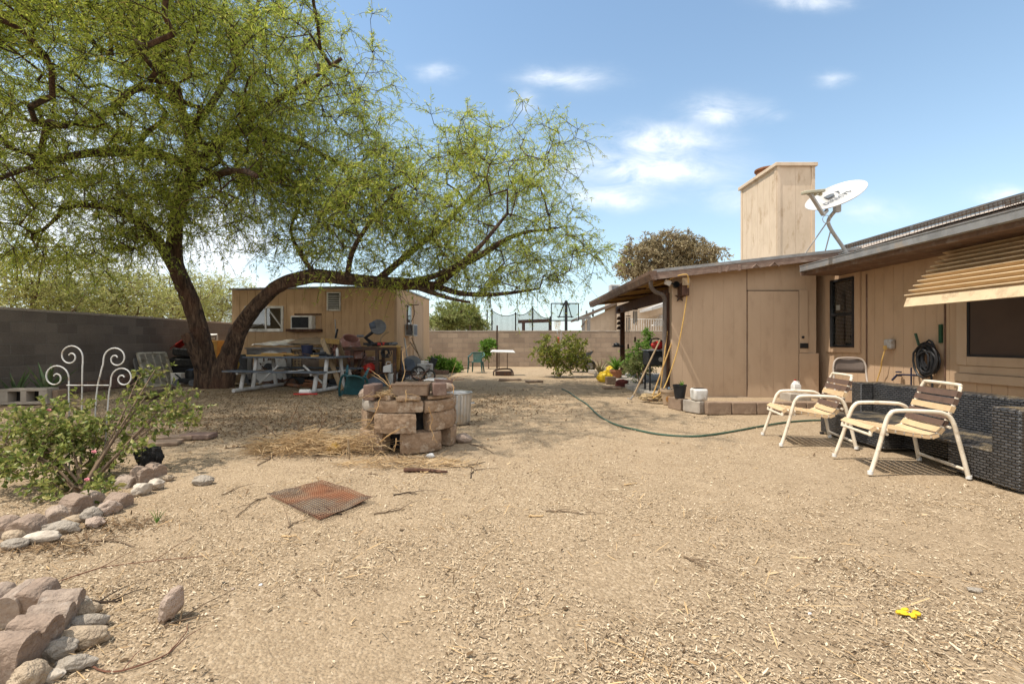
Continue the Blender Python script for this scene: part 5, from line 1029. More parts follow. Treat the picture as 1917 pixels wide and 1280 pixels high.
mb = MB(); c = G(572, 738); mb.lathe([(.05, -.13), (.06, -.11), (.06, .1), (.03, .13)], c + V(0, 0, .06), 14, Matrix.Rotation(R(90), 3, 'Y'), capt=True); solo('caulk_tube', mb, M['white_gloss'], 'white bottle lying in the sun before the picnic table', 'bottle')
mb = MB(); mb.beam(G(550, 739) + V(0, 0, .02), G(594, 738.5) + V(0, 0, .02), .05, .03); solo('red_bar', mb, M['red'], 'flat red bar lying beside the right foot pipe', 'bar')
# wooden A-frame
t = thing('wooden_trestle', 'tall yellowed timber A-frame trestle in front of the cement mixer', 'trestle', G(648, 722)); 
tl, tr_ = P(603, 635, 12.1), P(632, 638, 12.6); mb = MB(); mb.beam(tl + V(-.02, 0, -.03), tr_ + V(.03, 0, -.03), .05, .13); mb.build('top_rail', M['yellow_wood'], t, bevel=.004)
for a, b in ((tl, G(640, 730)), (tr_, G(661, 716))): mb = MB(); mb.beam(a, b, .11, .05, (0, 1, 0)); mb.build('leg', M['bare_wood'], t, bevel=.004)
mb = MB(); mb.beam(tl + V(.05, .25, 0), tl + V(-.1, .9, -1.25), .05, .09, (0, 1, 0)); mb.build('leg', M['bare_wood'], t)
# steel table with saw
x0, x1 = P(638, 0, 12.95).x, P(742, 0, 12.95).x; t = thing('steel_table', 'rusty steel work table loaded with power tools', 'table', V((x0 + x1) / 2, 13.3, 0))
mb = MB(); mb.b2((x0, 12.95, 1.03), (x1, 13.7, 1.06)); mb.b2((x0, 12.952, .97), (x1, 12.98, 1.03)); mb.build('tabletop', M['dark_steel'], t)
for x in (x0 + .3, (x0 + x1) / 2 + .22, x1 - .06):
    for y in (13.0, 13.62): mb = MB(); mb.b2((x - .045, y - .03, 0), (x + .045, y + .03, .97)); mb.build('leg', M['dark_steel'], t)
mb = MB(); mb.b2((x0 + .2, 12.98, .32), (x1, 13.6, .35)); mb.build('shelf', M['dark_wood'], t)
t = thing('miter_saw', 'grey compound saw with raised round blade guard on the steel table', 'saw', P(700, 648, 13.3)); c = P(700, 648, 13.3)
mb = MB(); mb.lathe([(.19, 0), (.19, .03)], c, 24, capt=True); mb.b2(c + V(-.32, .05, .03), c + V(.32, .09, .10)); mb.build('saw_base', M['black'], t)
g = P(708, 612, 13.3); mb = MB(); mb.lathe([(.215, -.03), (.22, .0), (.215, .03), (.02, .035)], g, 32, Matrix.Rotation(R(78), 3, 'X') @ Matrix.Rotation(R(12), 3, 'Y')); mb.build('blade_guard', M['gray'], t)
mb = MB(); mb.tube([g + V(-.1, 0, .05), g + V(-.22, -.06, .02)], [.11, .085], 16); mb.build('motor', M['blue_lid'], t)
mb = MB(); mb.tube([c + V(-.05, .1, .05), P(684, 632, 13.3), g + V(-.1, .02, -.1)], [.06, .055, .05], 8); mb.build('arm', M['black'], t)
mb = MB(); mb.tube([P(668, 629, 13.0), P(681, 629, 13.05)], .035, 10); solo('flashlight', mb, M['gray'], 'grey cylinder propped at the left of the compound saw', 'tool')
for i, (px, L, mm, lb) in enumerate(((706, .28, 'black', 'black angle grinder at the left of the tool row on the steel table'), (716, .2, 'red', 'red power tool in the middle of the steel table'), (727, .34, 'black', 'black power tool at the right of the tool row on the steel table'), (737, .18, 'gray', 'grey tool end at the right corner of the steel table'))):
    c = P(px, 646, 13.05); mb = MB(); mb.tube([c + V(-L / 2, 0, .03), c + V(L * .2, 0, .04), c + V(L / 2, .04, .05)], [.035, .05, .04], 10); mb.lathe([(.05, -.03), (.05, .03)], c + V(-L / 2, 0, .04), 12, capt=True); solo('power_tool', mb, M[mm], lb, 'power tool')
mb = MB(); c = P(712, 646, 13.2); mb.tube(smooth_path([c, c + V(.02, 0, .18), c + V(.12, 0, .32), c + V(.24, 0, .37)], 4), .022, 8); solo('bent_handle', mb, M['bare_wood'], 'bent pale tool handle sticking up behind the tool row', 'handle')
Bx('loose_plank', 728, 649, 13.1, (.5, .14, .03), M['yellow_wood'], 'yellow plank end on the steel table', 'plank')
mb = MB(); c = P(726, 692, 13.2); c.z = .352; mb.hexa([c + V(-.12, -.08, 0), c + V(.12, -.08, 0), c + V(.12, .08, 0), c + V(-.12, .08, 0), c + V(-.11, -.07, .17), c + V(.11, -.07, .24), c + V(.11, .07, .24), c + V(-.11, .07, .17)]); mb.tube(smooth_path([c + V(-.05, 0, .2), c + V(-.02, 0, .29), c + V(.09, 0, .28)], 3), .015, 6); solo('white_jug', mb, M['white_gloss'], 'white plastic jug on the lower shelf of the steel table', 'jug', bevel=.015)
mb = MB(); c = P(692, 696, 13.2); c.z = .352; mb.blob(c + V(0, 0, .11), (.34, .24, .24), 3, .4, 4); solo('red_rag', mb, M['red'], 'crumpled red bag on the lower shelf of the steel table', 'bag')
mb = MB(); c = V((x0 + x1) / 2 + .1, 13.35, .352); mb.b2(c + V(-.25, -.15, 0), c + V(.05, .15, .26)); mb.tube([c + V(-.3, -.1, .3), c + V(.2, -.1, .33)], .03, 6); mb.tube([c + V(-.5, -.2, 0), c + V(-.3, -.1, .5)], .02, 6); solo('tool_chest', mb, M['dark_steel'], 'dark tool chest in shade on the lower shelf of the steel table', 'chest')
mb = MB(); c = G(697, 722); mb.lathe([(.30, 0), (.27, .08), (.18, .2), (.05, .26)], c + V(.1, -.1, 0), 20, capt=True); solo('grey_dome', mb, M['blue_lid'], 'dull grey dome lid on the ground under the steel table', 'lid')
# cement mixer
c = P(652, 655, 13.95); t = thing('cement_mixer', 'faded red cement mixer tilted behind the steel table', 'cement mixer', V(c.x, c.y, 0))
ax = Vector((.35, -.42, .83)).normalized(); mx = ax.to_track_quat('Z', 'Y').to_matrix()
mb = MB(); mb.lathe([(.10, -.48), (.30, -.42), (.40, -.20), (.40, .02), (.34, .18), (.24, .38), (.245, .41), (.22, .41), (.22, .36), (.30, .16), (.3, -.2)], c, 32, mx); mb.build('drum', M['pink_steel'], t)
mb = MB(); mb.lathe([(.405, -.03), (.43, -.03), (.43, .03), (.405, .03)], c, 32, mx, capb=False)
for k in range(28): a = k * 6.283 / 28; mb.box(c + mx @ V(.43 * math.cos(a), .43 * math.sin(a), 0), (.03, .03, .05), mx)
mb.build('gear_ring', M['rust'], t)
mb = MB(); mb.tube([c + V(-.5, 0, -.1), c + V(-.5, 0, -.95)], .035, 8); mb.tube([c + V(.5, 0, -.1), c + V(.5, 0, -.95)], .035, 8); mb.tube([c + V(-.5, 0, -.1), c + V(-.3, .1, -.3), c + V(.3, .1, -.3), c + V(.5, 0, -.1)], .04, 8); mb.build('stand', M['pink_steel'], t)
mb = MB(); mb.b2(c + V(.42, -.2, -.45), c + V(.82, .1, -.2)); mb.build('motor_box', M['pink_steel'], t, bevel=.02)
mb = MB(); c = P(626, 655, 13.3); mb.tube([c + V(.2 * math.cos(k * .393), 0, .2 * math.sin(k * .393)) for k in range(16)], .02, 6, closed=True)
for k in range(4): a = k * .785; mb.tube([c + V(.2 * math.cos(a), 0, .2 * math.sin(a)), c - V(.2 * math.cos(a), 0, .2 * math.sin(a))], .008, 5)
solo('tilt_wheel', mb, M['pink_steel'], 'spoked pink hand wheel left of the cement mixer', 'wheel')
mb = MB(); mb.tube([G(622, 714) + V(0, .6, 0), P(627, 598, 14.4)], .018, 8); solo('pole_saw', mb, M['ltgray'], 'pale pole leaning upright on the shed below the vent', 'pole')
mb = MB(); mb.tube([P(624, 650, 14.0), P(632, 616, 14.2)], .03, 8); solo('shovel_handle', mb, M['black'], 'short black handle rising left of the cement mixer', 'handle')
mb = MB(); mb.beam(G(742, 716), P(746, 648, 13.0), .13, .09, (0, 1, 0)); solo('short_post', mb, M['yellow_wood'], 'yellow stained post standing at the right end of the steel table', 'post', bevel=.01)
for i, (a, b, mm, l) in enumerate(((V(-3.3, 15.2, 0), P(757, 632, 15.1), 'ltgray', 'pale metal bar leaning on the shed side below the air conditioner'), (V(-3.0, 16.6, 0), P(771, 632, 16.3), 'bare_wood', 'weathered board leaning on the shed side, right of the metal bar'), (V(-2.85, 16.9, 0), P(768, 640, 16.5), 'bare_wood', 'brown stick crossing behind the leaning board by the shed door'))): mb = MB(); mb.beam(a, b, .07, .03, (1, 0, 0)); solo('leaning_board', mb, M[mm], l, 'board')
c = P(761, 684, 13.9); mb = MB(); mb.lathe([(.30, 0), (.31, .03), (.05, .05)], V(c.x, c.y, .42), 28, Matrix.Rotation(R(62), 3, 'X') @ Matrix.Rotation(R(-20), 3, 'Y')); solo('round_disc', mb, M['blue_lid'], 'large slate blue round lid leaning by the shed corner', 'lid')
mb = MB(); c = P(771, 684, 14.6); mb.lathe([(.30, 0), (.33, .03), (.33, .05), (.28, .06)], V(c.x, c.y, .45), 28, Matrix.Rotation(R(70), 3, 'X'), capt=True); solo('round_tub', mb, M['gray'], 'grey tub leaning right behind the slate blue lid', 'tub')
def wheel(name, c, r, label, rot, cat='wheel'):
    t = thing(name, label, cat, V(c.x, c.y, c.z - r)); mx = Euler(rot).to_matrix(); mb = MB(); mb.tube([c + mx @ V(r * math.cos(k * .2618), r * math.sin(k * .2618), 0) for k in range(24)], .028, 8, closed=True); mb.build('tyre', M['rubber'], t)
    mb = MB()
    for k in range(8): a = k * .785; mb.tube([c, c + mx @ V(r * math.cos(a), r * math.sin(a), 0)], .01, 5)
    mb.lathe([(.04, -.04), (.04, .04)], c, 12, mx, capt=True); mb.build('spokes', M['ltgray'], t)
wheel('cart_wheel', P(783, 699, 13.6), .19, 'spoked wheel standing upright beside the grey case', (R(80), 0, .3)); wheel('cart_wheel', P(804, 704, 13.6), .17, 'spoked wheel at the far right of the shed clutter', (R(75), 0, -.35))
t = thing('metal_case', 'light grey metal case on the ground by the shed corner', 'case', G(796, 705)); c = P(796, 690, 14.2); mb = MB(); mb.box(c, (.42, .36, .30)); mb.build('casing', M['ltgray'], t, bevel=.01); mb = MB()
for k in range(5): mb.box(c + V(.12, -.183, -.1 + k * .05), (.14, .004, .02))
mb.build('grille', M['black'], t)
Bx('white_carton', 795, 678, 14.4, (.2, .2, .1), M['white'], 'small white carton on top of the grey metal case', 'carton'); c = P(809, 682, 14.8); mb = MB(); mb.box(c, (.2, .3, .42), (.0, .35, .2)); solo('dust_bin', mb, M['black'], 'black bin tipped against the grey metal case', 'bin')
mb = MB(); mb.beam(G(762, 710), G(772, 707) + V(0, 0, .1), .2, .02, (0, 0, 1)); solo('glass_offcut', mb, M['ltgray'], 'pale flat offcut on the ground before the slate blue lid', 'offcut')
# more of the jumble, each piece on its own
def bundle(name, px, py, Y, n, L, r, m, label, cat, seed, tilt=.15, lean=None):
    rr = random.Random(seed); c = P(px, py, Y); mb = MB()
    for i in range(n):
        a = rr.uniform(-.35, .35); d = V(math.cos(a), math.sin(a), rr.uniform(-tilt, tilt)) if lean is None else (Vector(lean) + V(rr.uniform(-.12, .12), rr.uniform(-.08, .08), 0)).normalized(); p = c + V(rr.uniform(-.06, .06), rr.uniform(-.05, .05), i * r * 1.3); mb.beam(p - d * L / 2, p + d * L / 2, r * 2.2, r * 1.4)
    return solo(name, mb, M[m], label, cat)
def coil(name, px, py, Y, R_, r, n, m, label, cat, seed, flat=True):
    rr = random.Random(seed); c = P(px, py, Y); mb = MB()
    for i in range(n):
        q = R_ * rr.uniform(.75, 1.1); o = V(rr.uniform(-.03, .03), rr.uniform(-.03, .03), rr.uniform(-.02, .03)); mb.tube([c + o + (V(q * math.cos(k * .4488), q * math.sin(k * .4488) * .8, .01 * i) if flat else V(q * math.cos(k * .4488), .01 * i, q * math.sin(k * .4488))) for k in range(14)], r, 5, closed=True)
    return solo(name, mb, M[m], label, cat)
def can(name, px, py, Y, r, h, m, label, cat):
    c = P(px, py, Y); mb = MB(); mb.lathe([(r * .94, 0), (r, .02), (r, h * .92), (r * 1.05, h * .93), (r * 1.05, h), (r * .9, h), (r * .88, h * .9)], c, 18); return solo(name, mb, M[m], label, cat)
bundle('scrap_boards', 655, 716, 13.1, 5, .9, .03, 'bare_wood', 'pile of weathered scrap boards on the ground under the steel table', 'boards', 1)
bundle('metal_rods', 672, 690, 13.5, 5, 1.0, .018, 'dark_steel', 'rusty metal rods leaning inside the steel table frame', 'rods', 2, lean=(.25, .1, 1))
bundle('lath_bundle', 640, 690, 13.4, 4, 1.0, .022, 'bare_wood', 'thin laths leaning beside the cement mixer stand', 'laths', 3, lean=(-.2, .1, 1))
coil('cable_coil', 722, 660, 12.93, .12, .012, 5, 'black', 'black cable loops hanging from the front edge of the steel table', 'cable', 4, False)
coil('wire_coil', 648, 706, 12.9, .2, .01, 6, 'rust', 'rusty wire coil lying before the steel table', 'wire', 5)
coil('garden_hose', 612, 723, 12.6, .25, .016, 6, 'gray', 'grey hose coil on the ground behind the right pipe legs', 'hose', 6)
can('fuel_can', 683, 716, 13.0, .12, .3, 'rust', 'rust red fuel can under the middle of the steel table', 'can')
can('white_pail', 735, 718, 13.1, .14, .3, 'ltgray', 'pale pail at the foot of the yellow stained post', 'pail')
can('black_pail', 712, 720, 12.9, .15, .28, 'black', 'black pail under the right part of the steel table', 'pail')
can('tin_can', 532, 668, 12.0, .06, .12, 'rust', 'small rusty tin on the picnic table left of the navy bucket', 'tin')
can('tin_can', 590, 669, 11.7, .05, .11, 'ltgray', 'small bright tin on the picnic table right of the drill', 'tin')
bundle('tool_pile', 575, 670, 11.9, 6, .45, .015, 'dark_steel', 'heap of dark hand tools on the picnic table behind the drill', 'tools', 7)
bundle('lumber_pile', 520, 721, 12.9, 4, .8, .03, 'dark_wood', 'dark lumber stacked on the ground under the workbench', 'lumber', 8)
bundle('offcut_pile', 590, 724, 12.2, 5, .6, .025, 'rust', 'reddish offcuts heaped under the right end of the picnic table', 'offcuts', 9)
Bx('tool_case', 560, 712, 13.0, (.4, .25, .2), M['black'], 'black tool case under the workbench beside the spool', 'case')
Bx('wooden_box', 668, 664, 13.5, (.4, .3, .22), M['pink_steel'], 'faded red metal box hanging below the steel tabletop', 'box')
Bx('brown_board', 580, 690, 13.75, (1.5, .02, .7), M['brown_box'], 'wide brown panel standing behind the workbench posts', 'panel')
Bx('car_battery', 628, 716, 12.7, (.28, .18, .2), M['black'], 'black battery on the ground by the trestle leg', 'battery')
bundle('angle_iron', 770, 700, 13.6, 4, .8, .02, 'dark_steel', 'rusty angle irons lying before the slate blue lid', 'iron', 10)
coil('tangled_cable', 745, 712, 13.2, .18, .01, 6, 'black', 'tangled black cable on the ground beside the yellow stained post', 'cable', 11)
# plastic chairs
def plastic_chair(label, loc_, rot, m):
    t = thing('plastic_chair', label, 'chair', loc_, rot=rot); L = dict(local=True)
    mb = MB(); mb.hexa([(-.23, -.24, .405), (.23, -.24, .405), (.2, .2, .385), (-.2, .2, .385), (-.23, -.24, .43), (.23, -.24, .43), (.2, .2, .41), (-.2, .2, .41)]); mb.build('seat', m, t, bevel=.01, **L)
    mb = MB()
    for i in range(9):
        a = (i - 4) * .16; x = .28 * math.sin(a); y = .06 + .17 * math.cos(a); mb.beam((x * .85, y - .02, .41), (x * 1.05, y + .07, .76), .036, .012, (0, 1, 0))
    mb.tube([(.29 * math.sin((k - 5) * .14) * 1.02, .06 + .17 * math.cos((k - 5) * .14) + .075, .775) for k in range(11)], .022, 8); mb.build('backrest', m, t, **L)
    for s in (-1, 1):
        mb = MB(); mb.tube(smooth_path([(s * .26, -.27, .60), (s * .29, -.1, .635), (s * .29, .1, .66), (s * .25, .26, .74), (s * .18, .31, .775)], 4), [.026] * 17, 8); mb.build('armrest', m, t, **L)
        mb = MB(); mb.tube([(s * .26, -.28, .61), (s * .25, -.27, .42), (s * .285, -.30, 0)], [.028, .034, .024], 8); mb.build('leg', m, t, **L)
        mb = MB(); mb.tube([(s * .2, .24, .42), (s * .24, .33, 0)], [.034, .024], 8); mb.build('leg', m, t, **L)
    return t
g = G(892, 697); plastic_chair('faded green plastic armchair standing upright before the far wall', (g.x, g.y, 0), (0, 0, R(-8)), M['green_plastic'])
g = G(655, 739); plastic_chair('dark teal plastic chair tipped over on its front beside the picnic table', (g.x, g.y + .45, .29), (R(100), R(8), R(14)), M['teal_plastic'])

# ------------------------------------------------------------------ left wall corner
M['pale_wood'] = mat('flaking_pale_paint', (.58, .52, .41), (.46, .40, .31), (.28, .22, .15), scale=9, bump=.3)
t = thing('louvred_panel', 'weathered louvred shutter leaning on the left wall', 'shutter', G(285, 715)); a, b = G(276, 724), G(328, 718)
d = a + V(-.55, .35, .88); c = b + V(-.55, .35, .88); mb = MB()
for p, q in ((a, b), (b, c), (c, d), (d, a)): mb.beam(p, q, .06, .04, (b - a).cross(d - a))
for k in (.25, .5, .75): mb.beam(a.lerp(b, k), d.lerp(c, k), .022, .03, (b - a).cross(d - a))
mb.build('shutter_frame', M['pale_wood'], t); mb = MB()
for k in range(26): q = (k + .5) / 26; mb.beam(a.lerp(d, q) , b.lerp(c, q), .035, .006, V(.3, -.5, .8))
mb.build('slats', M['pale_wood'], t)
mb = MB(); mb.beam(a + V(-.25, .15, 0), d + V(-.2, .1, 0), .05, .12, (0, 1, 0)); solo('plank', mb, M['gray_wood_v'], 'grey plank leaning just behind the louvred shutter', 'plank')
def tyre(c, r, w, label, tilt=(0, 0, 0)):
    t = thing('tyre', label, 'tyre', c - V(0, 0, w / 2), group='stacked tyres'); mx = Euler(tilt).to_matrix(); mb = MB()
    mb.lathe([(r * .62, -w * .35), (r * .68, -w * .48), (r * .88, -w * .5), (r * .98, -w * .36), (r, 0), (r * .98, w * .36), (r * .88, w * .5), (r * .68, w * .48), (r * .62, w * .35)], c, 32, mx, capb=False); mb.build('carcass', M['rubber'], t)
    mb = MB()
    for k in range(36): a = k * 6.283 / 36; mb.box(c + mx @ V(r * 1.0 * math.cos(a), r * 1.0 * math.sin(a), 0), (.02, .05, w * .7), mx @ Matrix.Rotation(a, 3, 'Z'))
    mb.build('tread', M['rubber'], t)
b = G(342, 716); tyre(b + V(0, .2, .62), .42, .24, 'lower black tyre of the pair stacked behind the mesquite', (.06, .05, 0)); tyre(b + V(.02, .25, .88), .40, .23, 'upper black tyre of the pair stacked behind the mesquite', (-.05, .08, 0))
mb = MB(); mb.b2(b + V(-.42, -.1, 0), b + V(.4, .7, .48)); solo('dark_crate', mb, M['black'], 'black crate carrying the stacked tyres', 'crate', bevel=.02)
t = thing('plastic_fender', 'red and white curved plastic fender lying on the stacked tyres', 'fender', b + V(0, .2, 1.0)); f = b + V(0, .25, 1.02)
vs = []
for i in range(13):
    q = i / 12; p = V(-.45 + .95 * q, 0, .05 + .34 * math.sin(q * 2.2)); ww = .22 * (1 - .3 * abs(q - .5))
    for j in range(7): s = (j - 3) / 3; vs.append(f + p + V(0, ww * s, -.10 * s * s))
fs = [(i * 7 + j, i * 7 + j + 1, (i + 1) * 7 + j + 1, (i + 1) * 7 + j) for i in range(12) for j in range(6)]
mb = MB(); k = len(vs); mb.add(vs + [v - V(0, 0, .012) for v in vs], fs + [tuple(q + k for q in reversed(x)) for x in fs]); mb.build('shell', M['red'], t); mb = MB(); vv = [v + V(0, 0, .006) for v in vs]; mb.add(vv[14:70], [(i * 7 + j, i * 7 + j + 1, (i + 1) * 7 + j + 1, (i + 1) * 7 + j) for i in range(7) for j in (2, 3)]); mb.build('white_stripe', M['white_gloss'], t)
t = thing('lawn_mower', 'small black mower with little wheels in the shade left of the trunk', 'mower', G(356, 721)); c = G(356, 721)
mb = MB(); mb.hexa([c + V(-.28, -.2, .08), c + V(.28, -.2, .08), c + V(.28, .25, .08), c + V(-.28, .25, .08), c + V(-.24, -.16, .2), c + V(.24, -.16, .2), c + V(.24, .2, .2), c + V(-.24, .2, .2)]); mb.build('deck', M['black'], t, bevel=.02)
mb = MB(); mb.lathe([(.16, .2), (.17, .3), (.15, .42), (.05, .46)], c + V(.02, .05, 0), 20, capt=True); mb.build('engine', M['black'], t)
for sx_, sy_ in ((-.26, -.2), (.22, -.24), (-.26, .22), (.26, .22)): mb = MB(); mb.lathe([(.02, -.025), (.085, -.025), (.085, .025), (.02, .025)], c + V(sx_, sy_, .085), 18, Matrix.Rotation(R(90), 3, 'X'), capb=False); mb.build('wheel', M['gray'], t)
mb = MB(); mb.tube([c + V(-.2, -.1, .2), c + V(-.48, .1, .3)], .02, 6); mb.build('handle', M['black'], t)
mb = MB(); c = G(336, 719); mb.box(c + V(0, 0, .16), (.3, .3, .32)); solo('white_block', mb, M['white'], 'pale block between the louvred shutter and the mower', 'block', bevel=.01)
mb = MB(); c = P(402, 640, 15.5); mb.b2(c + V(-.2, -.2, -1.2), c + V(.2, .2, .05)); solo('orange_cabinet', mb, mat('ochre_enamel', (.40, .22, .05), (.3, .16, .04)), 'ochre cabinet glimpsed through the fork of the mesquite', 'cabinet', bevel=.01)
mb = MB(); c = P(401, 632, 15.4); mb.tube([c + V(-.3, 0, .1), c + V(.1, 0, .1), c + V(.1, 0, -.1)], .03, 6); mb.lathe([(.1, 0), (.1, .06)], c + V(-.1, 0, -.05), 12, capt=True); solo('metal_fitting', mb, M['steel'], 'bright metal fitting seen in the fork of the mesquite', 'fitting')
mb = MB(); mb.tube(smooth_path([G(247, 752) + V(0, 0, .08), G(285, 748) + V(0, 0, .09), G(322, 738) + V(0, 0, .1)], 5), [.07] * 5 + [.085] * 6, 12); solo('fallen_log', mb, M['bark'], 'short fallen log lying between rose bush and mesquite', 'log')
# cinder block, aloes, brick row
t = thing('cinder_block', 'grey two-hole cinder block used as a planter by the left wall', 'block', G(43, 757)); c = G(43, 757); u = V(1, .16, 0).normalized(); n_ = V(-u.y, u.x, 0); B3 = lambda x, y, z: c + u * x + n_ * y + V(0, 0, z)
def ob(mb, x0, x1, y0, y1, z0, z1): return mb.hexa([B3(x0, y0, z0), B3(x1, y0, z0), B3(x1, y1, z0), B3(x0, y1, z0), B3(x0, y0, z1), B3(x1, y0, z1), B3(x1, y1, z1), B3(x0, y1, z1)])
mb = MB(); w_ = .40
for x0, x1 in ((-w_, -w_ + .14), (-.05, .05), (w_ - .14, w_)): ob(mb, x0, x1, 0, .3, .05, .25)
ob(mb, -w_, w_, 0, .3, 0, .05); ob(mb, -w_, w_, 0, .3, .25, .30); mb.build('shell', M['conc'], t, bevel=.008)
mb = MB(); ob(mb, -w_ + .1, w_ - .1, .2, .25, .04, .26); mb.build('hollow', M['dark_in'], t)
plant('aloe', B3(-.0, .55, .1), 15, .80, .11, M['aloe'], 'spiky aloe growing behind the cinder block', lean=.75, seed=2, curve=.1); plant('aloe', B3(-.5, .5, .1), 9, .6, .09, M['aloe'], 'smaller yellowish aloe at the far left picture edge', lean=.6, seed=5, curve=.1)
mb = MB(); mb.b2(B3(.42, .1, 0), B3(.55, .3, .26)); solo('brick', mb, M['conc_brown'], 'narrow upright brick at the right end of the cinder block', 'brick', bevel=.008)
BR = [((86, 744), (122, 738), .22), ((123, 738), (156, 733), .24), ((157, 733), (189, 729), .24), ((190, 729), (221, 725), .24), ((222, 725), (247, 722), .24)]
bl = ['mauve edging brick nearest the cinder block', 'mauve edging brick left of the trellis', 'mauve edging brick behind the trellis centre', 'mauve edging brick right of the trellis', 'mauve edging brick nearest the louvred shutter']
for (p, q, h), l in zip(BR, bl): a, b = G(*p), G(*q); a, b = a.lerp(b, .02), b.lerp(a, .02); mb = MB(); mb.beam(a + V(0, 0, h / 2), b + V(0, 0, h / 2), .16, h); solo('edging_brick', mb, M['conc_dark'], l, 'brick', 'mauve bricks along the left wall', bevel=.01)
for p, q, z, l in (((202, 727), (225, 724), .246, 'loose pale brick resting on the brick row behind the trellis'), ((224, 724), (250, 722), .246, 'loose brick topmost at the right end of the brick row')): a, b = G(*p), G(*q); mb = MB(); mb.beam(a + V(0, 0, z + .05), b + V(0, 0, z + .05), .18, .10); solo('loose_brick', mb, M['conc_dark'], l, 'brick', bevel=.01)

# ------------------------------------------------------------------ far yard
def leafy(c, ells, N, seed, label, lm, name='citrus_tree', cat='tree', **k): return bush(name, c, ells, N, seed, label, lm, cat=cat, **k)
c = G(1047, 705); leafy(c, [e2(1047, 660, c.y, .9, .7, .42), e2(1025, 650, c.y, .5, .5, .35), e2(1070, 648, c.y, .45, .5, .42), e2(1080, 675, c.y, .45, .5, .35), e2(1050, 682, c.y, .6, .6, .22), e2(1019, 634, c.y, .25, .25, .12)], 120, 41, 'small citrus tree with broad yellow-green crown before the far wall', M['citrus_leaf'], h0=.022, L=.10, W=.05, tl=.26, step=.2, kr=.0035, tw=4, per=8)
c = G(915, 690); leafy(c, [e2(915, 645, c.y, .28, .28, .26), e2(911, 660, c.y, .2, .2, .2)], 40, 42, 'slender sapling tied between two dark stakes', M['bright_leaf'], name='sapling', h0=.015, L=.11, W=.05, tl=.2, kr=.003)
c = G(838, 696); bush('ground_shrub', c, [e2(835, 685, c.y, .62, .5, .2), e2(820, 680, c.y, .35, .4, .2), e2(848, 690, c.y, .3, .4, .14)], 150, 43, 'low bright green shrub at the shed corner', M['bright_leaf'], cat='shrub', L=.10, W=.05)
for i, (px, py, l) in enumerate(((822, 700, 'mauve brick edging the low green shrub, left one'), (834, 700, 'mauve brick edging the low green shrub, middle one'), (812, 698, 'mauve brick edging the low green shrub nearest the clutter'))): mb = MB(); mb.box(G(px, py) + V(0, 0, .07), (.24, .14, .14), (0, 0, .1 * i)); solo('bed_brick', mb, M['conc_dark'], l, 'brick', bevel=.01)
for px, py0, py1, l in ((880, 609, 684, 'dark steel stake left of the sapling'), (930.5, 609, 690, 'dark steel stake right of the sapling behind the small table')): mb = MB(); g = G(px, py1); mb.b2(g + V(-.035, -.035, 0), g + V(.035, .035, CH - (py0 - CY) / F * g.y)); solo('steel_stake', mb, M['dark_steel'], l, 'stake')
mb = MB(); y = G(880, 685).y
for z in (.9, 1.25, 1.5): mb.tube(smooth_path([P(881, 650, y) * V(1, 1, 0) * 1 if False else V(P(881, 0, y).x, y, z), V(P(905, 0, y).x, y, z - .03), V(P(930, 0, y).x, y, z + .02)], 4), .006, 5)
for px in (890, 899, 921): mb.tube([V(P(px, 0, y).x, y, .8), V(P(px, 0, y).x, y, 1.5)], .005, 5)
solo('wire_lines', mb, M['ltgray'], 'thin training wires strung between the two steel stakes', 'wires')
c = G(943, 702); t = thing('side_table', 'small pale topped table on thin iron legs before the far wall', 'table', c)
mb = MB(); mb.hexa([c + V(-.48, -.2, .82), c + V(.42, -.2, .80), c + V(.34, .3, .86), c + V(-.44, .3, .87), c + V(-.48, -.2, .86), c + V(.42, -.2, .84), c + V(.34, .3, .90), c + V(-.44, .3, .91)]); mb.build('tabletop', M['white'], t, bevel=.01)
for x, y in ((-.17, -.1), (-.17, .1), (.13, -.1), (.13, .1)): mb = MB(); mb.tube([c + V(x, y, .2), c + V(x, y, .82)], .014, 6); mb.build('leg', M['dark_steel'], t)
mb = MB(); mb.tube(smooth_path([c + V(-.36, -.15, 0), c + V(-.34, -.1, .16), c + V(-.1, 0, .22), c + V(.2, 0, .22), c + V(.32, -.1, .14), c + V(.34, -.15, 0)], 4), .03, 6); mb.b2(c + V(-.3, -.2, 0), c + V(.3, .2, .14)); mb.build('iron_base', M['dark_steel'], t)
c = G(1046, 700) + V(.3, .6, 0); t = thing('shepherd_hook', 'white shepherd hook pole rising behind the citrus tree', 'hook', c); hx = P(1047, 0, c.y).x; zt = P(0, 617, c.y).z; mb = MB(); mb.tube(smooth_path([V(hx + .08, c.y, 0), V(hx + .07, c.y, zt - .25), V(hx + .08, c.y, zt - .08), V(hx, c.y, zt), V(hx - .08, c.y, zt - .08), V(hx - .05, c.y, zt - .2)], 5), .016, 8); mb.build('hook_pole', M['ltgray'], t)
c = V(hx - .05, c.y - .03, P(0, 640, c.y).z); t = thing('hummingbird_feeder', 'red hummingbird feeder hanging over the citrus tree', 'feeder', c); mb = MB(); mb.lathe([(.02, .18), (.05, .16), (.055, .04), (.02, .0)], c, 16); mb.build('bottle', M['red'], t); mb = MB(); mb.lathe([(.02, -.06), (.10, -.04), (.10, 0), (.03, .02)], c, 18, capt=True); mb.build('feeder_tray', mat('orange_plastic', (.6, .14, .04), rough=.4), t)
c = G(1104, 696); t = thing('wheelbarrow', 'grey wheelbarrow with one fat tyre parked by the citrus tree', 'wheelbarrow', c); w0 = c + V(0, 0, .24)
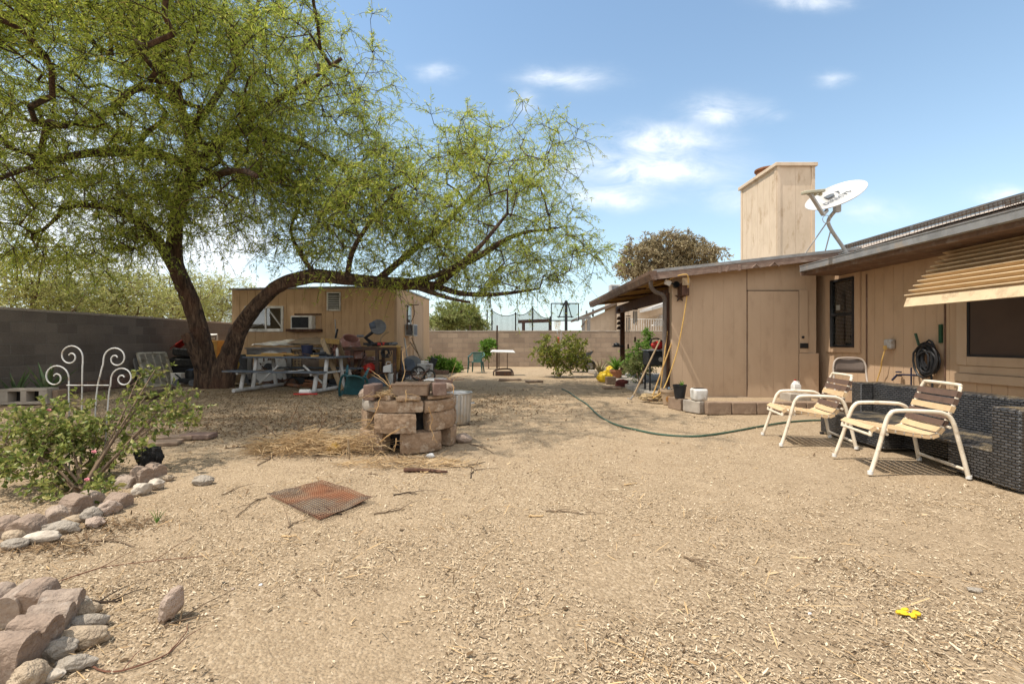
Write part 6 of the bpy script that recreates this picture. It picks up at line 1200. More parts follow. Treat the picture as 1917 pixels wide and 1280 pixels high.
mb = MB(); mb.lathe([(.13, -.06), (.16, -.08), (.22, -.075), (.245, 0), (.22, .075), (.16, .08), (.13, .06)], w0, 28, Matrix.Rotation(R(90), 3, 'X'), capb=False); wt = mb.build('tyre', M['rubber'], t); mb = MB(); mb.lathe([(.02, -.06), (.06, -.05), (.13, -.045), (.13, .045), (.02, .06)], w0, 20, Matrix.Rotation(R(90), 3, 'X')); 
mb.build('rim', M['ltgray'], wt)
A = [c + V(-.95, -.34, .58), c + V(.10, -.34, .86), c + V(.10, .34, .86), c + V(-.95, .34, .58)]; Bm = [c + V(-.85, -.2, .32), c + V(-.22, -.2, .36), c + V(-.22, .2, .36), c + V(-.85, .2, .32)]
mb = MB(); mb.add(Bm + A, [(0, 1, 2, 3), (0, 4, 5, 1), (1, 5, 6, 2), (2, 6, 7, 3), (3, 7, 4, 0)]); o = mb.build('tray', M['gray'], t); sm = o.modifiers.new('s', 'SOLIDIFY'); sm.thickness = .012
mb = MB(); mb.tube(A, .015, 6, closed=True)
for s in (-1, 1): mb.tube([c + V(0, s * .09, .24), c + V(-.4, s * .18, .32), c + V(-1.35, s * .3, .48)], .02, 8); mb.tube([c + V(-.7, s * .25, .36), c + V(-.78, s * .25, 0)], .018, 6)
mb.build('handles', M['bare_wood'], t)
for i, (px, py, d, l) in enumerate(((955, 712, (.7, .3, .06), 'flat dark slab lying in the shade below the small table'), (868, 690, (.5, .3, .08), 'flat pale slab left of the green armchair'), (1000, 715, (.5, .25, .05), 'flat slab on the ground below the citrus tree'))): mb = MB(); mb.box(G(px, py) + V(0, 0, d[2] / 2), d, (0, 0, .2 * i)); solo('paving_slab', mb, M['conc_brown'], l, 'slab', bevel=.01)

# ------------------------------------------------------------------ beyond the far wall
c = V(.4, 32, 0); t = thing('trampoline', 'black trampoline with sagging safety net beyond the far wall', 'trampoline', c)
mb = MB(); mb.tube([c + V(2.05 * math.cos(k * .2618), 2.05 * math.sin(k * .2618), 1.0) for k in range(24)], .05, 8, closed=True); mb.lathe([(.01, .98), (2.0, .98)], c, 24, capb=False); mb.build('jumping_mat', M['black'], t)
hp = []; 
for i, (px, top, dy) in enumerate(((912, 580, .3), (921, 578, -1.0), (965, 584, -1.9), (997, 573, -1.9), (1030, 592, -.9))):
    p = P(px, top, 32 + dy); hp.append(p); mb = MB(); mb.tube([V(p.x, p.y, .2), p], .045, 8); mb.build('net_pole', M['black'], t)
vs = []; n = 14
for a, b in zip(hp[1:], hp[2:]):
    for i in range(n + 1):
        q = i / n; p = a.lerp(b, q); sag = .55 * 4 * q * (1 - q) * .45; zb = 1.0
        for j in range(5): vs.append(V(p.x, p.y, (p.z - .1 - sag) * (1 - j / 4) + zb * j / 4))
fs = []
for s_ in range(3):
    o_ = s_ * (n + 1) * 5
    for i in range(n):
        for j in range(4): k = o_ + i * 5 + j; fs.append((k, k + 5, k + 6, k + 1))
mb = MB(); mb.add(vs, fs); mb.build('safety_net', M['net'], t)
mb = MB()
for s_ in range(3): mb.tube([vs[s_ * (n + 1) * 5 + i * 5] for i in range(n + 1)], .025, 5)
mb.build('net_rim', M['black'], t)
Y = 29; c = V(P(1058, 0, Y).x, Y, 0); t = thing('basketball_hoop', 'basketball hoop with clear backboard seen from behind over the far wall', 'basketball hoop', c)
a, b = P(1032, 568, Y), P(1083, 600, Y); mb = MB()
for p, q in ((V(a.x, Y, a.z), V(b.x, Y, a.z)), (V(b.x, Y, a.z), V(b.x, Y, b.z)), (V(b.x, Y, b.z), V(a.x, Y, b.z)), (V(a.x, Y, b.z), V(a.x, Y, a.z))): mb.beam(p, q, .06, .06, (0, 1, 0))
mb.build('backboard_frame', M['black'], t)
mb = MB(); mb.b2((a.x + .03, Y - .01, b.z + .03), (b.x - .03, Y + .01, a.z - .03)); mb.build('backboard', M['glass'], t)
mb = MB(); mb.tube([(c.x, Y - .5, 0), (c.x, Y - .5, 3.7)], .09, 10); mb.tube([(c.x - .08, Y - .5, 3.6), (c.x - .4, Y - .06, 2.7)], .035, 6); mb.tube([(c.x + .08, Y - .5, 3.6), (c.x + .4, Y - .06, 2.7)], .035, 6); mb.tube([(c.x - .5, Y - .06, 2.75), (c.x + .5, Y - .06, 2.75)], .035, 6); mb.tube([(c.x - .3, Y - .06, 3.5), (c.x + .3, Y - .06, 3.5)], .03, 6); mb.build('support_pole', M['black'], t)
mb = MB(); mb.lathe([(.23, 0), (.2, -.25), (.14, -.5)], V(c.x - .45, Y + .3, 2.5), 16, capb=False); mb.build('hoop_net', M['white_net'], t)
t = thing('swing_frame', 'weathered timber pergola frame between hoop and neighbour house', 'pergola', V(4.6, 31, 0))
for px in (1092, 1102): mb = MB(); p = P(px, 598, 31); mb.b2((p.x - .09, 30.9, 0), (p.x + .09, 31.1, p.z)); mb.build('post', M['gray_wood_v'], t)
mb = MB(); p, q = P(1083, 596, 31), P(1106, 594, 31); mb.beam(p, q, .14, .2); mb.build('top_beam', M['gray_wood'], t); mb = MB(); mb.beam(P(1088, 612, 30.95), P(1099, 598, 30.95), .1, .1); mb.build('brace', M['bare_wood'], t)
mb = MB(); p, q = P(970, 602, 35), P(1030, 600, 35); mb.beam(p, q, .2, .25); mb.tube([V(p.x + .4, 35, 0), V(p.x + .4, 35, p.z)], .12, 8); mb.tube([V(q.x, 35, 0), V(q.x, 35, q.z)], .12, 8); solo('timber_pavilion', mb, M['dark_wood'], 'dark timber beam structure seen through the trampoline net', 'pavilion')
Y = 34; t = thing('neighbour_house', 'pale gabled neighbour house rising beyond the far wall', 'house', V(8, 36, 0))
x0, x1, x2 = P(1095, 0, Y).x, P(1152, 0, Y).x, P(1330, 0, Y).x; zl, zh = P(0, 596, Y).z, P(0, 571, Y).z
mb = MB(); siding(mb, (x0, Y, 0), (x1, Y, 0), 0, lambda q: zl - .15 + (q.x - x0) / (x1 - x0) * (zh - zl), (0, -1, 0), .4, .02, .015); siding(mb, (x1 + .02, Y - .6, 0), (x2, Y - .6, 0), 0, P(0, 540, Y).z, (0, -1, 0), 1.2, .02, .015); mb.b2((x1 + .02, Y - .54, 0), (x2, Y + 4, P(0, 540, Y).z - .01)); mb.build('wall', M['door_gray'], t)
mb = MB(); mb.hexa([(x0 - .4, Y - .5, zl - .1), (x1 + .0, Y - .5, zh + .02), (x1 + .0, Y + 5, zh + .02), (x0 - .4, Y + 5, zl - .1), (x0 - .4, Y - .5, zl + .1), (x1 + .0, Y - .5, zh + .22), (x1 + .0, Y + 5, zh + .22), (x0 - .4, Y + 5, zl + .1)]); mb.build('roof', M['brown_box'], t)
mb = MB(); p, q = P(1215, 578, 31), P(1262, 566, 31); mb.hexa([(p.x, 30.4, p.z - .12), (q.x, 30.4, q.z - .12), (q.x, 33.3, q.z - .12), (p.x, 33.3, p.z - .12), (p.x, 30.4, p.z + .05), (q.x, 30.4, q.z + .2), (q.x, 33.3, q.z + .2), (p.x, 33.3, p.z + .05)]); mb.build('porch_roof', M['ltgray'], t)
t2 = [P(1220, 609, 31.5), P(1262, 609, 31.5), P(1262, 588, 32.8), P(1236, 588, 32.8)]; mb = MB()
for k in range(7): q = k / 7; mb.beam(t2[0].lerp(t2[3], q), t2[1].lerp(t2[2], q), .13, .03, (0, -.5, 1))
mb.build('striped_awning', M['white'], t)
mb = MB(); zz = P(0, 598, 31).z
for k in range(15): x = P(1178, 0, 31).x + k * .16; mb.b2((x - .015, 30.98, .9), (x + .015, 31.01, zz))
mb.b2((P(1176, 0, 31).x, 30.975, zz), (P(1245, 0, 31).x, 31.015, zz + .05)); mb.build('railing', M['white'], t)
for i, (px, l) in enumerate(((1098, 'x'), (1110, 'x'))): p = P(px, 588 - i * 3, Y + .5); mb = MB(); mb.tube([p - V(0, 0, .3), p + V(0, 0, .25)], .07, 8); mb.build('roof_vent', M['gray'], t)
c = P(1150, 541, Y + 1.5); mb = MB(); mb.box(c, (.75, .7, .6)); cl_ = mb.build('roof_cooler', M['ltgray'], t, bevel=.02); mb = MB(); mb.box(c + V(0, -.36, 0), (.5, .02, .4)); mb.build('cooler_louvre', M['gray'], cl_)
t = thing('distant_house', 'low grey roofed house beyond the wall right of the shed', 'house', V(-5.6, 36, 0)); c = P(812, 608, 36); mb = MB(); mb.b2((c.x - .9, 35.5, 0), (c.x + .35, 39, c.z)); mb.build('wall', M['white'], t); mb = MB(); mb.hexa([(c.x - 1, 35.3, c.z), (c.x + .5, 35.3, c.z - .12), (c.x + .5, 39.2, c.z - .12), (c.x - 1, 39.2, c.z), (c.x - 1, 35.3, c.z + .4), (c.x + .5, 35.3, c.z - .02), (c.x + .5, 39.2, c.z - .02), (c.x - 1, 39.2, c.z + .4)]); mb.build('roof', M['ltgray'], t)
# ------------------------------------------------------------------ strap chairs and wicker sofa
def strap_chair(label, loc_, rz):
    t = thing('strap_chair', label, 'chair', loc_, rz); L = dict(local=True); m = M['cream_metal']
    for s in (-1, 1):
        y = .30 * s; mb = MB(); mb.tube(smooth_path([(-.40, y * 1.12, 0), (-.33, y * 1.08, .22), (-.265, y * 1.04, .46), (-.225, y * 1.02, .545), (-.16, y, .575), (.10, y, .575), (.20, y, .56), (.26, y * 1.02, .50), (.31, y * 1.05, .30), (.37, y * 1.1, 0)], 4), .0185, 10); mb.build('leg_frame', m, t, **L)
    rail = [(-.36, .335), (-.352, .375), (-.32, .398), (-.15, .375), (.05, .345), (.14, .345), (.20, .40), (.27, .55), (.35, .76)]
    mb = MB()
    lo = smooth_path([(x, -.255, z) for x, z in rail], 4); hi = [V(p.x, .255, p.z) for p in lo]
    top = smooth_path([lo[-1], V(.362, -.24, .795), V(.365, -.2, .81), V(.365, .2, .81), V(.362, .24, .795), hi[-1]], 4)
    mb.tube(lo + top[1:-1] + hi[::-1], .016, 10); mb.tube([(-.355, -.255, .34), (-.355, .255, .34)], .014, 8); mb.tube([(-.25, -.31, .36), (-.25, .31, .36)], .013, 8); mb.tube([(.24, -.31, .44), (.24, .31, .44)], .013, 8); mb.tube([(.36, -.325, .07), (.36, .325, .07)], .015, 8); mb.build('seat_frame', m, t, **L)
    P_ = lo; acc = [0]
    for a, b in zip(P_, P_[1:]): acc.append(acc[-1] + (b - a).length)
    def at(s):
        for i in range(len(acc) - 1):
            if acc[i + 1] >= s: q = (s - acc[i]) / (acc[i + 1] - acc[i]); return P_[i].lerp(P_[i + 1], q), (P_[i + 1] - P_[i]).normalized()
        return P_[-1], (P_[-1] - P_[-2]).normalized()
    tot = acc[-1]; n = 14; w_ = .056; pitch = (tot - .03) / n
    for i in range(n):
        s = .03 + pitch * (i + .5); p, d = at(s); up = V(0, 1, 0).cross(d) * -1; mb = MB(); vs = []; seat = i < 7
        sg = .012
        for k in range(9):
            q = -1 + k / 4; y = .272 * q; dip = up * (.019 - sg * (1 - q * q))
            for e in (-.5, .5): vs += [V(p.x, y, p.z) + d * w_ * e + dip, V(p.x, y, p.z) + d * w_ * e + dip - up * .004]
        fs = []
        for k in range(8): b = k * 4; fs += [(b, b + 2, b + 6, b + 4), (b + 1, b + 5, b + 7, b + 3), (b, b + 4, b + 5, b + 1), (b + 2, b + 3, b + 7, b + 6)]
        mb.add(vs, fs)
        for y in (-.272, .272): mb.beam(V(p.x, y, p.z) - d * w_ / 2, V(p.x, y, p.z) + d * w_ / 2, .0035, .03, up)
        brown = i in (9, 10, 12, 13)
        mb.build('back_strap' if i >= 7 else 'seat_strap', M['strap_brown'] if brown else M['strap_tan'], t, **L)
    for x, y in ((-.40, .336), (-.40, -.336), (.37, .33), (.37, -.33)): mb = MB(); mb.lathe([(.022, 0), (.022, .03)], (x, y, 0), 10, capt=True); mb.build('foot_cap', M['white_gloss'], t, **L)
    return t
c1 = strap_chair('cream strap armchair nearest the camera, before the wicker sofa', (3.70, 4.51, .004), R(-11))
c2 = dup(c1, (3.56, 5.66, .004), (0, 0, R(-12)), 'cream strap armchair farther away, beside the planter kerb'); c1['group'] = c2['group'] = 'strap chairs before the sofa'
# folding chair
c = V(5.42, 7.5, 0); t = thing('folding_chair', 'brown padded steel folding chair behind the wicker sofa', 'chair', c, R(-25)); L = dict(local=True); m = mat('tan_steel', (.40, .33, .27), (.34, .28, .23), rough=.4)
mb = MB(); mb.tube(smooth_path([(-.23, -.28, .0), (-.22, .10, .60), (-.215, .16, .82), (-.17, .18, .915), (-.08, .185, .94), (.08, .185, .94), (.17, .18, .915), (.215, .16, .82), (.22, .10, .60), (.23, -.28, 0)], 5), .014, 8); mb.build('back_frame', m, t, **L)
mb = MB(); mb.tube([(-.21, .28, 0), (-.2, -.18, .46)], .013, 8); mb.tube([(.21, .28, 0), (.2, -.18, .46)], .013, 8); mb.build('rear_legs', m, t, **L)
mb = MB(); mb.hexa([(-.2, -.22, .44), (.2, -.22, .44), (.19, .16, .43), (-.19, .16, .43), (-.2, -.22, .475), (.2, -.22, .475), (.19, .16, .465), (-.19, .16, .465)]); mb.build('seat', M['fabric_gray'], t, bevel=.012, **L)
vs = []
for i in range(11):
    q = -1 + i / 5; x = .205 * q; y = .15 + .03 * (1 - q * q)
    for z in (.70, .78, .88, .925 - .06 * q ** 4): vs.append((x, y + (z - .7) * .15, z))
fs = [(i * 4 + j, (i + 1) * 4 + j, (i + 1) * 4 + j + 1, i * 4 + j + 1) for i in range(10) for j in range(3)]
mb = MB(); mb.add(vs, fs); o = mb.build('backrest', M['fabric_gray'], t, **L); o.modifiers.new('s', 'SOLIDIFY').thickness = .02
# sofa
T = thing('wicker_sofa', 'black resin wicker sofa with no cushions facing the yard', 'sofa', V(4.5, 5, 0)); W = M['wicker']
mb = MB(); mb.b2((4.08, 5.16, .02), (5.0, 6.22, .285)); mb.build('seat_module', W, T, bevel=.012)
mb = MB(); mb.b2((4.04, 3.93, .02), (4.78, 4.36, .285)); mb.build('seat_module', W, T, bevel=.012)
mb = MB(); mb.b2((4.30, 4.362, .05), (4.78, 5.158, .275)); mb.build('seat_base', W, T); mb = MB(); mb.b2((4.06, 4.362, .255), (4.78, 5.158, .287)); mb.build('seat_rail', W, T, bevel=.008)
mb = MB(); mb.b2((4.79, 3.93, .02), (5.02, 6.4, .66)); mb.build('backrest', W, T, bevel=.015)
mb = MB(); mb.b2((4.62, 6.225, .02), (4.785, 6.40, .66)); mb.build('end_panel', W, T, bevel=.015)
mb = MB(); mb.b2((4.00, 3.70, .02), (5.02, 3.925, .665)); mb.build('armrest', W, T, bevel=.015)
for x, y in ((4.06, 3.76), (4.06, 6.16), (4.95, 3.76), (4.95, 6.3)): mb = MB(); mb.lathe([(.025, 0), (.025, .022)], (x, y, 0), 10, capt=True); mb.build('foot', M['black'], T)
# garden hose
hp = [(1052, 728), (1063, 733), (1080, 745), (1098, 757), (1122, 777), (1150, 794), (1190, 806), (1240, 814), (1300, 816), (1360, 810), (1420, 799), (1480, 790), (1545, 787), (1600, 788)]
hp2 = [(1000, 722), (1022, 727), (1040, 731), (1058, 730), (1070, 724), (1062, 717), (1045, 716)]
mb = MB(); mb.tube(smooth_path([G(*p) + V(0, 0, .014 + gz(*G(*p).xy)) for p in hp], 6), .014, 8); solo('garden_hose', mb, M['hose'], 'long green garden hose curving across the gravel to the chairs', 'hose')

# ------------------------------------------------------------------ fire pit: every block lies loose on the ring
PC = V(-1.22, 5.60, 0)
def arcblock(r0, r1, a0, a1, z0, z1, m, label, seed, name='retaining_block', cat='block', grp='blocks of the fire pit ring'):
    n = 8; vs = []; rr = random.Random(seed); dz = rr.uniform(-.004, .004); off = V(rr.uniform(-.03, .03), rr.uniform(-.03, .03), 0); nz = 4; a0 += rr.uniform(-2.5, 2.5); a1 += rr.uniform(-2.5, 2.5)
    rows = []
    for i in range(n + 1):
        a = R(a0 + (a1 - a0) * i / n); u = V(math.sin(a), -math.cos(a), 0); rows.append((u, i))
    ring = []
    for j in range(nz + 1): ring.append((r1, z0 + (z1 - z0) * j / nz))
    ring += [(r1 - (r1 - r0) * k / 3, z1) for k in range(1, 4)] + [(r0, z1 - (z1 - z0) * j / nz) for j in range(1, nz + 1)] + [(r1 - (r1 - r0) * (3 - k) / 3, z0) for k in range(1, 3)]
    K = len(ring)
    for u, i in rows:
        for (r, z) in ring:
            p = PC + off + u * r + V(0, 0, z + dz); e = .010 * noise.noise(p * 9 + V(seed, 0, 0)) + .006 * noise.noise(p * 25); edge = (.012 if z in (z0, z1) and r in (r0, r1) else 0) + (.008 if i in (0, n) else 0)
            vs.append(p + u * (e - (edge if r == r1 else -edge)) + V(0, 0, e * .5 - (edge * .6 if z == z1 else 0)))
    fs = [(i * K + k, (i + 1) * K + k, (i + 1) * K + (k + 1) % K, i * K + (k + 1) % K) for i in range(n) for k in range(K)] + [tuple(range(K - 1, -1, -1))[::-1], tuple(n * K + k for k in range(K))[::-1]]
    mb = MB(); mb.add(vs, fs); bm = bmesh.new(); me = bpy.data.meshes.new('x'); me.from_pydata([tuple(v) for v in mb.v], [], mb.f); bm.from_mesh(me); bmesh.ops.recalc_face_normals(bm, faces=bm.faces); mb.f = [tuple(v.index for v in f.verts) for f in bm.faces]; bm.free(); bpy.data.meshes.remove(me)
    return roughen(solo(name, mb, m, label, cat, grp, ang=50), 2, .016)
PB = M['pit_block']; FP = [
 (.40, .59, 1, 52, 0, .235, 'bottom front block right of the dark opening'), (.40, .59, -72, -15, 0, .235, 'bottom left block under the trailing straw'), (.40, .58, 68, 100, 0, .235, 'bottom right block beside the small hole'), (.40, .58, 108, 165, 0, .235, 'bottom block at the right rear'), (.40, .58, 172, 228, 0, .235, 'bottom block at the back'), (.40, .58, 234, 284, 0, .235, 'bottom block at the left rear'),
 (.41, .615, -30, 23, .238, .46, 'wide bowed block in the second course facing the camera'), (.41, .60, 37, 82, .238, .46, 'second-course bowed block at the right'), (.41, .60, -92, -48, .238, .46, 'second-course block at the far left'), (.41, .58, 95, 150, .238, .46, 'second-course block at the right rear'), (.41, .58, 158, 208, .238, .46, 'second-course block at the back'), (.41, .58, 214, 262, .238, .46, 'second-course block at the left rear'),
 (.40, .595, -26, 28, .463, .60, 'thinner third-course block facing the camera'), (.40, .60, 31, 82, .463, .60, 'third-course block at the right'), (.40, .61, -84, -30, .463, .60, 'third-course pale crusted block at the left'), (.40, .58, 92, 150, .463, .60, 'third-course block at the right rear'), (.40, .58, 156, 204, .463, .60, 'third-course block at the back'), (.40, .58, 210, 268, .463, .60, 'third-course block at the left rear'),
 (.40, .57, -25, -12, .603, .67, 'small cap chunk on the front left rim'), (.40, .58, -3, 30, .603, .655, 'thin cap slab on the front rim'), (.40, .58, 33, 74, .603, .65, 'thin cap slab on the right rim')]
FP = [(r0 * .93, r1 * .93, a0, a1, z0 * .93, z1 * .93, l) for r0, r1, a0, a1, z0, z1, l in FP]
for i, (r0, r1, a0, a1, z0, z1, l) in enumerate(FP): arcblock(r0, r1, a0, a1, z0, z1, PB if i != 14 else M['conc'], l + ' of the fire pit', i + 3)
mb = MB(); mb.lathe([(.01, .05), (.36, .03)], PC, 20, capb=False); mb.lathe([(.355, .02), (.36, .46)], PC, 24, capb=False); solo('ash_bed', mb, M['charcoal'], 'black sooty ash bed inside the fire pit', 'ash')
mb = MB(); c = P(699, 745, 5.25); c.z = .562; mb.box(c + V(0, 0, .085), (.125, .26, .17), (0, 0, -.12)); solo('small_brick', mb, M['conc_dark'], 'dark brown brick standing on the left rim of the fire pit', 'brick', bevel=.012)
mb = MB(); c = P(686, 745, 5.3); c.z = .562; mb.blob(c + V(-.02, .05, .05), (.16, .14, .12), 5, .3); solo('rim_stone', mb, M['rock_pink'], 'pinkish stone beside the dark brown brick on the left rim of the fire pit', 'stone')
mb = MB(); c = P(822, 742, 5.25); c.z = .607; mb.box(c + V(0, 0, .07), (.15, .18, .14), (0, 0, .25)); solo('small_brick', mb, M['conc_dark'], 'dark brown brick standing on the right rim of the fire pit', 'brick', bevel=.012)
mb = MB(); c = P(830, 728, 5.4); c.z = .755; mb.box(c, (.2, .1, .03), (0, .1, .3)); solo('thin_slat', mb, M['conc_dark'], 'thin dark slat lying on the right rim brick', 'slat')
mb = MB(); c = P(838, 738, 5.6); c.z = .607; mb.blob(c + V(0, 0, .05), (.16, .12, .11), 9, .3); solo('rim_stone', mb, M['rock_pink'], 'reddish stone behind the right rim brick of the fire pit', 'stone')
t = thing('planter_box', 'long empty brown planter box across the front of the fire pit', 'planter', V(-1.17, 5.2, .66)); c = V(P(767, 0, 5.14).x, 5.24, .612)
mb = MB(); w_, d_, h_ = .185, .085, .125
for s in (-1, 1): mb.hexa([c + V(-w_, s * d_ - .006, 0), c + V(w_, s * d_ - .006, 0), c + V(w_, s * d_ + .006, 0), c + V(-w_, s * d_ + .006, 0), c + V(-w_ - .008, s * d_ * 1.1 - .006, h_), c + V(w_ + .008, s * d_ * 1.1 - .006, h_), c + V(w_ + .008, s * d_ * 1.1 + .006, h_), c + V(-w_ - .008, s * d_ * 1.1 + .006, h_)])
for s in (-1, 1): mb.hexa([c + V(s * w_ - .006, -d_ + .007, 0), c + V(s * w_ + .006, -d_ + .007, 0), c + V(s * w_ + .006, d_ - .007, 0), c + V(s * w_ - .006, d_ - .007, 0), c + V(s * w_ * 1.04 - .006, -d_ * 1.0, h_), c + V(s * w_ * 1.04 + .006, -d_ * 1.0, h_), c + V(s * w_ * 1.04 + .006, d_, h_), c + V(s * w_ * 1.04 - .006, d_, h_)])
mb.b2(c + V(-w_, -d_, 0), c + V(w_, d_, .02)); mb.build('box', M['conc_brown'], t, bevel=.003); mb = MB()
for a, b in ((V(-w_ - .02, -d_ * 1.1 - .01, h_), V(w_ + .02, -d_ * 1.1 - .01, h_)), (V(-w_ - .02, d_ * 1.1 + .01, h_), V(w_ + .02, d_ * 1.1 + .01, h_))): mb.beam(c + a, c + b, .022, .02)
mb.build('rolled_rim', M['conc_brown'], t, bevel=.004)
t = thing('fire_grate', 'rusty open steel grate box behind the brown planter box', 'grate', V(-1.12, 5.7, .6)); c = V(P(768, 0, 5.75).x, 5.70, .558); mb = MB()
for s in (-1, 1): mb.tube([c + V(-.20, s * .14, .12), c + V(.20, s * .14, .12)], .014, 8); mb.tube([c + V(s * .2, -.14, .12), c + V(s * .2, .14, .12)], .014, 8)
for x in (-.2, .2):
    for y in (-.14, .14): mb.tube([c + V(x, y, 0), c + V(x, y, .12)], .012, 6)
mb.build('bars', M['rust'], t); mb = MB(); mb.b2(c + V(-.19, .10, .0), c + V(.19, .13, .11)); mb.b2(c + V(-.19, -.13, 0), c + V(.19, .1, .015)); mb.build('tray', M['black'], t)
def stick(pts, r, m, label, name='twig', cat='twig', grp=None, seed=0, fork=0, jit=1.2):
    rr = random.Random(seed); pts = [Vector(p) for p in pts]; path = smooth_path(pts, 4); path = [p + V(rr.uniform(-1, 1), rr.uniform(-1, 1), rr.uniform(-.3, .3)) * r * jit for p in path]; n = len(path); mb = MB(); mb.tube(path, [r * (1 - .55 * i / n) for i in range(n)], 6)
    for k in range(fork):
        i = rr.randrange(n // 4, n - 2); d = (path[i + 1] - path[i]).normalized(); e = V(rr.uniform(-1, 1), rr.uniform(-1, 1), rr.uniform(0, .3)); q = path[i] + (d + e * .9).normalized() * rr.uniform(.1, .28); q.z = max(q.z, path[i].z - .02); mb.tube([path[i], path[i].lerp(q, .5) + V(0, 0, .01), q], [r * .6, r * .45, r * .25], 5)
    return solo(name, mb, m, label, cat, grp)
def gp(px, py, z=.008): g = G(px, py); return V(g.x, g.y, gz(g.x, g.y) + z)
M['stem'] = mat('pale_dry_stem', (.46, .30, .14), (.34, .20, .09), scale=14, rough=.9); M['rstem'] = mat('reddish_twig', (.17, .075, .045), (.11, .05, .03), scale=12, rough=.9)
on = lambda px, py, Y: P(px, py, Y)
for i, (q, mm, l) in enumerate((([on(742, 737, 5.3), on(728, 722, 5.3), on(712, 706, 5.4), on(700, 698, 5.5)], 'stem', 'pale twig rising left out of the fire pit'), ([on(745, 738, 5.4), on(752, 715, 5.5), on(758, 692, 5.6), on(753, 668, 5.7), on(757, 650, 5.8)], 'stem', 'tall pale twig rising from the middle of the fire pit'), ([on(776, 735, 5.5), on(800, 722, 5.6), on(835, 712, 5.7), on(868, 710, 5.8)], 'rstem', 'reddish twig reaching right over the fire pit'), ([on(790, 738, 5.5), on(772, 722, 5.6), on(790, 712, 5.6), on(768, 705, 5.8)], 'rstem', 'crooked reddish twig above the fire grate'), ([on(850, 735, 5.3), on(846, 716, 5.4), on(838, 708, 5.5)], 'stem', 'short pale twig upright at the right rim'), ([on(712, 742, 5.08), on(706, 765, 5.02), on(696, 785, 5.0), on(676, 808, 4.96)], 'stem', 'pale twig trailing down the left face of the fire pit'), ([on(760, 730, 5.1), on(760, 745, 5.02), on(759, 752, 5.0)], 'stem', 'thin pale stem across the brown planter box'), ([on(803, 762, 5.02), on(810, 785, 5.05), on(806, 800, 5.03), on(818, 828, 5.0)], 'stem', 'pale stem hanging in the right gap of the fire pit'), ([on(742, 820, 5.02), on(738, 845, 5.0)], 'stem', 'pale stem hanging in the bottom opening of the fire pit'), ([on(712, 826, 4.95), on(730, 812, 4.93), on(749, 804, 4.9)], 'stem', 'thin stem leaning on the wide bowed block'))): stick(q, .006, M[mm], l, seed=i, fork=3, cat='twig')
def tangle(name, c, rx, ry, rz, n, L, r, m, label, cat, seed):
    rr = random.Random(seed); mb = MB()
    for i in range(n):
        a = rr.uniform(0, 6.283); q = math.sqrt(rr.random()); p = c + V(rx * q * math.cos(a), ry * q * math.sin(a), rr.uniform(.005, rz * (1 - q * .8))); b = rr.uniform(0, 6.283); l = L * rr.uniform(.4, 1.3); d = V(math.cos(b), math.sin(b), rr.uniform(-.25, .35)); e = p + d * l; e.z = max(.004, e.z); mdl = p.lerp(e, .5) + V(rr.uniform(-1, 1), rr.uniform(-1, 1), rr.uniform(-.2, .8)) * l * .15; mb.tube([p, mdl, e], [r, r * .8, r * .4], 3, caps=False)
    return solo(name, mb, m, label, cat)
tangle('straw_heap', G(578, 842), .62, .32, .26, 1300, .22, .0032, M['straw'], 'low heap of dry straw and twigs left of the fire pit', 'straw heap', 5)
tangle('straw_clump', V(-1.56, 5.13, 0), .16, .12, .42, 260, .2, .0032, M['straw'], 'straw clump hanging against the left face of the fire pit', 'straw clump', 6)
tangle('straw_tuft', V(-1.42, 5.18, .60), .13, .08, .08, 120, .16, .003, M['straw'], 'straw tuft on top of the front left rim of the fire pit', 'straw tuft', 7)
tangle('straw_scatter', G(760, 868), .7, .16, .02, 260, .2, .003, M['straw'], 'thin scatter of straw along the front of the fire pit', 'straw', 8)
for i, (q, l) in enumerate((([(478, 786), (500, 800), (518, 818)], 'grey twig arching from the back left of the straw heap'), ([(596, 808), (606, 790), (612, 781)], 'forked twig standing up from the straw heap'), ([(540, 795), (556, 770), (558, 808)], 'thin twig upright in the middle of the straw heap'), ([(515, 838), (510, 855), (480, 872)], 'curved bare branch at the front of the straw heap'), ([(545, 812), (590, 808), (640, 800)], 'long twig lying along the back of the straw heap'))):
    pts = [gp(*p) for p in q]; 
    if i in (0, 1, 2): pts = [P(q[k][0], q[k][1], G(q[0][0] if False else q[-1][0], max(845, q[-1][1])).y) for k in range(3)]
    stick(pts, .008, M['twig_pale'], l, seed=20 + i, fork=3)
mb = MB(); c = gp(625, 846, .05); mb.blob(c, (.17, .13, .13), 4, .2, 3); solo('dried_gourd', mb, M['gourd'], 'dried yellow gourd split open at the right of the straw heap', 'gourd')
mb = MB(); a = gp(654, 858); mb.tube([a, a + V(-.012, 0, .2)], [.012, .009], 6); solo('grey_stake', mb, M['bare_wood'], 'short weathered stake stuck upright left of the fire pit', 'stake')
stick([gp(757, 880, .022), gp(795, 882, .022), gp(837, 886, .022)], .022, M['dark_wood'], 'straight dark brown stick lying in front of the fire pit', 'stick', 'stick', seed=30, jit=.12)
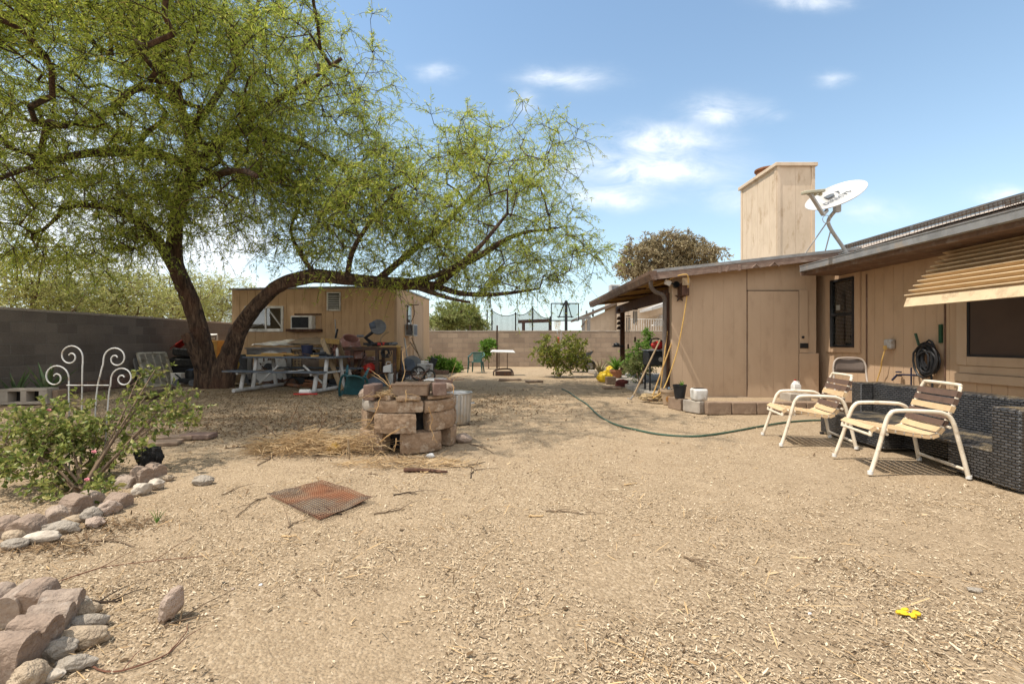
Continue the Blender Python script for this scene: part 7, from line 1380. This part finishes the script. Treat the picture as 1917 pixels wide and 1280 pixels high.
tw = [([(832, 871), (870, 872), (908, 861)], 'long crooked twig right of the dark stick'), ([(690, 885), (705, 886), (706, 886)], 'stubby twig left of the dark stick'), ([(700, 962), (740, 955), (756, 951)], 'slanting twig right of the mesh panel'), ([(738, 925), (760, 921), (780, 923)], 'knobbly twig behind the mesh panel'), ([(500, 930), (480, 936), (440, 965)], 'dark twig pointing at the mesh panel from the left'), ([(540, 985), (548, 979), (556, 976)], 'short dark twig in front of the mesh panel'), ([(880, 893), (884, 882), (893, 876)], 'little hooked twig far right of the dark stick'), ([(168, 1012), (215, 1009), (252, 1020)], 'forked dark twig below the rose bed rocks'), ([(95, 1092), (190, 1060), (290, 1048), (390, 1035)], 'very long thin reddish stem across the left foreground'), ([(170, 1240), (210, 1252), (300, 1225), (340, 1190), (352, 1165)], 'long curved stem in the bottom left foreground'), ([(310, 1168), (340, 1155), (358, 1145)], 'thin twig running from the upright rock'), ([(415, 925), (428, 921), (440, 917)], 'short dark twig right of the grey rock'), ([(420, 838), (450, 836), (488, 833)], 'dark branch lying in the shade left of the straw heap'), ([(1280, 1043), (1298, 1050), (1318, 1062)], 'small dark twig alone in the gravel at right'), ([(585, 1098), (592, 1104), (598, 1110)], 'tiny dark twig in the middle foreground'), ([(175, 1125), (200, 1124), (236, 1118)], 'pale twig behind the lower left stones'), ([(1020, 700 + 255), (1060, 957), (1092, 962)], 'faint thin stem in the open gravel'), ([(880, 830), (905, 836), (925, 846)], 'pale twig right of the fire pit base'), ([(640, 962), (612, 958), (590, 965)], 'fine twig lying on the mesh panel')]
for i, (q, l) in enumerate(tw): stick([gp(*p) for p in q], .0055 if i not in (8, 9) else .0036, M['rstem'] if i in (8, 9) else M['twig_pale'] if i % 3 else M['twig'], l, seed=40 + i, fork=2 if i not in (1, 14) else 0)
mb = MB(); c = gp(806, 853, .025); mb.blob(c, (.09, .05, .05), 3, .4, 2); solo('paper_scrap', mb, M['white_gloss'], 'white paper scrap at the foot of the fire pit', 'paper')
mb = MB(); mb.blob(gp(868, 826, .05), (.22, .16, .12), 6, .25, 3, facet=.8); solo('rock', mb, M['rock_pink'], 'reddish rock at the right foot of the fire pit', 'rock')
# trash can
c = G(858, 792); t = thing('trash_can', 'galvanised ribbed trash can behind the fire pit', 'trash can', c); mb = MB(); n = 72; vs = []
for r, z in ((.155, 0), (.16, .015), (.165, .04), (.186, .40), (.19, .43), (.196, .455)):
    for k in range(n): a = 6.283 * k / n; e = (.011 if (k // 2) % 2 else 0) if .03 < z < .41 else 0; vs.append(c + V((r + e) * math.cos(a), (r + e) * math.sin(a), z))
mb.add(vs, [(i * n + k, i * n + (k + 1) % n, (i + 1) * n + (k + 1) % n, (i + 1) * n + k) for i in range(5) for k in range(n)] + [tuple(range(n - 1, -1, -1))]); o = mb.build('can_body', M['steel'], t, ang=20); o.modifiers.new('s', 'SOLIDIFY').thickness = .004
mb = MB(); mb.tube([c + V(.2 * math.cos(k * .1745), .2 * math.sin(k * .1745), .455) for k in range(36)], .011, 8, closed=True); mb.build('rim', M['steel'], t)
mb = MB(); mb.tube(smooth_path([c + V(.19, -.05, .30), c + V(.23, -.03, .30), c + V(.23, .05, .30), c + V(.19, .06, .30)], 3), .008, 6); mb.build('side_handle', M['steel'], t)
c = G(818, 770); t = thing('clear_tub', 'bluish clear plastic tub beyond the fire pit', 'tub', c + V(0, .3, 0)); mb = MB(); q = [P(797, 712, 8.4), P(830, 710, 8.4)]; zt = q[0].z; a, b = q[0].x, q[1].x
for p0, p1 in (((a, 8.3), (b, 8.3)), ((b, 8.3), (b, 8.7)), ((b, 8.7), (a, 8.7)), ((a, 8.7), (a, 8.3))): mb.beam((*p0, zt / 2 + .12), (*p1, zt / 2 + .12), .008, zt - .24)
mb.b2((a, 8.3, .01), (b, 8.7, .02)); mb.build('tub_wall', M['glass'], t); mb = MB(); mb.b2((a - .02, 8.28, zt), (b + .02, 8.72, zt + .02)); mb.build('tub_lid', M['ltgray'], t, bevel=.01)
# rusted mesh panel
co_ = [gp(500, 928, .012), gp(603, 904, .012), gp(698, 939, .02), gp(598, 978, .012)]; mb = MB(); n = 27; rr = random.Random(5)
def mq(u, v): p = (co_[0] * (1 - u) + co_[1] * u) * (1 - v) + (co_[3] * (1 - u) + co_[2] * u) * v; return p + V(0, 0, .016 * (1 + noise.noise(V(u * 3, v * 3, 1))) + (.01 * u ** 4))
for i in range(n + 1):
    q = i / n
    for k in range(16): mb.beam(mq(q, k / 16), mq(q, (k + 1) / 16), .0036, .003); mb.beam(mq(k / 16, q) + V(0, 0, .003), mq((k + 1) / 16, q) + V(0, 0, .003), .0036, .003)
m2 = mat('rusted_mesh', (.22, .085, .04), (.10, .06, .045), (.16, .13, .11), scale=2.2, rough=.85, lo=.42, hi=.58); solo('mesh_panel', mb, m2, 'square of rusted wire mesh lying flat in the yard', 'mesh', smooth=False)
mb = MB(); N = 12; vs = [mq(.06 + .88 * i / N, .06 + .88 * j / N) - V(0, 0, .012) for j in range(N + 1) for i in range(N + 1)]; mb.add(vs, [(j * (N + 1) + i, j * (N + 1) + i + 1, (j + 1) * (N + 1) + i + 1, (j + 1) * (N + 1) + i) for j in range(N) for i in range(N)]); solo('rust_stain', mb, mat('rust_stained_soil', (.40, .20, .11), (.44, .32, .20), (.42, .31, .19), scale=2.6, lo=.42, hi=.55, rough=1, bump=.4), 'rust stained earth showing through the mesh panel', 'soil', kind='structure')

# ------------------------------------------------------------------ trellis
M['trellis'] = mat('chalky_white_metal', (.56, .55, .52), (.46, .45, .42), (.30, .24, .18), scale=14, rough=.6)
t = thing('garden_trellis', 'white metal scroll trellis standing in the rose bed', 'trellis', P(165, 870, 4.3)); Y = 4.25
def scroll(base, top, c, r0, sgn, turns=1.35, a0=0):
    pts = [P(*p, Y) for p in base + top]; a = 0; cc = P(*c, Y); out = []
    N = 30
    for i in range(N + 1): q = i / N; ang = a0 + sgn * q * turns * 6.283; r = r0 * (1 - q * .86); out.append(cc + V(r * math.cos(ang), 0, r * math.sin(ang)))
    return smooth_path(pts, 4) + out
px2 = lambda d: d / F * Y
for b, tp, c, r, sg, a0 in (([(130, 880), (129, 745)], [(129, 720)], (104, 706), 25, 1, 0), ([(152, 880), (154, 705)], [(155, 682)], (132, 667), 23, 1, 0), ([(174, 880), (180, 745), (188, 700)], [(193, 682)], (217, 671), 23, -1, math.pi), ([(194, 880), (203, 745)], [(207, 722)], (230, 708), 22, -1, math.pi)):
    mb = MB(); mb.tube(scroll(b, tp, c, px2(r), sg, 1.4, a0), .0058, 8); mb.build('scroll_rod', M['trellis'], t)
for py, a, b in ((721, 125, 204), (803, 128, 200)): mb = MB(); mb.tube([P(a, py, Y - .012), P(b, py, Y - .012)], .0048, 8); mb.build('cross_bar', M['trellis'], t)

# ------------------------------------------------------------------ rose bush
c = V(-3.45, 3.75, 0); bush('rose_bush', c, [e2(60, 850, 3.8, .38, .35, .22), e2(150, 850, 4.0, .40, .4, .26), e2(200, 825, 4.2, .34, .4, .20), e2(120, 780, 4.2, .35, .35, .16), e2(10, 830, 3.8, .30, .35, .22), e2(290, 775, 4.5, .42, .3, .10), e2(340, 758, 4.7, .22, .2, .08), e2(270, 745, 4.5, .18, .2, .06), e2(255, 715, 4.6, .10, .15, .10), e2(290, 692, 4.7, .12, .12, .04), e2(130, 920, 3.6, .40, .3, .10), e2(15, 775, 4.0, .2, .2, .06), e2(345, 735, 4.9, .15, .15, .04)], 165, 51, 'sprawling rose bush with arching canes in the left flower bed', M['rose_leaf'], h0=.014, L=.048, W=.030, tl=.16, tw=4, per=8, step=.09, arch=.05, kr=.0022, rmin=.0022, twr=.002, droop=.15)
for px, py, Y, l in ((68, 788, 4.0, 'pink rose bloom at the upper left of the bush'), (176, 846, 3.7, 'pink rose bloom in the middle of the bush'), (163, 898, 3.5, 'small pink bloom low on the rose bush'), (92, 768, 4.1, 'pale bud near the top of the rose bush')):
    mb = MB(); c = P(px, py, Y)
    for k in range(7): a = k * .9; mb.blob(c + V(.008 * math.cos(a), .008 * math.sin(a), .004 * (k % 3)), (.02, .02, .015), k, .2, 1)
    solo('rose_bloom', mb, M['petal'], l, 'rose')
# ------------------------------------------------------------------ scalloped edging and rocks
def scallop(pa, pb, h, lobes, m, label, tilt=0, thick=.07, seed=1, z=0):
    a, b = gp(*pa, -.01 + z), gp(*pb, -.01 + z); u = (b - a); w = u.length; u.normalize(); nn = V(u.y, -u.x, 0); up = (V(0, 0, 1) * math.cos(tilt) - nn * math.sin(tilt)); nn2 = u.cross(up)
    out = [(0, 0)]; lw = w / lobes
    out = [(0, 0), (w, 0)]
    for k in range(lobes - 1, -1, -1):
        for j in range(9): an = math.pi * j / 8; out.append((lw * (k + .5) + lw * .49 * math.cos(an), h - lw * .42 + lw * .46 * math.sin(an)))
    mx = Matrix((u, up, nn2)).transposed(); mb = MB(); mb.prism(out, thick, mx, a); return roughen(solo('scallop_edger', mb, m, label, 'edging', 'scalloped garden edging', bevel=.012, ang=60), 4, .014)
SC, SB_ = M['scallop'], M['scallop_b']
E_ = [((-30, 1160), (64, 1152), .155, 2, SC, 'scalloped edger cut off by the left picture edge, lower bed', -.55), ((40, 1152), (100, 1146), .16, 1, SB_, 'single tall scallop in the middle of the lower bed edging', -.55), ((72, 1210), (118, 1150), .15, 2, SC, 'scalloped edger at the outer curve of the lower bed', -.5), ((-20, 1290), (78, 1210), .17, 2, SB_, 'largest scalloped edger at the bottom left corner', -.5),
      ((-20, 1000), (31, 998), .12, 1, SB_, 'rounded edger at the far left of the rose bed', -.3), ((24, 1000), (78, 997), .125, 1, SB_, 'rounded edger second from the left of the rose bed', -.3), ((84, 975), (128, 966), .11, 1, SC, 'leaning rounded edger behind the grey slab rock', -.5), ((118, 958), (160, 944), .13, 1, SB_, 'rounded edger leaning under the rose canes', -.5), ((150, 945), (186, 934), .11, 1, SC, 'rounded edger half buried in rose leaves', -.4), ((205, 950), (236, 938), .11, 1, SB_, 'red-brown edger at the outer bend of the rose bed', -.2), ((222, 912), (252, 900), .09, 1, SC, 'low edger left of the double-humped one', -.2), ((250, 906), (302, 892), .15, 2, SB_, 'double-humped edger in front of the charred stump', -.1)]
for i, (a, b, h, n, m, l, ti) in enumerate(E_): scallop(a, b, h, n, m, l, -.12, .13, i)
RK = [(27, 1008, .16, .11, .09, 'rock_tan', 'smooth tan rock at the left, upper of two'), (29, 1024, .17, .11, .08, 'rock_gray', 'smooth grey rock at the left, lower of two'), (79, 1013, .24, .11, .09, 'rock_white', 'mottled long rock beside the two smooth ones'), (112, 994, .30, .14, .10, 'rock_gray', 'long flat grey slab rock at the rose bed edge'), (139, 973, .18, .10, .08, 'rock_tan', 'tan rock leaning on the grey slab rock'), (172, 968, .15, .13, .13, 'rock_gray', 'dark domed rock below the rose bush'), (176, 982, .14, .11, .09, 'rock_pink', 'pinkish rock in front of the dark domed rock'), (203, 955, .18, .14, .13, 'rock_pink', 'reddish rock in the rose bed edging'), (266, 922, .16, .12, .14, 'rock_white', 'white streaked rock under the double-humped edger'), (292, 912, .16, .12, .13, 'rock_white', 'grey and white veined rock right of the streaked one'), (309, 897, .17, .10, .07, 'rock_tan', 'flat pale rock at the end of the rose bed edging'), (304, 882, .1, .08, .06, 'rock_tan', 'small pale rock behind the flat pale one'), (379, 903, .22, .15, .10, 'rock_gray', 'lone grey rock right of the rose bed'),
      (146, 1133, .11, .09, .07, 'rock_gray', 'small grey stone topmost in the lower left row'), (146, 1152, .18, .10, .10, 'rock_tan', 'angular tan stone second in the lower left row'), (158, 1172, .20, .10, .09, 'rock_gray', 'smooth grey oblong stone in the lower left row'), (160, 1200, .20, .11, .11, 'rock_tan', 'large pale cracked stone in the lower left row'), (112, 1225, .13, .10, .10, 'rock_gray', 'grey stone against the big scalloped edger'), (142, 1244, .15, .09, .07, 'rock_gray', 'flat grey stone near the bottom left'), (92, 1268, .11, .07, .05, 'rock_white', 'small whitish pebble at the bottom left'), (55, 1282, .14, .12, .12, 'rock_tan', 'tan stone cut by the bottom edge'),
      (1826, 1100, .09, .05, .03, 'rock_gray', 'flat grey pebble in the right foreground'), (1516, 1140, .02, .016, .012, 'white_gloss', 'tiny white pebble in the right gravel'), (420, 1086, .03, .02, .015, 'charcoal', 'black pebble in the left foreground'), (436, 1096, .025, .016, .015, 'rock_pink', 'tiny pink pebble beside the black one'), (488, 1088, .025, .018, .015, 'white_gloss', 'tiny white pebble in the middle foreground'), (835, 1020, .02, .015, .012, 'rock_white', 'pale pebble in the open gravel')]
for i, (px, py, a, b, h, m, l) in enumerate(RK):
    mb = MB(); g = gp(px, py, 0); a, b, h = a * .82, b * .82, h * .8; mb.blob(V(g.x, g.y, h * .38 + g.z), (a, b, h), i + 1, .34 if 'smooth' not in l else .14, 4 if a > .08 else 2, rot=R((-5, 8, 12, 2, 20, 30, -10, 40, 50, 10, 15, 5, 10, 10, 22, 25, 18, 35, 15, 20, 60)[i % 21]), facet=0 if 'smooth' in l or a < .08 else .86)
    solo('rock' if a > .07 else 'pebble', mb, M[m], l, 'rock' if a > .07 else 'pebble', ang=60)
mb = MB(); g = gp(323, 1152, 0); mb.blob(V(0, 0, 0), (.085, .10, .17), 31, .25, 4, facet=.75); mx = Euler((0, R(28), .3)).to_matrix(); mb.v = [mx @ v + V(g.x, g.y, .068 + g.z) for v in mb.v]; solo('rock', mb, M['rock_pink'], 'upright pinkish rock standing alone in the left foreground', 'rock', ang=60)
mb = MB(); g = gp(279, 872, 0); mb.blob(g + V(0, 0, .09), (.24, .2, .20), 12, .4, 4); solo('charred_stump', mb, M['charcoal'], 'black charred stump beside the rose bush', 'stump')
for px, py, d, rz, l in ((372, 820, (.36, .2, .06), .05, 'flat mauve paver right of the rose bush'), (330, 822, (.4, .2, .05), .25, 'flat paver half covered by rose canes'), (300, 832, (.42, .22, .04), .3, 'flat grey paver behind the charred stump')): mb = MB(); mb.box(G(px, py) + V(0, 0, d[2] / 2), d, (0, 0, rz)); solo('paver', mb, M['conc_dark'] if 'mauve' in l else M['conc_brown'], l, 'paver', bevel=.01)
# bits on the gravel
mb = MB(); g = gp(1702, 1150, .006)
for k, (x, y, z, a, b) in enumerate(((-.015, .01, .012, .05, .03), (.012, -.008, .010, .04, .025), (.03, .0, .016, .03, .035), (-.03, .018, .008, .025, .016), (.0, .02, .02, .03, .02))): mb.blob(g + V(x, y, z), (a, b, .016), k, .45, 3, rot=k * .8)
solo('yellow_scrap', mb, M['yellow'], 'crumpled yellow scrap lying in the right foreground gravel', 'scrap')
mb = MB(); g = gp(293, 972, 0)
for k in range(5): a = (k - 2) * .5; mb.tube([g, g + V(.02 * a, .005 * k, .05), g + V(.06 * a, .01, .09)], [.003, .0025, .0008], 4)
solo('grass_tuft', mb, M['bright_leaf'], 'single green grass tuft in the bare ground', 'grass')
for i, (px, py) in enumerate(((800, 882), (1005, 965), (540, 1003), (1180, 905))): stick([gp(px - 12, py), gp(px, py + 1, .012), gp(px + 14, py - 1)], .008, M['straw'], ('pale bark curl beside the dark stick', 'pale bark curl in the open gravel', 'pale bark curl below the mesh panel', 'pale bark curl toward the hose')[i], 'bark_curl', 'bark', seed=90 + i)
